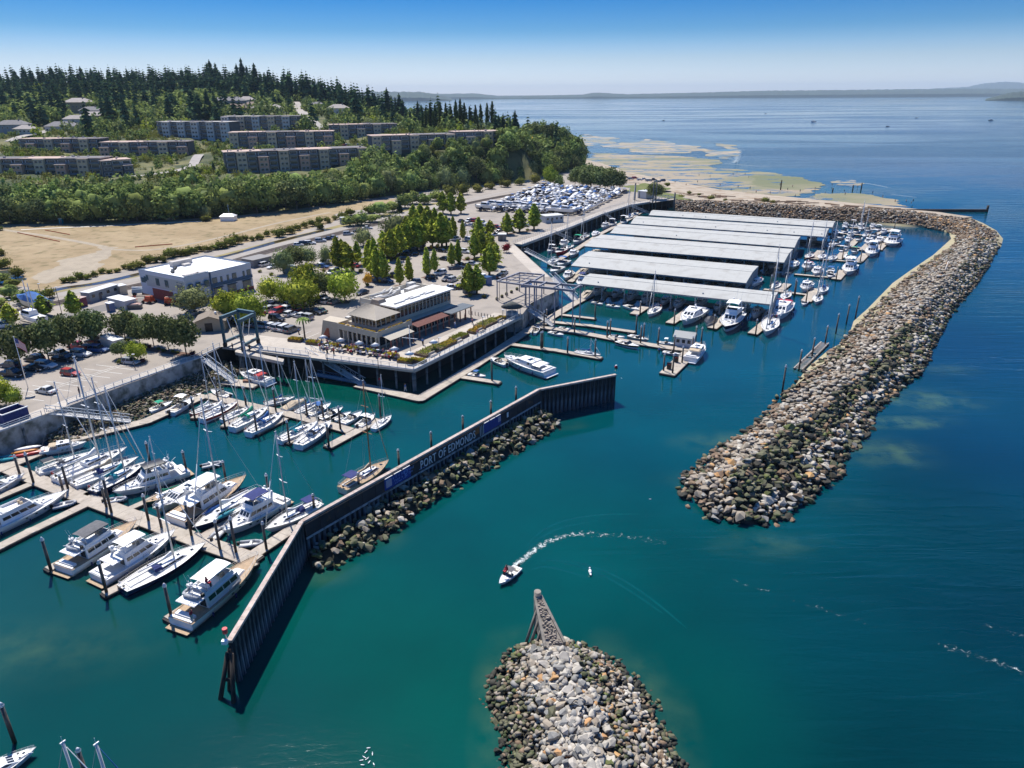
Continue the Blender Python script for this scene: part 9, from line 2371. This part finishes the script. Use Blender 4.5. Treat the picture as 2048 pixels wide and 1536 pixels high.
dup(YP[4],gp(69,625,5),R(150),'white double masted yacht hull on stands behind the round maples',None,'yachts on stands behind the maples',(2.2,1.9,1.9))
dup(YP[0],gp(66,650,5),R(150),'white cabin boat on stands beside the first narrow hornbeam',None,'yachts on stands behind the maples',(1.6,1.4,1.4))
for i,(x,y,t0)in enumerate(((62,624,560),(70,626,566))):b=gp(x,y,7.5);o=MM(ALU).tube((0,0,0),(0,0,up_to(b,t0)),.16,6,.1).build('boat_mast',loc=b);tag(o,'%s pale mast of the yacht on stands behind the maples'%('taller' if i==0 else 'shorter'),'mast')
for i in range(9):b=gp(1290+i*7,380+i*.8,5)
# ================================================================== BEACH THINGS
r_=random.Random(9)
LOGM=mk('driftwood',(.26,.18,.12),.95,.2,2,rand=.25)
lg=MM(LOGM).tube((-1,0,0),(1,0,0),.5,6,.35).data('driftwood_log')
for i in range(70):
    f=r_.random();x=1330+f*480;y=np.interp(x,[1330,1500,1650,1800],[388,401,411,422])+r_.uniform(-6,5)*(1-f*.5)
    p=gp(x,y,3.0);o=link_mesh('driftwood_log',lg,None,p+Up(.15));o.rotation_euler=(0,0,R(r_.gauss(-12,25)));L_=r_.uniform(1.5,5);o.scale=(L_,.7,.7)
    tag(o,'driftwood log on the upper beach behind the breakwater, %s towards the sea'%ordw(1+i),'log','driftwood logs on the beach')
GB_='bushes on the beach ridge'
for i,(x,y,w_)in enumerate([(1378,388,12),(1398,391,9),(1362,396,14),(1422,399,16),(1450,402,10),(1530,404,18),(1545,406,12),(1334,372,14),(1205,384,10),(1235,386,9)]):b=gp(x,y,4);s=ppm(b);tree('scrub',b,w_/s*.5,w_/s,'low scrub bush on the beach ridge, %s towards the sea'%ordw(i+1),GB_,'bush','bush')
pts=[(1398,352),(1420,354),(1474,345),(1490,350),(1497,356),(1476,376),(1500,378),(1560,371),(1575,380),(1585,375),(1600,384),(1630,379),(1650,388),(1688,384),(1705,381),(1722,379),(1745,387),(1765,396),(1790,404),(1812,405),(1822,408),(1826,404),(1440,372),(1462,381),(1512,386),(1540,388),(1590,394),(1478,325),(1472,327),(1466,350),(1395,365),(1372,372),(1664,372),(1690,390),(1715,376),(1320,360),(1350,366)]
for i,(x,y)in enumerate(sorted(pts)):person(gp(x,y,.25 if y<392 else 1.0),37*i,('stand','walk')[i%2],i%7,(4,1,5)[i%3],'tiny beachgoer on the tide flats in %s, %s towards the sea'%(CN[i%7],ordw(i+1)),'beachgoers on the tide flats')
t=thing('beach_groin','long low dark timber groin running from the breakwater into the sea','groin',gp(1640,421,.5));b=gp(1974,422,.5)-t.location;k=26
GRO=mk('groin_timber',(.065,.05,.04),.9,.25,2,rand=.2)
for i in range(k):Pr(GRO,'timber',t,b*(i/k)+Up(.9),b*((i+.97)/k)+Up(.9),1.0,1.4)
Pt(GRO,'end_pile',t,b+Up(-1),b+Up(3),.6,8)
for i,(x,y,y2)in enumerate(((1561,380,360),(1665,384,376),(1705,382,370),(1722,380,366))):b=gp(x,y,0);o=MM(GRO).tube((0,0,-1),(0,0,up_to(b,y2)),.4,7).build('tide_post',loc=b);tag(o,'dark post standing on the tide flats, %s towards the sea'%ordw(i+1),'post','posts on the tide flats')
# pale sunlit logs lying on the breakwater
for i,(a,b,lab)in enumerate((((1741,716),(1760,702),'bleached log lying on the outer slope of the breakwater'),((1963,477),(1968,470),'pale log on the breakwater bend'),((1889,545),(1896,527),'slanting pale log on the crest beyond the bend'))):
    p,q=gp(*a,3.2),gp(*b,4.2);o=MM(mk('bleached_wood',(.55,.50,.44),.9,.1,2)).tube((0,0,0),q-p,.22,7,.14).build('bleached_log',loc=p+Up(.8));tag(o,lab,'log')
# ================================================================== WATER DETAILS
FOAM=bpy.data.materials.new('sea_foam');FOAM.use_nodes=True
N,L=FOAM.node_tree.nodes,FOAM.node_tree.links;b=N['Principled BSDF'];b.inputs['Base Color'].default_value=(.62,.68,.66,1);b.inputs['Roughness'].default_value=.6
tc=N.new('ShaderNodeTexCoord');n1=N.new('ShaderNodeTexNoise');n1.inputs['Scale'].default_value=1.5;n1.inputs['Detail'].default_value=7;n1.inputs['Roughness'].default_value=.72;n1.inputs['Distortion'].default_value=.8;L.new(tc.outputs['Object'],n1.inputs['Vector'])
at=N.new('ShaderNodeAttribute');at.attribute_name='dens';a1=N.new('ShaderNodeMath');a1.operation='MULTIPLY_ADD';a1.inputs[1].default_value=.42;L.new(at.outputs['Fac'],a1.inputs[0]);L.new(n1.outputs['Fac'],a1.inputs[2])
mr=N.new('ShaderNodeMapRange');mr.inputs['From Min'].default_value=.74;mr.inputs['From Max'].default_value=.92;mr.inputs['To Max'].default_value=.8;L.new(a1.outputs[0],mr.inputs['Value']);L.new(mr.outputs[0],b.inputs['Alpha'])
def foam(name,label,path,width,dens=1.0,fade=True,spread=1.0):
    """a skin of broken foam lying on the water along a path"""
    P=[gp(a,b_,0)for a,b_ in path];Q=[]
    for i in range(len(P)-1):
        p0=P[max(i-1,0)];p1=P[i];p2=P[i+1];p3=P[min(i+2,len(P)-1)]
        for k in range(10):t=k/10;Q.append(0.5*((2*p1)+(-p0+p2)*t+(2*p0-5*p1+4*p2-p3)*t*t+(-p0+3*p1-3*p2+p3)*t**3))
    Q.append(P[-1]);V_=[];D_=[];F_=[];n=len(Q)
    for i,q in enumerate(Q):
        f=i/(n-1);d=Q[min(i+1,n-1)]-Q[max(i-1,0)];nn=Vector((-d.y,d.x,0)).normalized()*width*(1+f*spread)
        e=min(1,f*12+(.8 if fade else 0),(1-f)*5)*((1-.62*f**.6)if fade else 1)
        for k in range(9):u=k/4-1;V_.append((q.x+nn.x*u,q.y+nn.y*u,.03));D_.append(max(0,1-abs(u)**1.6)*e*dens)
    for i in range(n-1):
        for k in range(8):a=i*9+k;F_.append((a,a+9,a+10,a+1))
    me=npmesh(name,V_,F_,FOAM);fa_=me.attributes.new('dens','FLOAT','POINT');fa_.data.foreach_set('value',np.array(D_,dtype=np.float32))
    return tag(link_mesh(name,me),label,'foam',None,'stuff')
foam('wake_foam','broken white wake curving behind the speedboat',[(1030,1132),(1062,1106),(1090,1087),(1118,1076),(1160,1068),(1205,1070),(1250,1073),(1300,1080),(1350,1092),(1400,1110)],.85,1.0)
foam('drift_foam','thin broken foam line drifting below the breakwater tip',[(1450,1155),(1540,1185),(1600,1205),(1700,1235),(1780,1262)],.9,.40,False,0)
foam('drift_foam','foam streak on the open water at the picture edge',[(1870,1290),(1940,1308),(2048,1345),(2100,1370)],1.2,.52,False,0)
foam('drift_foam','smaller foam streak at the picture edge',[(1950,1248),(2000,1258),(2080,1280)],1.0,.46,False,0)
for pt,w_,lb in(([(1478,298),(1473,318),(1466,328)],7,'small breakers at the outer sand bar'),([(1440,326),(1500,331),(1560,334)],4,'thin surf line beyond the tide flat'),([(1690,362),(1740,368),(1790,378)],3.5,'broken surf off the sand spit'),([(1780,388),(1840,396)],2.5,'surf by the groin'),([(1622,243),(1640,247),(1670,252)],7,'bow wave of the distant cabin cruiser')):foam('surf',lb,pt,w_,.72,False,0)
# low wave rings from the turning boat: real ripples standing a few centimetres out of the water
WM=bpy.data.materials['sea_water']
def ripple(path,h,w_,label):
    P=[gp(a,b,0)for a,b in path];Q=[]
    for i in range(len(P)-1):
        p0=P[max(i-1,0)];p1=P[i];p2=P[i+1];p3=P[min(i+2,len(P)-1)]
        for k in range(8):t=k/8;Q.append(0.5*((2*p1)+(-p0+p2)*t+(2*p0-5*p1+4*p2-p3)*t*t+(-p0+3*p1-3*p2+p3)*t**3))
    Q.append(P[-1]);rows=[]
    for i,q in enumerate(Q):
        d=Q[min(i+1,len(Q)-1)]-Q[max(i-1,0)];nn=Vector((-d.y,d.x,0)).normalized();f=math.sin(math.pi*i/(len(Q)-1))**.5
        rows.append([q+nn*w_*u+Up(-.01+h*f*z)for u,z in((-1,0),(-.5,.5),(0,1),(.5,.5),(1,0))])
    mb=MM(RIPM);mb.smooth=True
    mb.loft(rows,closed=False,cap=False);o=mb.build('boat_wave');tag(o,label,'wave','waves spreading from the speedboat','stuff')
RIPM=mk('wave_water',(.0,.056,.054),.07,.1,.5,spec=.5)
for i,pt in enumerate(([(1048,1100),(1075,1070),(1120,1045),(1200,1030),(1290,1028)],[(1056,1098),(1085,1074),(1130,1054),(1200,1040)],[(1070,1128),(1095,1120),(1130,1126),(1170,1138),(1215,1160)],[(1060,1140),(1090,1134),(1130,1142),(1180,1158)],[(1150,1125),(1200,1148),(1260,1182),(1330,1230)],[(1110,1118),(1160,1126),(1230,1152),(1300,1196),(1380,1262)])):
    ripple(pt,.035,.3,'low glassy wave ridge on the water, %s from the speedboat'%ordw(i+1))
# gulls
gl_=MM(WHITE);gl_.ball((0,0,.12),.22,.11,.10,6);gl_.ball((.22,0,.2),.07,n=5);gl_.box(-.36,-.18,-.05,.05,.1,.14);gd=gl_.data('gull')
for i,(x,y)in enumerate([(738,1497),(733,1504),(745,1508),(728,1515),(722,1522),(738,1526),(748,1530),(726,1531),(735,1518),(1180,1146),(1243,757),(1300,999),(706,1045),(560,1205)]):
    o=link_mesh('gull',gd,None,gp(x,y,0));o.rotation_euler=(0,0,R(i*50));s=.6 if i!=9 else 2.2;o.scale=(s,)*3;tag(o,('white gull floating in the flock at the bottom edge, %s from its tip'%ordw(i+1))if i<9 else 'single white gull on the water '+('off the turning speedboat','by the far sheet pile wall','near the breakwater tip','beside the wall boulders','behind the trawler yacht')[i-9],'gull','gulls on the water')
# floats and red rags on the field
for i,(a,b)in enumerate((((35,466),(120,484)),((270,495),(345,489)),((90,461),(140,470)))):
    p,q=gp(*a,5),gp(*b,5);t=MM(ORNG).bar(Up(.4),q-p+Up(.4),.04,.35).build('silt_fence',loc=p);tag(t,'low orange plastic fence on the dry field, %s'%('along the pale track','beside the railway bushes','short piece by the haul road')[i],'fence')
# ================================================================== HAZE
def haze(density):
    me=MB();me.box(-22000,22000,-300,25000,-8,330);o=me.build('haze');m=bpy.data.materials.new('haze_air');m.use_nodes=True;N,L=m.node_tree.nodes,m.node_tree.links;N.remove(N['Principled BSDF'])
    v=N.new('ShaderNodeVolumePrincipled');v.inputs['Color'].default_value=(.66,.84,1,1);v.inputs['Density'].default_value=density;v.inputs['Anisotropy'].default_value=.0;L.new(v.outputs[0],N['Material Output'].inputs['Volume']);o.data.materials.append(m);o['kind']='stuff';return o
haze(.000042)
